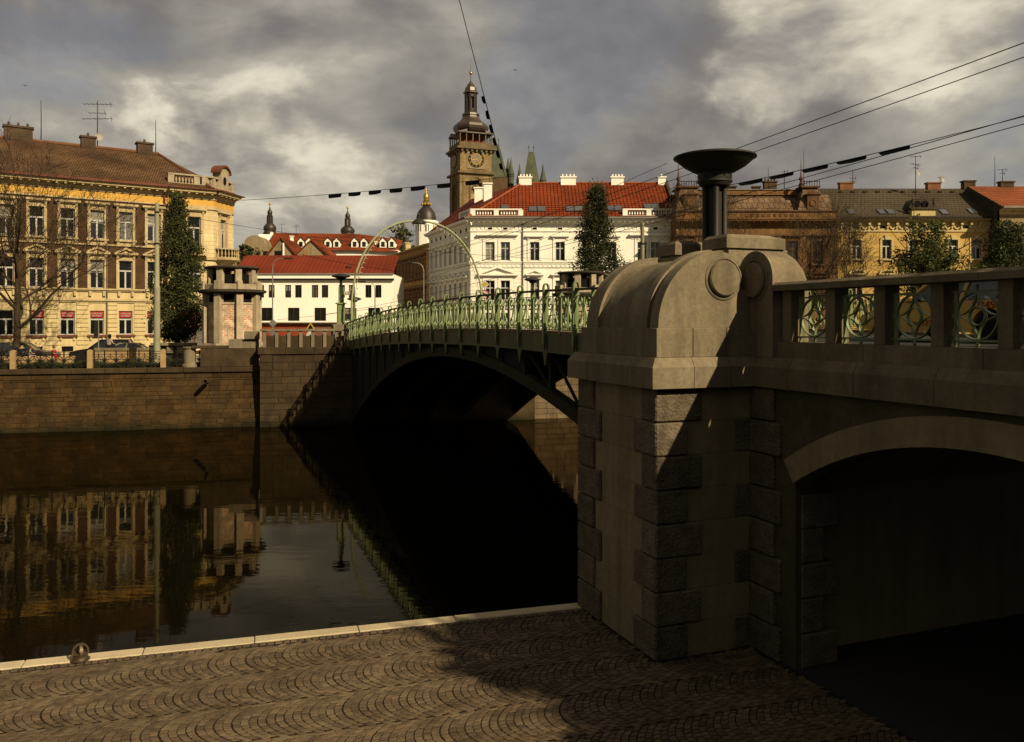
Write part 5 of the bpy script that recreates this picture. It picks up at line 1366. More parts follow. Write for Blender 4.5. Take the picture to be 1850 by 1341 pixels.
    for h in range(12 if k in (0, 3) else 0):
        a = R(90-30*h); nx, nz = cx+1.66*math.cos(a), cz+1.66*math.sin(a)
        lettering(tw_, str(12 if h == 0 else h), 0.60, F_.at(nx, -0.11, nz-0.22), m_gold, (R(90), 0, F_.r), 'numeral')
    b = MB(); b.ribbon([(cx, cz), (cx-1.25, cz-0.28)], 'xz', -0.15, 0.03, 0.16); F_.put(b, 'hour_hand', m_gold)
    b = MB(); b.ribbon([(cx, cz), (cx+1.05, cz-1.35)], 'xz', -0.19, 0.03, 0.12); F_.put(b, 'minute_hand', m_gold)
b = MB(); b.box(-A+0.4, A-0.4, -A+0.4, A-0.4, tz(320), tz(266)); b.build('core', m_twr, tw_)
b = MB(); b.box(-A+1.6, A-1.6, -A+1.6, A-1.6, tz(266), tz(240)); b.build('inner_room', mat('rust red room', (0.24, 0.06, 0.025), 0.8), tw_)
op = [(3.3, 236), (3.75, 233.5), (4.2, 229.5), (4.35, 225), (4.1, 220.5), (3.4, 216), (2.6, 211.5), (2.15, 207), (1.95, 203), (2.15, 202), (2.1, 199), (1.5, 197)]
b = MB(); b.lathe([(r, tz(y)) for r, y in op], 8, a0=R(22.5)); b.build('onion_dome', m_onion, tw_, smooth=12)
for i in range(8):
    a = R(45*i+22.5); b = MB(); b.box(-0.2, 0.2, -0.2, 0.2, tz(198), tz(161)); b.build('lantern_post', m_copper, tw_, (1.3*math.cos(a), 1.3*math.sin(a), 0), (0, 0, a))
b = MB(); b.lathe([(0.75, tz(198)), (0.75, tz(162))], 8, a0=R(22.5)); b.build('lantern_core', m_copper, tw_)
b = MB(); b.lathe([(1.4, tz(198)), (1.5, tz(190)), (1.2, tz(189.5))], 8, a0=R(22.5)); b.build('lantern_parapet', m_copper, tw_)
b = MB(); b.lathe([(1.3, tz(168)), (1.35, tz(163)), (1.9, tz(161)), (1.9, tz(159.5)), (1.5, tz(157)), (1.35, tz(151)), (0.9, tz(147)), (0.95, tz(145.5)), (0.55, tz(143)), (0.35, tz(140)), (0.15, tz(138)), (0.11, tz(127))], 8, a0=R(22.5)); b.build('lantern_cap', m_onion, tw_, smooth=12)
b = MB(); b.lathe([(0.0, tz(127.5)), (0.34, tz(126)), (0.46, tz(123.5)), (0.34, tz(121)), (0.0, tz(119.5))], 12); b.build('gilt_ball', m_gold, tw_, smooth=60)
b = MB(); b.lathe([(0.05, tz(120)), (0.04, tz(110)), (0.08, tz(109)), (0.03, tz(106)), (0.015, tz(94))], 6); b.build('spike', m_copper, tw_)

# ------------------------------------------------------------------ cathedral with green spires
m_verd = mat('verdigris copper', (0.17, 0.19, 0.12), 0.7, (0.10, 0.115, 0.072), 0.4, 0.2, 3, streak=0.35)
DY = 222.0; dm_ = DY/FPX
dz = lambda py: (HY-py)*dm_
dx = lambda p: (p-CX)*dm_
cat = thing('cathedral', 'brick cathedral with two steep green roofed towers behind the clock tower', 'cathedral', (0, DY, 0), 0)
m_cb = mat('cathedral brick', (0.20, 0.125, 0.065), 0.9, (0.14, 0.085, 0.045), 0.5)
b = MB(); b.box(dx(870), dx(1000), 4, 30, -2.5, dz(340)); b.build('nave', m_cb, cat)
for c, w_, yt, yb in ((893, 24, 257, 320), (960, 15, 272, 331)):
    x = dx(c)
    hw = w_*dm_
    b = MB(); b.box(x-hw, x+hw, 0, 2*hw, -2.5, dz(yb)); b.build('tower_shaft', m_cb, cat)
    b = MB(); b.frus(x-hw, x+hw, 0, 2*hw, dz(yb), dz(yt), hw*0.66, hw*0.66, hw*0.8, hw*0.8); b.build('spire', m_verd, cat)
    for s in (-1, 1):
        b = MB(); b.lathe([(0.07, dz(yt)), (0.05, dz(yt-7)), (0.18, dz(yt-9)), (0.05, dz(yt-11)), (0.02, dz(yt-15))], 8, (x+s*hw*0.30, hw, 0)); b.build('finial', m_copper, cat)
        for yy in (0.2, 2*hw):
            tx = x+s*(hw+0.9)
            b = MB(); b.lathe([(0.75, dz(yb+12)), (0.75, dz(yb-4)), (0.95, dz(yb-5)), (0.6, dz(yb-14)), (0.22, dz(yb-27)), (0.05, dz(yb-36))], 8, (tx, yy, 0)); b.build('corner_turret', m_verd, cat)
for p in (918,):
    b = MB(); b.lathe([(0.9, dz(345)), (0.9, dz(316)), (1.1, dz(315)), (0.5, dz(300)), (0.1, dz(284))], 8, (dx(p), 2, 0)); b.build('corner_turret', m_verd, cat)
# ------------------------------------------------------------------ houses at right behind the viaduct
RY = 92.0
rx = lambda p: (p-CX)/FPX*RY
rz_ = lambda py, Y=RY: (HY-py)/FPX*Y
m_brn = mat('crumbling brown facade', (0.36, 0.19, 0.072), 0.9, (0.20, 0.105, 0.042), 0.7, 0.3, 12, streak=0.4, mottle=0.5)
m_brnd = mat('rust brown trim', (0.20, 0.105, 0.055), 0.9, (0.12, 0.065, 0.035), 0.9, 0.2, 12, mottle=0.4)
m_rust = tile_mat('rusty sheet roof', (0.21, 0.125, 0.068), (0.30, 0.20, 0.12), (0.09, 0.05, 0.03), 0.6, 0.7, 0.04, 0.5, mottle=0.6, nscale=0.5)
Bh = thing('brown_mansard_house', 'derelict brown house with mansard roof and corner pavilions behind the lamp', 'house', (rx(1221), RY, 0), 0)
B_ = Fac(Bh, 0, 0, 0); BL = rx(1513)-rx(1221); bx = lambda p: rx(p)-rx(1221)
bw = [bx(p) for p in (1243, 1300, 1345, 1390, 1432, 1478)]
B_.wall(0, BL, -2.8, rz_(407), [(x-0.55, z, 1.1, 2.5) for x in bw for z in (6.4, 1.9)], m_brn)
for x in bw:
    for z in (6.4, 1.9):
        B_.window(x-0.55, z, 1.1, 2.5, 'cross', 0.66, frame=m_brnd); B_.surround(x-0.55, z, 1.1, 2.5, m_brnd, 0.25, 'flat' if z > 5 else 'round')
B_.cornice(-0.2, BL, rz_(409), rz_(396), 0.9, m_brn, modillion=0.8)
B_.bar(0, BL, -0.25, 0.6, rz_(396), rz_(383), m_brn, 'attic_band'); B_.bar(-0.1, BL, -0.4, 0.6, rz_(383), rz_(380.5), m_brnd, 'attic_rail')
B_.bar(0, BL, -0.12, 0, 5.4, 5.7, m_brnd, 'string_course'); B_.bar(0, BL, -0.12, 0, 9.5, 9.7, m_brn, 'string_course')
for q in range(10): B_.bar(bx(1345)+q*0.62, bx(1345)+q*0.62+0.3, -0.3, -0.25, rz_(392), rz_(387), m_brnd, 'roundel')
b = MB(); b.box(0, BL, 0.4, 12, -2.8, rz_(383)); b.build('body', m_brn, Bh)
roofmesh(Bh, 'roof', m_rust, [(0,1,2,3), (3,2,4,5)], [(0, 0.4, rz_(381)), (BL, 0.4, rz_(381)), (BL, 2.6, rz_(352, 94.6)), (0, 2.6, rz_(352, 94.6)), (BL, 9, rz_(352, 94.6)), (0, 9, rz_(352, 94.6))])
B_.bar(bx(1265), bx(1453), 2.2, 2.7, rz_(353, 94.4), rz_(344, 94.4), m_brn, 'roof_band'); B_.bar(bx(1262), bx(1456), 2.1, 2.8, rz_(344, 94.4), rz_(342.5, 94.4), m_lead, 'roof_flashing')
for (p0, p1, t0, t1) in ((1221, 1268, 1232, 1262), (1440, 1500, 1456, 1481)):
    a, c, d, e = bx(p0), bx(p1), bx(t0), bx(t1)
    b = MB(); b.add([(a, -0.2, rz_(383)), (c, -0.2, rz_(383)), (c, 5, rz_(383)), (a, 5, rz_(383)), (d, 0.9, rz_(337)), (e, 0.9, rz_(337)), (e, 4, rz_(337)), (d, 4, rz_(337))], [(0,1,5,4), (1,2,6,5), (2,3,7,6), (3,0,4,7), (4,5,6,7)]); b.build('pavilion_roof', m_rust, Bh)
    b = MB(); b.box(d-0.3, e+0.3, 0.6, 4.3, rz_(337), rz_(334)); b.build('pavilion_cap', m_brnd, Bh)
    x = d-0.2
    b = MB(); b.tube([(d-0.2, 0.7, rz_(326)), (e+0.2, 0.7, rz_(326))], 0.04, 5); b.build('cresting_rail', m_rod, Bh)
    while x < e+0.3:
        b = MB(); b.tube([(x, 0.7, rz_(334)), (x, 0.7, rz_(324))], 0.035, 5); b.build('cresting_bar', m_rod, Bh); x += 0.28
    xm = (d+e)/2
    b = MB(); b.box(xm-0.65, xm+0.65, -0.15, 1.5, rz_(381), rz_(352)); b.prism([(xm-0.9, rz_(352)), (xm+0.9, rz_(352)), (xm, rz_(344))], 'y', -0.3, 1.8); dm = b.build('dormer', m_brnd, Bh)
    b = MB(); b.lathe([(0, 0), (0.38, 0), (0.38, 0.1), (0.28, 0.1), (0.28, 0.03), (0, 0.03)], 18); b.build('oculus', m_brn, dm, (xm, -0.16, rz_(367)), (R(90), 0, 0))
    b = MB(); b.lathe([(0.3, 0), (0.12, 0.5), (0.25, 0.8), (0.1, 1.1), (0.06, 1.6), (0.02, 3.0)], 8, (d-0.2, 1.0, rz_(334))); b.build('finial', m_brnd, Bh)
chimney(Bh, (bx(1411), 4, rz_(342, 96)), 1.4, 0.7, 0.75, m_chim, 4); chimney(Bh, (bx(1385), 4, rz_(342, 96)), 0.8, 0.5, 0.15, m_chim, 0); chimney(Bh, (bx(1339), 4, rz_(342, 96)), 0.9, 0.5, 0.2, m_chim, 0)

m_yel = mat('sunny yellow stucco', (0.82, 0.54, 0.17), 0.85, (0.72, 0.45, 0.13), 0.5, 0.08, 20, streak=0.12)
m_yelp = mat('light yellow trim', (0.86, 0.68, 0.32), 0.85, (0.74, 0.56, 0.25), 0.8)
m_slate = tile_mat('brown grey slates', (0.115, 0.090, 0.055), (0.10, 0.078, 0.048), (0.055, 0.042, 0.027), 0.42, 0.30, 0.035, 0.7, mottle=0.25, nscale=0.3)
Yh = thing('yellow_house', 'yellow stuccoed house with grey slate roof, dormer and skylights at right', 'house', (rx(1513), RY, 0), 0)
Y_ = Fac(Yh, 0, 0, 0); YL = rx(1806)-rx(1513); yx = lambda p: rx(p)-rx(1513)
yw = [yx(p) for p in (1548, 1602, 1651, 1683, 1722, 1764)]
Y_.wall(0, YL, -2.8, rz_(402), [(x-0.5, z, 1.0, h) for x in yw for z, h in ((rz_(468), 2.1), (2.4, 2.3))], m_yel)
for x in yw:
    Y_.window(x-0.5, rz_(468), 1.0, 2.1, 'tee', 0.66); Y_.surround(x-0.5, rz_(468), 1.0, 2.1, m_yelp, 0.25, None)
    Y_.window(x-0.5, 2.4, 1.0, 2.3, 'tee', 0.66); Y_.surround(x-0.5, 2.4, 1.0, 2.3, m_yelp, 0.25, 'round')
    b = MB(); b.prism([(-0.18, 0), (0.18, 0), (0.3, 0.5), (-0.3, 0.5)], 'y', -0.16, 0); Y_.put(b, 'keystone', m_yelp, x, 0, rz_(468)+2.1)
Y_.bar(0, YL, -0.10, 0, rz_(419), rz_(416.5), m_yelp, 'string_course'); Y_.bar(0, YL, -0.06, 0, rz_(416.5), rz_(403), m_yelp, 'frieze')
for q in range(18):
    x = 0.35 + q*(YL-0.6)/17
    Y_.bar(x-0.13, x+0.13, -0.42, -0.05, rz_(407), rz_(402), m_yelp, 'console'); Y_.bar(x-0.09, x+0.09, -0.25, -0.05, rz_(413), rz_(407), m_yelp, 'console')
    if q % 3 != 1 and q < 17:
        Y_.put(MB().ribbon([(x+0.2+0.7*t/8, rz_(408)-0.35*math.sin(math.pi*t/8)) for t in range(9)], 'xz', -0.12, 0.12, 0.14), 'festoon', m_yelp)
    elif q < 17: Y_.bar(x+0.25, x+0.8, -0.075, -0.055, rz_(413), rz_(408), m_void, 'attic_vent')
Y_.cornice(-0.1, YL, rz_(402), rz_(396), 0.7, m_yelp); Y_.bar(-0.1, YL, -0.9, -0.55, rz_(396), rz_(393), m_rod, 'gutter')
b = MB(); b.box(0, YL, 0.4, 12, -2.8, rz_(402)); b.build('body', m_yel, Yh)
ez, rzz = rz_(394), rz_(341, 98.2)
yr = roofmesh(Yh, 'roof', m_slate, [(0,1,2,3)], [(0, -0.7, ez), (YL, -0.7, ez), (YL, 6.2, rzz), (0, 6.2, rzz)])
sl = math.atan2(rzz-ez, 6.9)
def on_y(p, py):
    k = (HY-py)/FPX; g = (rzz-ez)/6.9; Yw = (ez - g*(RY-0.7))/(k-g)
    return ((p-CX)/FPX*Yw - rx(1513), Yw-RY, k*Yw)
for p, py in ((1537, 383.5), (1592, 383.5), (1608, 383.5), (1756, 382.5), (1705, 384)): skylight(yr, on_y(p, py), 0.78, 1.25, sl)
for i in range(10):
    x, y, z = on_y(1518+i*22.5, 348); b = MB(); b.box(-0.2, 0.2, -0.15, 0.15, 0, 0.16); b.build('roof_vent', m_rod, yr, (x, y, z))
xd = yx(1666)
b = MB(); b.box(xd-1.28, xd+1.28, -0.35, 2.5, rz_(396), rz_(379)); dm = b.build('dormer', m_yelp, yr)
b = MB(); b.box(xd-1.05, xd+1.05, -0.40, -0.36, rz_(393), rz_(382)); b.build('dormer_panel', m_yelp, dm)
b = MB(); b.box(xd-1.45, xd+1.45, -0.55, 2.6, rz_(379), rz_(376)); b.prism([(xd-1.35, rz_(376)), (xd+1.35, rz_(376)), (xd+1.05, rz_(366)), (xd+0.5, rz_(358)), (xd, rz_(355)), (xd-0.5, rz_(358)), (xd-1.05, rz_(366))], 'y', 0.3, 6); b.build('dormer_roof', m_slate, dm)
for s in (-1, 1):
    b = MB(); b.lathe([(0.16, 0), (0.1, 0.3), (0.18, 0.5), (0.12, 1.0), (0, 1.1)], 8, (xd+s*1.15, -0.3, rz_(376))); b.build('urn', m_cdark, dm)
    b = MB(); b.lathe([(0, 0), (0.36, 0), (0.36, 0.1), (0, 0.1)], 14); b.build('oculus', m_void, dm, (xd+s*0.42, 0.28, rz_(368)), (R(90), 0, 0))
m_orbr = tile_mat('orange chimney brick', (0.46, 0.20, 0.09), (0.40, 0.165, 0.075), (0.30, 0.16, 0.09), 0.3, 0.1, 0.015, 0.4)
for p in (1527.5, 1685.5): chimney(yr, ((p-CX)/FPX*98.2-rx(1513), 6.2, rzz), 1.5, 0.7, 0.55, m_orbr, 0)
chimney(yr, ((1749-CX)/FPX*98.2-rx(1513), 6.2, rzz), 1.3, 0.8, 0.75, m_chim, 0)

m_roofQ = tile_mat('rust red roof tiles', (0.42, 0.125, 0.045), (0.36, 0.105, 0.04), (0.16, 0.045, 0.02), 0.35, 0.30, 0.035, 0.8, mottle=0.3, nscale=0.3)
QY = 90.0
Qh = thing('red_roofed_house', 'house with rust red tiled roof at the far right edge', 'house', (rx(1804)/RY*QY+0.1, QY, 0), 0)
Q_ = Fac(Qh, 0, 0, 0); QL = 14.0; qz = lambda py, Y=QY: (HY-py)/FPX*Y
m_qb = mat('tan plaster', (0.50, 0.36, 0.18), 0.9, (0.38, 0.27, 0.13), 0.5, streak=0.2)
Q_.wall(0, QL, -2.8, qz(385), [(x-0.5, 6.5, 1.0, 2.2) for x in (1.6, 4.0, 6.4, 8.8)], m_qb)
for x in (1.6, 4.0, 6.4, 8.8): Q_.window(x-0.5, 6.5, 1.0, 2.2, 'tee', 0.66); Q_.surround(x-0.5, 6.5, 1.0, 2.2, m_qb, 0.22, 'flat')
Q_.cornice(0, QL, qz(388), qz(378), 0.8, m_yelp, modillion=0.9); Q_.bar(-0.1, QL, -1.0, -0.7, qz(378), qz(374), m_lead, 'gutter')
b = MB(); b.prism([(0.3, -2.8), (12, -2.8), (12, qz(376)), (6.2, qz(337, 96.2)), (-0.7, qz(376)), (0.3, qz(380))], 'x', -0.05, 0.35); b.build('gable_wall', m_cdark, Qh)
b = MB(); b.box(0.3, QL, 0.4, 12, -2.8, qz(385)); b.build('body', m_qb, Qh)
qr = roofmesh(Qh, 'roof', m_roofQ, [(0,1,2,3)], [(0, -0.8, qz(376)), (QL, -0.8, qz(376)), (QL, 6.2, qz(337, 96.2)), (0, 6.2, qz(337, 96.2))])
skylight(qr, (1.6, 1.0, qz(376)+0.27*1.8*1.0+0.15), 0.8, 1.2, math.atan2(qz(337, 96.2)-qz(376), 7.0))
chimney(qr, ((1817-CX)/FPX*96.2-(rx(1804)/RY*QY+0.1), 6.2, qz(337, 96.2)), 1.5, 0.7, 0.4, m_chim, 0)
# aerials and rods on these roofs
aerial('aerial mast with dish rising over the dormer of the yellow house', (rx(1654)/RY*96, 96, rzz-0.6), 4.0, ((3.9, 1.2, 4), (3.0, 1.6, 4), (2.6, 0.8, 3)), dish=2.0)
aerial('small aerial beside the right orange chimney', ((1700-CX)/FPX*98, 98.2, rzz), 1.4, ((1.3, 0.5, 2),), dish=1.0)
aerial('aerial on the left orange chimney of the yellow house', ((1542-CX)/FPX*98, 98.2, rzz), 2.2, ((1.2, 0.7, 3), (0.8, 0.9, 3)))
aerial('aerial on the brown house chimney', ((1417-CX)/FPX*96, 96, rz_(342, 96)+0.7), 1.5, ((1.3, 0.8, 3),))
aerial('aerial on the far right red roof', ((1813-CX)/FPX*96, 96.2, qz(337, 96.2)), 2.0, ((1.9, 0.9, 3), (1.5, 0.5, 2)))
rod('rod on the right pavilion of the brown house', (rx(1452)/RY*93.5, 93.5, rz_(334)), 4.0)
rod('rod standing between the two pavilions of the brown house', (rx(1388)/RY*95, 95, rz_(343)), 3.0)
rod('rod above the roof of the far right house', ((1799-CX)/FPX*96, 96.2, qz(337, 96.2)), 3.4)
aerial('left of two aerials on the old red roof', (Ox(509, 156), 156, Oz(421, 156)), 1.8, ((1.6, 1.0, 3),))
aerial('right of two aerials on the old red roof', (Ox(535, 156), 156, Oz(422, 156)), 1.8, ((1.2, 1.2, 3), (1.5, 0.8, 3)))

# ------------------------------------------------------------------ trees
m_bark = mat('dark bark', (0.085, 0.058, 0.033), 0.95, (0.05, 0.035, 0.02), 4.0, 0.6, 20)
def leafmat(name, c, c2):
    m = mat(name, c, 0.7, c2, 1.3, spec=0.2)
    nt = m.node_tree; p = nt.nodes['Principled BSDF']
    src = p.inputs['Base Color'].links[0].from_socket
    at = nt.nodes.new('ShaderNodeAttribute'); at.attribute_name = 'shade'
    hv = nt.nodes.new('ShaderNodeHueSaturation'); nt.links.new(src, hv.inputs['Color']); nt.links.new(at.outputs['Fac'], hv.inputs['Value']); nt.links.new(hv.outputs[0], p.inputs['Base Color'])
    tr = nt.nodes.new('ShaderNodeBsdfTranslucent'); nt.links.new(hv.outputs[0], tr.inputs[0])
    mx_s = nt.nodes.new('ShaderNodeMixShader'); mx_s.inputs[0].default_value = 0.25
    nt.links.new(p.outputs[0], mx_s.inputs[1]); nt.links.new(tr.outputs[0], mx_s.inputs[2]); nt.links.new(mx_s.outputs[0], nt.nodes['Material Output'].inputs[0])
    return m
m_leaf = leafmat('oak leaves', (0.105, 0.115, 0.026), (0.058, 0.066, 0.015))
m_leafd = leafmat('dark leaves', (0.075, 0.085, 0.020), (0.042, 0.050, 0.012))
m_leafy = leafmat('fresh leaves', (0.135, 0.145, 0.030), (0.075, 0.088, 0.018))
m_bud = leafmat('spring buds', (0.20, 0.165, 0.045), (0.13, 0.10, 0.03))
def leafcloud(parent, pts, size, m, name='crown', rng=None):
    """a real leaf for every point: two bent triangles pairs, each its own turn and shade"""
    rng = rng or random
    vs = []; fs = []; sh = []
    for (x, y, z) in pts:
        s = size*rng.uniform(0.6, 1.35)
        a = Vector((rng.gauss(0,1), rng.gauss(0,1), rng.gauss(0,0.7)))
        if a.length < 1e-3: continue
        a.normalize(); c = a.cross(Vector((rng.gauss(0,1), rng.gauss(0,1), rng.gauss(0,1))))
        if c.length < 1e-3: continue
        c.normalize(); n = a.cross(c)*0.15*s
        b0 = len(vs); P = Vector((x, y, z))
        vs += [P - a*s*0.5, P + c*s*0.36 + n, P + a*s*0.5, P - c*s*0.36 + n]
        fs.append((b0, b0+1, b0+2, b0+3)); sh.append(rng.uniform(0.6, 1.45))
    me = bpy.data.meshes.new(name); me.from_pydata([tuple(v) for v in vs], [], fs)
    at = me.attributes.new('shade', 'FLOAT', 'FACE'); at.data.foreach_set('value', sh)
    me.materials.append(m)
    return mobj(name, me, parent)
def clumps(rng, n, shape, per, spread):
    """points gathered in clumps: shape(rng) gives a clump centre"""
    out = []
    for _ in range(n):
        c = shape(rng); k = int(per*rng.uniform(0.5, 1.5)); sp = spread*rng.uniform(0.6, 1.4)
        for _ in range(k):
            out.append((c[0]+rng.gauss(0, sp), c[1]+rng.gauss(0, sp), c[2]+rng.gauss(0, sp*0.8)))
    return out
def column_tree(name, label, loc, h, w, m, seed, nclump, per, leaf, trunk=0.2, crown0=0.08, group=None, pointy=1.0):
    rng = random.Random(seed)
    t = thing(name, label, 'tree', loc, 0, group)
    b = MB(); b.tube([(0, 0, -0.3), (0.03, 0, h*0.3), (-0.03, 0.02, h*0.6), (0, 0, h*0.92)], [trunk, trunk*0.75, trunk*0.45, 0.03], 8)
    for i in range(26):
        z = h*rng.uniform(crown0+0.02, 0.8); a = rng.uniform(0, 6.28); l = w*0.42*rng.uniform(0.6, 1)
        b.tube([(0, 0, z), (math.cos(a)*l*0.5, math.sin(a)*l*0.5, z+l*0.9), (math.cos(a)*l*0.8, math.sin(a)*l*0.8, z+l*2.0)], [trunk*0.3, 0.03, 0.012], 5)
    b.build('trunk', m_bark, t)
    lump = [(rng.uniform(0, 6.28), rng.uniform(0.1, 0.9), rng.uniform(0.12, 0.3)) for _ in range(14)]
    def shape(r):
        f = r.random()**1.25
        rad = w/2*1.12*min(1, (f+0.02)/0.16)**0.55*(1-f)**(0.62*pointy)
        a = r.uniform(0, 6.28)
        k = 1.0
        for (la, lz, ls) in lump:
            if abs(f-lz) < 0.09 and math.cos(a-la) > 0.5: k += ls*(1 if la > 3 else -1)
        d = rad*k*math.sqrt(r.random())
        return (math.cos(a)*d, math.sin(a)*d, h*(crown0 + (1-crown0)*f))
    leafcloud(t, clumps(rng, nclump, shape, per, w*0.06), leaf, m, rng=rng)
    return t
def branches(b, rng, p, d, l, r, depth, tips, droop=0.0, spread=0.6, up=0.12):
    n = 4; pts = [p]; q = p.copy(); dd = d.copy(); rs = [r]
    for i in range(n):
        dd = (dd + Vector((rng.gauss(0, .13), rng.gauss(0, .13), rng.gauss(0, .08)+up*0.3))).normalized()
        q = q + dd*l/n; pts.append(q.copy()); rs.append(r*(1-0.5*(i+1)/n))
    rs = [max(q_, 0.010) for q_ in rs]
    b.tube(pts, rs, 6 if r > 0.05 else (4 if r > 0.018 else 3), cap=False)
    if depth == 0:
        tips += pts[1:]; return
    k = rng.randint(3, 4)
    rs = [max(q_, 0.012) for q_ in rs]
    for i in range(k):
        j = rng.randint(1, n); o = pts[j]
        a = rng.uniform(0, 6.28)
        side = dd.cross(Vector((math.cos(a), math.sin(a), 0.3))).normalized()
        nd_ = (dd*(1-spread*0.5) + side*spread*rng.uniform(0.6, 1.2) + Vector((0, 0, up))).normalized()
        branches(b, rng, o, nd_, l*rng.uniform(0.55, 0.78), rs[j]*rng.uniform(0.55, 0.7), depth-1, tips, droop, spread, up)
    branches(b, rng, pts[-1], dd, l*0.7, rs[-1]*0.9, depth-1, tips, droop, spread, up)
def bare_tree(label, loc, h, seed, trunk=0.22, trunk_h=0.25, depth=4, spread=0.8, bud=0.10, nbud=1.0, mains=5, lean=0.0, group=None, reach=0.42, budm=None):
    rng = random.Random(seed)
    t = thing('bare_tree', label, 'tree', loc, 0, group)
    b = MB(); th = h*trunk_h
    b.tube([(0, 0, -0.4), (0.02, 0, th*0.4), (0.05, 0.02, th), (lean*h*0.15, 0, h*0.55), (lean*h*0.2, 0, h*0.8)], [trunk*1.25, trunk, trunk*0.85, trunk*0.45, trunk*0.12], 9)
    b.build('trunk', m_bark, t)
    tips = []; lb = MB()
    for i in range(mains):
        z = th*rng.uniform(0.75, 1.0) + (h*0.45)*(i/mains)
        a = 2*math.pi*i/mains*1.618*2 + rng.uniform(-.3, .3)
        d = Vector((math.cos(a)*spread, math.sin(a)*spread, 0.75)).normalized()
        branches(lb, rng, Vector((0.04+lean*z*0.2, 0, z)), d, h*reach*rng.uniform(0.7, 1.0), trunk*0.5*(1-0.5*i/mains), depth-1, tips, 0, 0.62)
    lb.build('branchwork', m_bark, t)
    pts = []
    for p in tips:
        if rng.random() < nbud:
            pts.append((p.x+rng.gauss(0, .05), p.y+rng.gauss(0, .05), p.z+rng.gauss(0, .05)))
    leafcloud(t, pts, bud, budm or m_bud, 'crown', rng)
    return t
def leafy_tree(label, loc, h, w, seed, m, nclump=260, per=22, leaf=0.26, trunk=0.2, z0=0.25, name='leafy_tree', group=None):
    rng = random.Random(seed)
    t = thing(name, label, 'tree', loc, 0, group)
    b = MB(); tips = []
    b.tube([(0, 0, -0.4), (0.05, 0, h*0.3), (0, 0.05, h*0.6), (0.02, 0, h*0.85)], [trunk*1.2, trunk, trunk*0.6, 0.04], 8); b.build('trunk', m_bark, t)
    lb = MB()
    for i in range(7):
        a = i*2.4; z = h*(0.25+0.08*i); branches(lb, rng, Vector((0, 0, z)), Vector((math.cos(a), math.sin(a), 0.7)).normalized(), w*0.42, trunk*0.4, 1, tips)
    lb.build('branchwork', m_bark, t)
    lobes = [(rng.uniform(-.34, .34)*w, rng.uniform(-.34, .34)*w, h*(z0 + (1-z0)*rng.uniform(0.15, 0.86)), w*rng.uniform(0.14, 0.25)) for _ in range(16)] + [(0, 0, h*0.88, w*0.14), (0, 0, h*0.6, w*0.28)]
    def shape(r):
        c = r.choice(lobes)
        v = Vector((r.gauss(0,1), r.gauss(0,1), r.gauss(0,1))).normalized()*c[3]*(r.random()**0.4)
        return (c[0]+v.x, c[1]+v.y, c[2]+v.z)
    leafcloud(t, clumps(rng, nclump, shape, per, w*0.035), leaf, m, rng=rng)
    return t
def gp(px, Y, z=BANK_Z):
    return ((px-CX)/FPX*Y, Y, z)
bare_tree('bare spreading tree with sparse spring buds in front of the brick house at left', gp(30, 55.5), 12.4, 11, 0.24, 0.22, 5, 1.0, 0.11, 0.22, 9, reach=0.37)
column_tree('column_tree', 'dense green columnar tree between lamp post and house corner', gp(320, 57.5), 11.5, 3.45, m_leaf, 21, 760, 48, 0.135, 0.26, 0.15, pointy=1.1)
column_tree('poplar_tree', 'dark pointed poplar tree in front of the white house', gp(1078, 82), 16.0, 5.7, m_leafd, 5, 760, 50, 0.18, 0.25, 0.12, pointy=1.05)
bare_tree('bare budding tree behind the lamp column in front of the brown house', gp(1262, 79), 13.5, 31, 0.18, 0.3, 5, 0.6, 0.11, 0.25, 6, group='bare trees before the brown house', reach=0.30)
bare_tree('bare budding tree between brown and yellow house', gp(1462, 79), 12.5, 47, 0.18, 0.22, 5, 0.7, 0.11, 0.2, 7, group='bare trees before the brown house', reach=0.34)
bare_tree('bare thin tree in front of the left end of the yellow house', gp(1525, 77), 11.2, 53, 0.14, 0.2, 5, 0.7, 0.10, 0.2, 6, group='bare trees before the brown house', reach=0.34)
leafy_tree('green leafy tree in front of the middle of the yellow house', gp(1690, 80), 12.9, 9.0, 61, m_leafy, 480, 36, 0.22, group='leafy trees before the yellow house')
leafy_tree('darker leafy tree at the right edge before the red roofed house', gp(1835, 80), 12.9, 7.4, 67, m_leafd, 420, 36, 0.22, group='leafy trees before the yellow house')
leafy_tree('round leafy tree on the hill left of the domed chapel', ((727-CX)/FPX*160, 160, 8), 11.0, 7.0, 71, m_leafy, 140, 16, 0.5)
leafy_tree('leafy tree between the corner house and the round topped villa', ((452-CX)/FPX*120, 120, 2), 9.5, 5.0, 73, m_leafd, 120, 16, 0.4)
leafy_tree('bushy tree between the chapel and the clock tower', ((803-CX)/FPX*186, 186, 12), 11.0, 4.5, 77, m_leafd, 90, 14, 0.5)
# street trees on the approach, right of and behind the viewer: their shade falls on the quay
leafy_tree('street tree on the approach road beside the viewer, outside the picture', BR(6.3, -15.4, -0.42), 9.8, 4.2, 83, m_leafd, 220, 22, 0.24, z0=0.35)
leafy_tree('second street tree on the approach road behind the viewer, outside the picture', BR(6.6, -22.5, -0.42), 9.0, 4.6, 89, m_leafd, 220, 22, 0.24, z0=0.35)
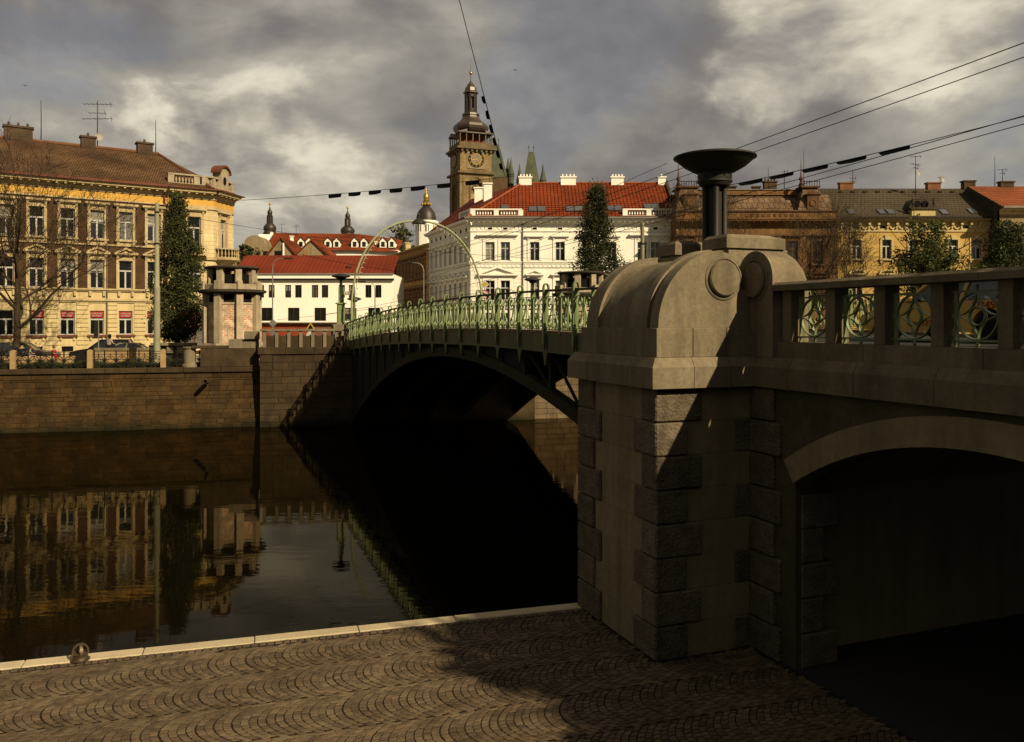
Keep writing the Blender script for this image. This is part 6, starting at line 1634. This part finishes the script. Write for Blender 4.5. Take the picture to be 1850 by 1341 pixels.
# ------------------------------------------------------------------ fence, posts, grass and low walls of the left bank
m_fence = mat('black iron fence', (0.018, 0.017, 0.014), 0.6)
def fx(px, y):
    """position along the far bank of the point y metres behind the wall line that is seen at column px"""
    k = (px-CX)/FPX; c, s = math.cos(FA), math.sin(FA)
    # (c x - s y) = k (53.9 + s x + c y)
    return (k*(F_O.y + c*y) + s*y)/(c - k*s)
FYL = 0.62
posts = [fx(p, FYL) for p in (-115, 24, 163, 295)]
m_post = mat('sandstone fence post', (0.62, 0.42, 0.20), 0.85, (0.48, 0.31, 0.14), 2.5, 0.3, 30, mottle=0.3, streak=0.2)
for i, (x, lab) in enumerate(zip(posts[1:], ('leftmost round topped sandstone fence post below the bare tree', 'middle round topped sandstone fence post on the river wall', 'round topped sandstone fence post next to the lamp post'))):
    p = FB(x, FYL, -2.64); t = thing('fence_post', lab, 'post', p, FA, 'stone posts of the river fence')
    b = MB(); b.prism([(-0.145, 0), (0.145, 0), (0.145, 0.95)] + [(0.145*math.cos(R(a)), 0.95+0.13*math.sin(R(a))) for a in range(20, 161, 20)] + [(-0.145, 0.95)], 'y', -0.13, 0.13); b.build('shaft', m_post, t)
BW = (posts[2]-posts[1]-0.29)/6
fb = MB(); Rr = BW*0.42
for z in (0.95, 0.80, 0.14, 0.50): fb.ribbon([(0, z), (BW, z)], 'xz', 0, 0.03, 0.036)
fb.ribbon([(BW, -0.02), (BW, 1.02)], 'xz', 0, 0.05, 0.06); fb.ribbon([(BW/2, 0.02), (BW/2, 0.14)], 'xz', 0, 0.03, 0.034); fb.ribbon([(BW/2, 0.58), (BW/2, 0.86)], 'xz', 0, 0.03, 0.034)
fb.ribbon([(BW/2+Rr*math.cos(R(t)), 0.44+Rr*math.sin(R(t))) for t in range(0, 360, 18)], 'xz', 0, 0.03, 0.038, True)
for s in (-1, 1):
    fb.ribbon([(BW/2+s*Rr, 0.44), (BW/2+s*Rr*0.45, 0.48), (BW/2+s*0.02, 0.62)], 'xz', 0, 0.03, 0.03); fb.ribbon([(BW/2+s*Rr, 0.44), (BW/2+s*Rr*0.45, 0.38), (BW/2, 0.26)], 'xz', 0, 0.03, 0.03)
fbm = fb.mesh('fence_bay', m_fence)
ends = posts + [fx(385, FYL)]
for i in range(4):
    t = fthing('iron_fence', ['black iron fence panel with rings at the left edge', 'black iron fence panel between the left and middle stone posts', 'black iron fence panel before the low wall with the seated woman', 'black iron fence panel right of the lamp post'][i], 'fence', 'iron fence panels on the river wall')
    n = max(1, round((ends[i+1]-ends[i]-0.29)/BW))
    for k in range(n): mobj('fence_bay', fbm, t, (ends[i]+0.145+k*BW, FYL, -2.64))
# rough grass behind the fence
rng = random.Random(3); vs = []; fs = []; sh = []
for _ in range(16000):
    x = rng.uniform(-33, -18.9); y = rng.uniform(0.85, 3.2); h = rng.uniform(0.18, 0.5)*(0.7+0.5*math.sin(x*1.3)**2); a = rng.uniform(0, 6.28); w = 0.03
    p = FB(x, y, -2.72); c, s = math.cos(a)*w, math.sin(a)*w; lx, ly = rng.gauss(0, .08), rng.gauss(0, .08)
    b0 = len(vs); vs += [(p.x-c, p.y-s, p.z), (p.x+c, p.y+s, p.z), (p.x+lx, p.y+ly, p.z+h)]; fs.append((b0, b0+1, b0+2)); sh.append(rng.uniform(.6, 1.4))
me = bpy.data.meshes.new('grass'); me.from_pydata(vs, [], fs); at = me.attributes.new('shade', 'FLOAT', 'FACE'); at.data.foreach_set('value', sh); me.materials.append(m_leaf)
g = mobj('grass', me); tag(g, 'strip of rough dark grass behind the river fence', 'grass'); g['kind'] = 'stuff'
b = MB(); b.M = Matrix.Translation(F_O) @ Matrix.Rotation(FA, 4, 'Z'); b.box(-90, -18.9, 0.9, 3.4, -3.0, -2.70); struct(b.build('verge', m_grass))
lwp = W(235, 583, 55.0)
lw2 = thing('low_wall', 'low stone wall with flat coping behind the fence, a woman sits on it', 'wall', (lwp.x, lwp.y, BANK_Z), R(8))
for k in range(4): b = MB(); b.cbox(-2.15+k*1.02, -1.14+k*1.02, -0.25, 0.25, 1.05, 1.20, 0.015); b.build('coping_stone', m_granite, lw2)
b = MB(); b.box(-2.1, 1.85, -0.2, 0.2, 0, 1.05); b.build('wall', m_post, lw2)
b = MB(); b.cbox(1.3, 1.95, -0.32, 0.3, 0.0, 1.22, 0.02); b.build('end_pier', m_cdark, lw2)
uw = W(318, 583, 55.5)
uw2 = thing('utility_wall', 'stone topped wall with meter boxes beside the columnar tree', 'wall', (uw.x, uw.y, BANK_Z), R(8))
b = MB(); b.cbox(-1.55, 1.3, -0.25, 0.25, 1.33, 1.52, 0.02); b.build('coping', m_granite, uw2)
b = MB(); b.box(-1.4, 1.2, 0.0, 0.2, 0, 1.33); b.build('wall', m_cdark, uw2)
for x in (-0.55, 0.1): b = MB(); b.cbox(x, x+0.42, -0.2, 0.0, 0.85, 1.25, 0.02); b.build('meter_box', m_granite, uw2)
bn = W(60, 583, 53.0)
bn2 = thing('stone_bench', 'long low stone ledge where the man and children sit', 'bench', (bn.x, bn.y, BANK_Z), R(13))
b = MB(); b.cbox(-3.2, 2.4, -0.25, 0.3, 0.1, 0.72, 0.03); b.build('seat', m_post, bn2)

# ------------------------------------------------------------------ poles
m_pole = mat('greenish concrete pole', (0.50, 0.47, 0.30), 0.8, (0.38, 0.36, 0.22), 1.5, 0.15, 30, mottle=0.25)
p = gp(283.5, 52.2, -2.75); t = thing('lamp_post', 'tall pale green post in front of the columnar tree', 'post', p, 0)
b = MB(); b.lathe([(0.20, 0), (0.19, 4.9), (0.20, 4.95), (0.15, 5.05), (0.12, 10.0), (0.13, 10.05), (0.13, 10.12), (0.0, 10.14)], 14); b.build('shaft', m_pole, t, smooth=40)
for z in (9.55, 7.6): b = MB(); b.lathe([(0.155, z), (0.155, z+0.10)], 14); b.build('clamp', m_rod, t)
p = gp(1160.5, 74, BANK_Z); t = thing('lamp_post', 'pale tram post before the right end of the white house', 'post', p, 0)
b = MB(); b.lathe([(0.22, 0), (0.17, 11.6), (0.20, 11.65), (0.0, 11.7)], 12); b.build('shaft', m_pole, t, smooth=40)
b = MB(); b.lathe([(0.21, 6.6), (0.21, 6.75)], 12); b.lathe([(0.21, 9.7), (0.21, 9.85)], 12); b.build('clamp', m_rod, t)
m_steel = mat('galvanised steel', (0.42, 0.40, 0.35), 0.45, metal=0.4)
def arm_light(label, px, ytop, Y, arm, base=BANK_Z):
    q = W(px, ytop, Y); t = thing('street_light', label, 'street light', (q.x, q.y, base), 0, 'thin arm lights across the river')
    h = q.z - base; s = 1 if arm > 0 else -1; a = abs(arm)
    b = MB(); b.tube([(0, 0, 0), (0, 0, h-0.8), (s*0.12, 0, h-0.35), (s*0.45, 0, h-0.05), (s*0.9, 0, h), (s*a, 0, h)], [0.07, 0.05, 0.045, 0.04, 0.035, 0.03], 8); b.build('pole', m_steel, t, smooth=50)
    b = MB(); b.cbox(-0.38, 0.38, -0.10, 0.10, -0.07, 0.07, 0.03); b.build('lamp_head', m_rod, t, (s*(a+0.3), 0, h))
arm_light('arm light with long pole before the plain white house', 492.5, 467, 80, 1.2)
arm_light('arm light turned left before the right windows of the white house', 677.5, 509, 84, -1.0)
arm_light('tall arm light between the tan and the white house', 765.5, 475, 84, -1.2)
arm_light('small arm light below the round sign at the white house', 933, 523, 78, -0.8)
p = gp(178, 53.6, BANK_Z); t = thing('sign_pole', 'thin sign pole with dark plate seen edge on at left', 'sign', p, 0)
b = MB(); b.tube([(0, 0, 0), (0, 0, 3.05)], 0.035, 6); b.build('pole', m_steel, t)
b = MB(); b.cbox(-0.30, -0.02, -0.03, 0.03, 1.95, 3.0, 0.02); b.build('plate', m_rod, t)
# traffic signs at the right foot of the light arch
m_sy = mat('sign yellow', (0.85, 0.62, 0.08), 0.5); m_sw = mat('sign white', (0.85, 0.82, 0.75), 0.5); m_sr = mat('sign red', (0.60, 0.035, 0.03), 0.5); m_sk = mat('sign black', (0.015, 0.014, 0.012), 0.5); m_sb = mat('sign blue', (0.04, 0.07, 0.35), 0.5)
q = W(875.5, 514, 56); t = thing('traffic_sign', 'yellow diamond and round no left turn sign beside the light arch', 'traffic sign', (q.x, q.y, -1.4), 0)
b = MB(); b.tube([(0, 0.04, 0), (0, 0.04, q.z+1.4+0.3)], 0.035, 8); b.build('pole', m_steel, t)
h = q.z + 1.4
for s_, y_, m_, nm in ((0.31, 0.0, m_sw, 'diamond_plate'), (0.20, -0.006, m_sy, 'diamond_face')):
    b = MB(); b.prism([(0, h-s_), (s_, h), (0, h+s_), (-s_, h)], 'y', y_-0.01, y_+0.01 if nm == 'diamond_plate' else y_-0.004); b.build(nm, m_, t)
hz = (HY-532)/FPX*56 + 1.4
b = MB(); b.prism([(0.30*math.cos(R(a)), hz+0.30*math.sin(R(a))) for a in range(0, 360, 15)], 'y', -0.01, 0.01); b.build('round_plate', m_sw, t)
b = MB(); b.ribbon([(0.27*math.cos(R(a)), hz+0.27*math.sin(R(a))) for a in range(0, 360, 15)], 'xz', -0.016, 0.008, 0.055, True); b.ribbon([(-0.19, hz+0.19), (0.19, hz-0.19)], 'xz', -0.019, 0.004, 0.04); b.build('red_ring', m_sr, t)
b = MB(); b.ribbon([(0.08, hz-0.14), (0.08, hz+0.02), (-0.06, hz+0.05)], 'xz', -0.014, 0.006, 0.07); b.prism([(-0.06, hz-0.04), (-0.06, hz+0.14), (-0.18, hz+0.05)], 'y', -0.017, -0.011); b.build('arrow', m_sk, t)
q = W(626, 530, 60); t = thing('direction_plate', 'small white and yellow plate beside the light arch leg at left', 'sign', (q.x, q.y, -1.4), 0)
b = MB(); b.tube([(0.38, 0, 0), (0.38, 0, q.z+1.75)], 0.03, 6); b.build('pole', m_steel, t)
b = MB(); b.cbox(-0.28, 0.28, -0.03, 0.0, q.z+1.4-0.14, q.z+1.4+0.14, 0.01); b.build('plate', m_sw, t)
b = MB(); b.box(-0.2, 0.2, -0.04, -0.031, q.z+1.4-0.08, q.z+1.4+0.0); b.build('stripe', m_sy, t)
q = W(561, 596, 51.6); t = thing('warning_sign', 'small pale triangular warning sign above the abutment parapet', 'traffic sign', (q.x, q.y, -1.48), 0)
b = MB(); b.tube([(0, 0.03, 0), (0, 0.03, 1.2)], 0.03, 6); b.build('pole', m_steel, t)
b = MB(); b.prism([(-0.32, 1.0), (0.32, 1.0), (0.0, 1.5)], 'y', -0.01, 0.01); b.build('plate', m_sy, t)
b = MB(); b.prism([(-0.2, 1.06), (0.2, 1.06), (0.0, 1.38)], 'y', -0.02, -0.012); b.build('face', m_sk, t); b = MB(); b.prism([(0.27*math.cos(R(a)), 0.68+0.27*math.sin(R(a))) for a in range(0, 360, 20)], 'y', -0.01, 0.01); b.build('disc', m_sw, t)
q = W(493, 590, 54); t = thing('traffic_sign', 'grey backs of two diamond signs on one pole above the parapet', 'traffic sign', (q.x, q.y, -1.5), 0)
b = MB(); b.tube([(0, 0.04, 0), (0, 0.04, 1.7)], 0.03, 6); b.build('pole', m_steel, t)
for z in (1.45, 0.9): b = MB(); b.prism([(0, z-0.28), (0.28, z), (0, z+0.28), (-0.28, z)], 'y', -0.01, 0.01); b.build('plate', m_steel, t)

# ------------------------------------------------------------------ cars
m_tyre = mat('tyre rubber', (0.02, 0.019, 0.017), 0.85); m_rim = mat('alloy rim', (0.45, 0.43, 0.40), 0.35, metal=0.7)
m_cglass = mat('car glass', (0.015, 0.015, 0.014), 0.05, spec=0.8)
def car(name, label, loc, rotz, paint, L=4.3, H=1.46, hatch=True, suv=False, group=None):
    t = thing(name, label, 'car', loc, rotz, group)
    w = 0.86; g = 0.22 if not suv else 0.28; belt = 0.86 if not suv else 0.98
    side = [(-L/2+0.05, g+0.12), (-L/2, g+0.35), (-L/2+0.03, belt-0.18), (-L/2+0.12, belt-0.02), (-L/2+0.5, belt+0.02), (L/2-1.25, belt+0.0), (L/2-0.5, belt-0.12), (L/2-0.1, belt-0.26), (L/2, g+0.30), (L/2-0.05, g+0.1)]
    wh = [(-L/2+0.82), (L/2-0.85)]; wr = 0.33 if not suv else 0.37
    low = []
    for c in wh[::-1]: low += [(c+wr+0.05, g)] + [(c+(wr+0.05)*math.cos(R(a)), max(g, wr+(wr+0.05)*math.sin(R(a)))) for a in range(20, 161, 20)] + [(c-wr-0.05, g)]
    poly = side + low
    n = len(poly); vs = []; 
    for y, k in ((-w, 0.985), (-w+0.06, 1.0), (w-0.06, 1.0), (w, 0.985)):
        vs += [(x*k, y, z) for x, z in poly]
    fs = [tuple(range(n)), tuple(range(4*n-1, 3*n-1, -1))]
    for q in range(3):
        for i in range(n): j = (i+1) % n; fs.append((q*n+i, q*n+j, (q+1)*n+j, (q+1)*n+i))
    b = MB(); b.add(vs, fs); body = b.build('body', paint, t, smooth=35)
    r0, r1 = (-L/2+0.25, L/2-1.30); t0, t1 = ((-L/2+0.62 if hatch else -L/2+1.1), L/2-2.05)
    zb, zt = belt-0.02, H-0.05
    def cab(inset, y_top, extra=0.0):
        return [(r0+inset, -w+0.05+inset*0.2, zb), (r1-inset, -w+0.05+inset*0.2, zb), (r1-inset, w-0.05-inset*0.2, zb), (r0+inset, w-0.05-inset*0.2, zb), (t0+inset*0.6, -y_top, zt), (t1-inset*0.6, -y_top, zt), (t1-inset*0.6, y_top, zt), (t0+inset*0.6, y_top, zt)]
    F6 = [(0,3,2,1), (4,5,6,7), (0,1,5,4), (1,2,6,5), (2,3,7,6), (3,0,4,7)]
    b = MB(); b.add(cab(0.0, 0.62), F6); b.build('glasshouse', m_cglass, t)
    b = MB(); b.cbox(t0-0.04, t1+0.04, -0.64, 0.64, zt-0.03, H, 0.025); b.build('roof', paint, t)
    for s in (-1, 1):
        for (xa, xb) in ((r0, t0), (r1, t1), ((r0+r1)/2-0.1, (t0+t1)/2-0.02)):
            b = MB(); b.tube([(xa, s*(w-0.045), zb), (xb, s*0.63, zt)], 0.045, 6); b.build('pillar', paint, t)
        b = MB(); b.cbox(r1-0.35, r1-0.15, s*(w+0.02)-0.07, s*(w+0.02)+0.07, belt+0.0, belt+0.13, 0.03); b.build('mirror', paint, t)
        b = MB(); b.cbox(L/2-0.28, L/2-0.04, s*0.6-0.16, s*0.6+0.16, belt-0.36, belt-0.22, 0.03); b.build('headlight', m_rim, t)
        b = MB(); b.cbox(-L/2-0.015, -L/2+0.15, s*0.66-0.12, s*0.66+0.12, belt-0.22, belt-0.02, 0.02); b.build('tail_light', m_sr, t)
        b = MB(); b.box((r0+r1)/2+0.15, (r0+r1)/2+0.32, s*(w+0.004)-0.012, s*(w+0.004)+0.012, belt-0.16, belt-0.12); b.build('door_handle', m_rod, t)
        for c in wh:
            b = MB(); b.lathe([(wr*0.62, -0.10), (wr*0.95, -0.10), (wr, -0.06), (wr, 0.06), (wr*0.95, 0.10), (wr*0.62, 0.10)], 20); wo = b.build('wheel', m_tyre, t, (c, s*(w-0.10), wr), (R(90), 0, 0), smooth=40)
            b = MB(); b.lathe([(wr*0.63, -0.09), (wr*0.6, 0.0), (wr*0.63, 0.09)], 16)
            for k in range(5):
                a = R(72*k); b.ribbon([(0.05*math.cos(a), 0.05*math.sin(a)), (wr*0.6*math.cos(a), wr*0.6*math.sin(a))], 'xz', 0, 0.14, 0.05)
            rm_ = MB(); rm_.lathe([(0.0, -0.085), (wr*0.2, -0.09), (wr*0.62, -0.06), (wr*0.63, 0.06), (wr*0.2, 0.09), (0, 0.085)], 18); rm_.build('rim', m_rim, wo, smooth=40)
    return t
m_pdark = mat('dark grey car paint', (0.075, 0.065, 0.058), 0.25, spec=0.6); m_pblk = mat('black car paint', (0.012, 0.012, 0.011), 0.2, spec=0.6); m_pgrn = mat('pale green car paint', (0.42, 0.44, 0.34), 0.25, spec=0.6); m_pyel = mat('taxi yellow paint', (0.85, 0.50, 0.03), 0.3, spec=0.5)
car('parked_car', 'dark grey car parked behind the bare tree trunk at left', gp(45, 61, BANK_Z), R(14), m_pdark, 4.4, 1.42, True, False, 'cars parked before the brick house')
car('parked_car', 'black off-road car parked before the brick house', gp(190, 61.5, BANK_Z), R(194), m_pblk, 4.5, 1.62, True, True, 'cars parked before the brick house')
car('parked_car', 'pale green car half hidden behind the low wall', gp(247, 60.5, BANK_Z), R(12), m_pgrn, 4.3, 1.40, False, False, 'cars parked before the brick house')
tp = BR(9.3, 2.75, -0.42)
tx = car('taxi', 'yellow taxi with red digits and chequered stripe behind the stone balustrade', tp, math.atan2(DV.y, DV.x), m_pyel, 4.3, 1.45)
m_red = mat('red lettering', (0.50, 0.03, 0.02), 0.5)
lettering(tx, '123456', 0.22, (-1.25, 0.875, 0.70), m_red, (R(90), 0, R(180)))
lettering(tx, 'www.123456', 0.17, (0.25, 0.875, 0.36), m_red, (R(90), 0, R(180)))
for k in range(14):
    b = MB(); b.box(-1.9+k*0.26, -1.9+k*0.26+0.13, 0.868, 0.876, 0.90, 0.955); b.build('chequer', m_sk if k % 2 else m_sw, tx)

# ------------------------------------------------------------------ people on the far bank
m_skin = mat('skin', (0.55, 0.36, 0.24), 0.6); m_hair = mat('black hair', (0.012, 0.010, 0.008), 0.6); m_hairb = mat('brown hair', (0.16, 0.09, 0.04), 0.6)
def skinmesh(name, pts, edges, rad, m, parent, sub=1):
    me = bpy.data.meshes.new(name); me.from_pydata(pts, edges, []); me.materials.append(m)
    o = mobj(name, me, parent)
    sk = o.modifiers.new('skin', 'SKIN'); ss = o.modifiers.new('sub', 'SUBSURF'); ss.levels = sub; ss.render_levels = sub
    for v, r in zip(me.skin_vertices[0].data, rad): v.radius = r if isinstance(r, tuple) else (r, r)
    me.skin_vertices[0].data[0].use_root = True
    return o
def sitter(label, loc, rotz, s, top, legs, hair, lean=0.0, arm_out=False, long_hair=False):
    """seated figure facing local -y; the origin is on the seat"""
    t = thing('person', label, 'person', loc, rotz, 'people sitting on the far bank')
    H = lambda *p: tuple(c*s for c in p)
    l = lean
    P = [H(0,0,0.10), H(0,-l*0.3,0.32), H(0,-l*0.6,0.52), H(0,-l*0.75,0.60), H(0,-l-0.01,0.70), H(0,-l-0.02,0.80),
         H(0.17,-l*0.6,0.50), H(0.23,-0.05-l,0.30), H(0.16,-0.26-l,0.24), H(0.13,-0.33-l,0.25), H(-0.17,-l*0.6,0.50), H(-0.23,-0.05-l,0.30), H(-0.16,-0.26-l,0.24), H(-0.13,-0.33-l,0.25),
         H(0.10,-0.02,0.08), H(0.11,-0.42,0.09), H(0.11,-0.44,-0.30), H(0.11,-0.54,-0.36), H(-0.10,-0.02,0.08), H(-0.11,-0.42,0.09), H(-0.11,-0.44,-0.30), H(-0.11,-0.54,-0.36)]
    if arm_out: P[7], P[8], P[9] = H(0.30,-0.06-l,0.34), H(0.42,-0.16-l,0.20), H(0.46,-0.2-l,0.16)
    E = [(0,1),(1,2),(2,3),(3,4),(4,5),(2,6),(6,7),(7,8),(8,9),(2,10),(10,11),(11,12),(12,13),(0,14),(14,15),(15,16),(16,17),(0,18),(18,19),(19,20),(20,21)]
    rad = [.12,.12,.12,.05,.085,.07,.055,.042,.033,.03,.055,.042,.033,.03,.085,.06,.042,.04,.085,.06,.042,.04]
    skinmesh('body', P, E, [r*s for r in rad], m_skin, t)
    sI = [0,1,2,6,7,10,11]; mp_ = {k: i for i, k in enumerate(sI)}
    skinmesh('shirt', [P[i] for i in sI], [(mp_[a], mp_[b]) for a, b in E if a in mp_ and b in mp_], [x*s for x in (.15,.145,.13,.075,.062,.075,.062)], top, t)
    sI = [0,14,15,16,18,19,20]; mp_ = {k: i for i, k in enumerate(sI)}
    skinmesh('trousers', [P[i] for i in sI], [(mp_[a], mp_[b]) for a, b in E if a in mp_ and b in mp_], [x*s for x in (.15,.105,.08,.058,.105,.08,.058)], legs, t)
    b = MB(); b.lathe([(0.0, 0.135), (0.07, 0.12), (0.105, 0.06), (0.108, 0.0), (0.095, -0.05 if not long_hair else -0.14), (0.06, -0.07 if not long_hair else -0.18)], 12, (0, 0.03, 0.02)); hb = b.build('hair', hair, t, H(0, -l-0.01, 0.75), smooth=60); hb.scale = (s, s, s)
    return t
m_shirtw = mat('pale striped shirt', (0.55, 0.48, 0.40), 0.9); m_teal = mat('dark teal shirt', (0.018, 0.032, 0.036), 0.9); m_mint = mat('mint top', (0.42, 0.58, 0.40), 0.9); m_redc = mat('red dress', (0.60, 0.035, 0.05), 0.9); m_blktr = mat('dark trousers', (0.02, 0.02, 0.022), 0.9); m_pink = mat('pale pink trousers', (0.62, 0.45, 0.42), 0.9)
q = W(197, 583, 54.95)
sitter('woman with black hair and pale striped shirt sitting on the low wall', (q.x, q.y, BANK_Z+1.20), R(150), 1.0, m_shirtw, m_blktr, m_hair, 0.06, True, True)
q = W(39, 583, 53.0); sitter('man in dark teal shirt sitting with his back to the river', (q.x, q.y, BANK_Z+0.72), R(185), 1.0, m_teal, m_blktr, m_hair, 0.05)
q = W(53, 583, 52.9); sitter('child in mint green top beside the man in teal', (q.x, q.y, BANK_Z+0.72), R(120), 0.72, m_mint, m_pink, m_hairb, 0.10)
q = W(96.5, 583, 53.2); sitter('small child in red dress sitting right of the man', (q.x, q.y, BANK_Z+0.72), R(70), 0.74, m_redc, m_redc, m_hairb, 0.05)
# bicycle leaning near the left fence post
q = W(12, 583, 52.3); t = thing('bicycle', 'bicycle leaning left of the first fence post', 'bicycle', (q.x, q.y, BANK_Z+0.05), R(14))
for x in (-0.52, 0.52):
    b = MB(); b.tube([(x+0.33*math.cos(R(a)), 0, 0.34+0.33*math.sin(R(a))) for a in range(0, 361, 20)], 0.018, 6, False)
    for a in range(0, 180, 30): b.tube([(x+0.33*math.cos(R(a)), 0, 0.34+0.33*math.sin(R(a))), (x-0.33*math.cos(R(a)), 0, 0.34-0.33*math.sin(R(a)))], 0.004, 3)
    b.build('wheel', m_tyre, t)
b = MB()
for a, c in (((-0.52,0,0.34), (-0.12,0,0.30)), ((-0.12,0,0.30), (0.40,0,0.72)), ((-0.52,0,0.34), (-0.22,0,0.74)), ((-0.12,0,0.30), (-0.25,0,0.88)), ((-0.22,0,0.74), (0.40,0,0.78)), ((0.52,0,0.34), (0.38,0,0.95))): b.tube([a, c], 0.02, 6)
b.build('frame', m_pblk, t)
b = MB(); b.tube([(0.30, -0.28, 0.98), (0.38, -0.1, 0.98), (0.38, 0.1, 0.98), (0.30, 0.28, 0.98)], 0.015, 6); b.build('handlebar', m_steel, t)
b = MB(); b.cbox(-0.40, -0.12, -0.08, 0.08, 0.88, 0.94, 0.02); b.build('saddle', m_tyre, t)

# ------------------------------------------------------------------ overhead wires and black streamers
m_wire = mat('black cable', (0.008, 0.008, 0.007), 0.6)
m_flag = mat('black plastic streamer', (0.006, 0.006, 0.006), 0.45)
def wire(label, a, c, r, sag=0.2, n=14, group='overhead wires', flags=None, fl=1.0, fh=0.2, streamer=False):
    t = thing('overhead_wire' if not streamer else 'streamer_line', label, 'wire' if not streamer else 'streamer', (0, 0, 0), 0, group)
    a, c = Vector(a), Vector(c)
    pt = lambda f: a.lerp(c, f) - Vector((0, 0, sag*4*f*(1-f)))
    b = MB(); b.tube([pt(i/n) for i in range(n+1)], r, 5); b.build('cable', m_wire, t)
    for f in flags or []:
        p0 = pt(f); d = (pt(f+0.001)-p0).normalized()
        hl = fl*random.uniform(0.85, 1.1)/2
        dn = d.cross(Vector((0, 1, 0))).normalized()
        if dn.z > 0 if abs(d.z) < 0.6 else dn.x > 0: dn = -dn
        s_ = d.cross(dn).normalized()
        th = 0.012; prof = [(-hl, 0.0), (hl, 0.0), (hl*0.97, fh*0.55), (hl*0.8, fh*random.uniform(0.75, 1)), (0, fh), (-hl*0.9, fh*random.uniform(0.8, 1.05)), (-hl, fh*0.5)]
        vs = []
        for sg in (-th, th): vs += [p0 + d*x + dn*y + s_*(sg + 0.05*math.sin(x*6)) for x, y in prof]
        k = len(prof)
        b = MB(); b.add(vs, [tuple(range(k)), tuple(range(2*k-1, k-1, -1))] + [(i, (i+1) % k, k+(i+1) % k, k+i) for i in range(k)]); b.build('streamer', m_flag, t)
    return t
def dwire(px, py, z, label, v0=-12, v1=62, r=0.012, sag=0.5):
    Y = z*FPX/(HY-py); p = W(px, py, Y); q = p - BR_O; u, v = q.dot(EV), q.dot(DV)
    return wire(label, BR(u, v+v0, z), BR(u, v+v1, z-1.2), r, sag), u
dwire(1850, 35, 6.0, 'uppermost of the five wires at the right')
dwire(1850, 63, 6.0, 'second wire from above at the right')
dwire(1850, 178, 6.0, 'third wire from above at the right', r=0.014)
dwire(1850, 194, 6.0, 'fourth wire from above at the right', r=0.014)
wire('thin right hand wire carrying five black streamers', W(1860, 208, 30), W(1290, 340, 36), 0.016, 0.1, 12, flags=[0.385, 0.52, 0.64, 0.755, 0.865], fl=1.15, fh=0.16, streamer=True, group='wires with black streamers')
wire('steep wire with black streamers hanging before the clock tower', W(826, -14, 40), W(912, 318, 46), 0.02, 0.0, 8, flags=[0.55, 0.635, 0.715, 0.79, 0.865, 0.94], fl=0.5, fh=0.17, streamer=True, group='wires with black streamers')
wire('long slack wire with black streamers from corner house to clock tower', W(436, 362, 64), W(930, 318, 50), 0.02, 0.15, 16, flags=[0.40, 0.475, 0.55, 0.625, 0.70, 0.785, 0.875], fl=1.25, fh=0.27, streamer=True, group='wires with black streamers')
wire('span wire running from the lamp post to the columnar tree side', gp(283.5, 52.2, 6.9), W(1162, 470, 74), 0.014, 0.9, 12)
wire('upper tram wire crossing the white house', W(1205, 295, 60), W(770, 470, 96), 0.018, 0.3)
wire('lower tram wire crossing the white house', W(1240, 330, 60), W(780, 500, 96), 0.018, 0.3)
wire('tram wire before the plain white house, upper', W(905, 500, 70), W(560, 572, 96), 0.018, 0.3)
wire('tram wire before the plain white house, lower', W(905, 522, 70), W(500, 578, 96), 0.018, 0.2)
wire('cross wire over the dark red roof', W(540, 459, 90), W(760, 495, 80), 0.02, 0.2)
# birds in the sky
for px, py, Y, s in ((931, 127, 60, 0.35), (45, 155, 70, 0.45)):
    q = W(px, py, Y); t = thing('bird', 'small dark bird in the sky %s' % ('right of the clock tower' if px > 500 else 'at the far left'), 'bird', q, R(30))
    b = MB(); b.tube([(0, -0.14*s*2, 0), (0, -0.05*s*2, 0.01), (0, 0.08*s*2, 0.01), (0, 0.2*s*2, 0)], [0.01*s*2, 0.05*s*2, 0.04*s*2, 0.01], 6)
    for sg in (-1, 1): b.add([(0, -0.06*s, 0.01), (sg*0.28*s, -0.02*s, 0.10*s), (sg*0.62*s, 0.12*s, 0.03*s), (sg*0.25*s, 0.10*s, 0.07*s), (0, 0.1*s, 0.02)], [(0,1,3,4), (1,2,3)])
    b.build('body', m_sk, t)
# ------------------------------------------------------------------ unseen houses added behind the viewer: they block sky to darken the near shade
for i, (x0, w_, top, m_, lab) in enumerate(((-46, 24, 12.5, m_cream, 'cream house added to block sky behind the viewer at left, outside the picture'), (-21, 22, 13.5, m_yel, 'ochre house added to block sky right behind the viewer, outside the picture'), (2, 26, 12.0, m_qb, 'tan house added to block sky behind the viewer at right, outside the picture'), (29, 26, 13.0, m_whs, 'pale house added to block sky far right behind the viewer, outside the picture'))):
    h_ = thing('sky_block_house', lab, 'house', (x0+w_, -36.0, 0), math.pi, 'houses added behind the viewer to block sky')
    F_ = Fac(h_, 0, 0, 0)
    wr_ = [(1.5+2.6*k, z) for k in range(int((w_-2)/2.6)) for z in (0.2, 4.2, 8.2)]
    F_.wall(0, w_, -1.65, top, [(x, z, 1.1, 2.1) for x, z in wr_], m_)
    for x, z in wr_: F_.window(x, z, 1.1, 2.1, 'tee', 0.64)
    F_.cornice(0, w_, top-0.6, top, 0.7, m_creamP)
    b = MB(); b.box(0, w_, 0.4, 11, -1.65, top); b.build('body', m_, h_)
    roofmesh(h_, 'roof', m_roofL, [(0,1,2,3), (3,2,5,4)], [(0, -0.6, top), (w_, -0.6, top), (w_, 5.5, top+2.6), (0, 5.5, top+2.6), (0, 11.5, top), (w_, 11.5, top)])
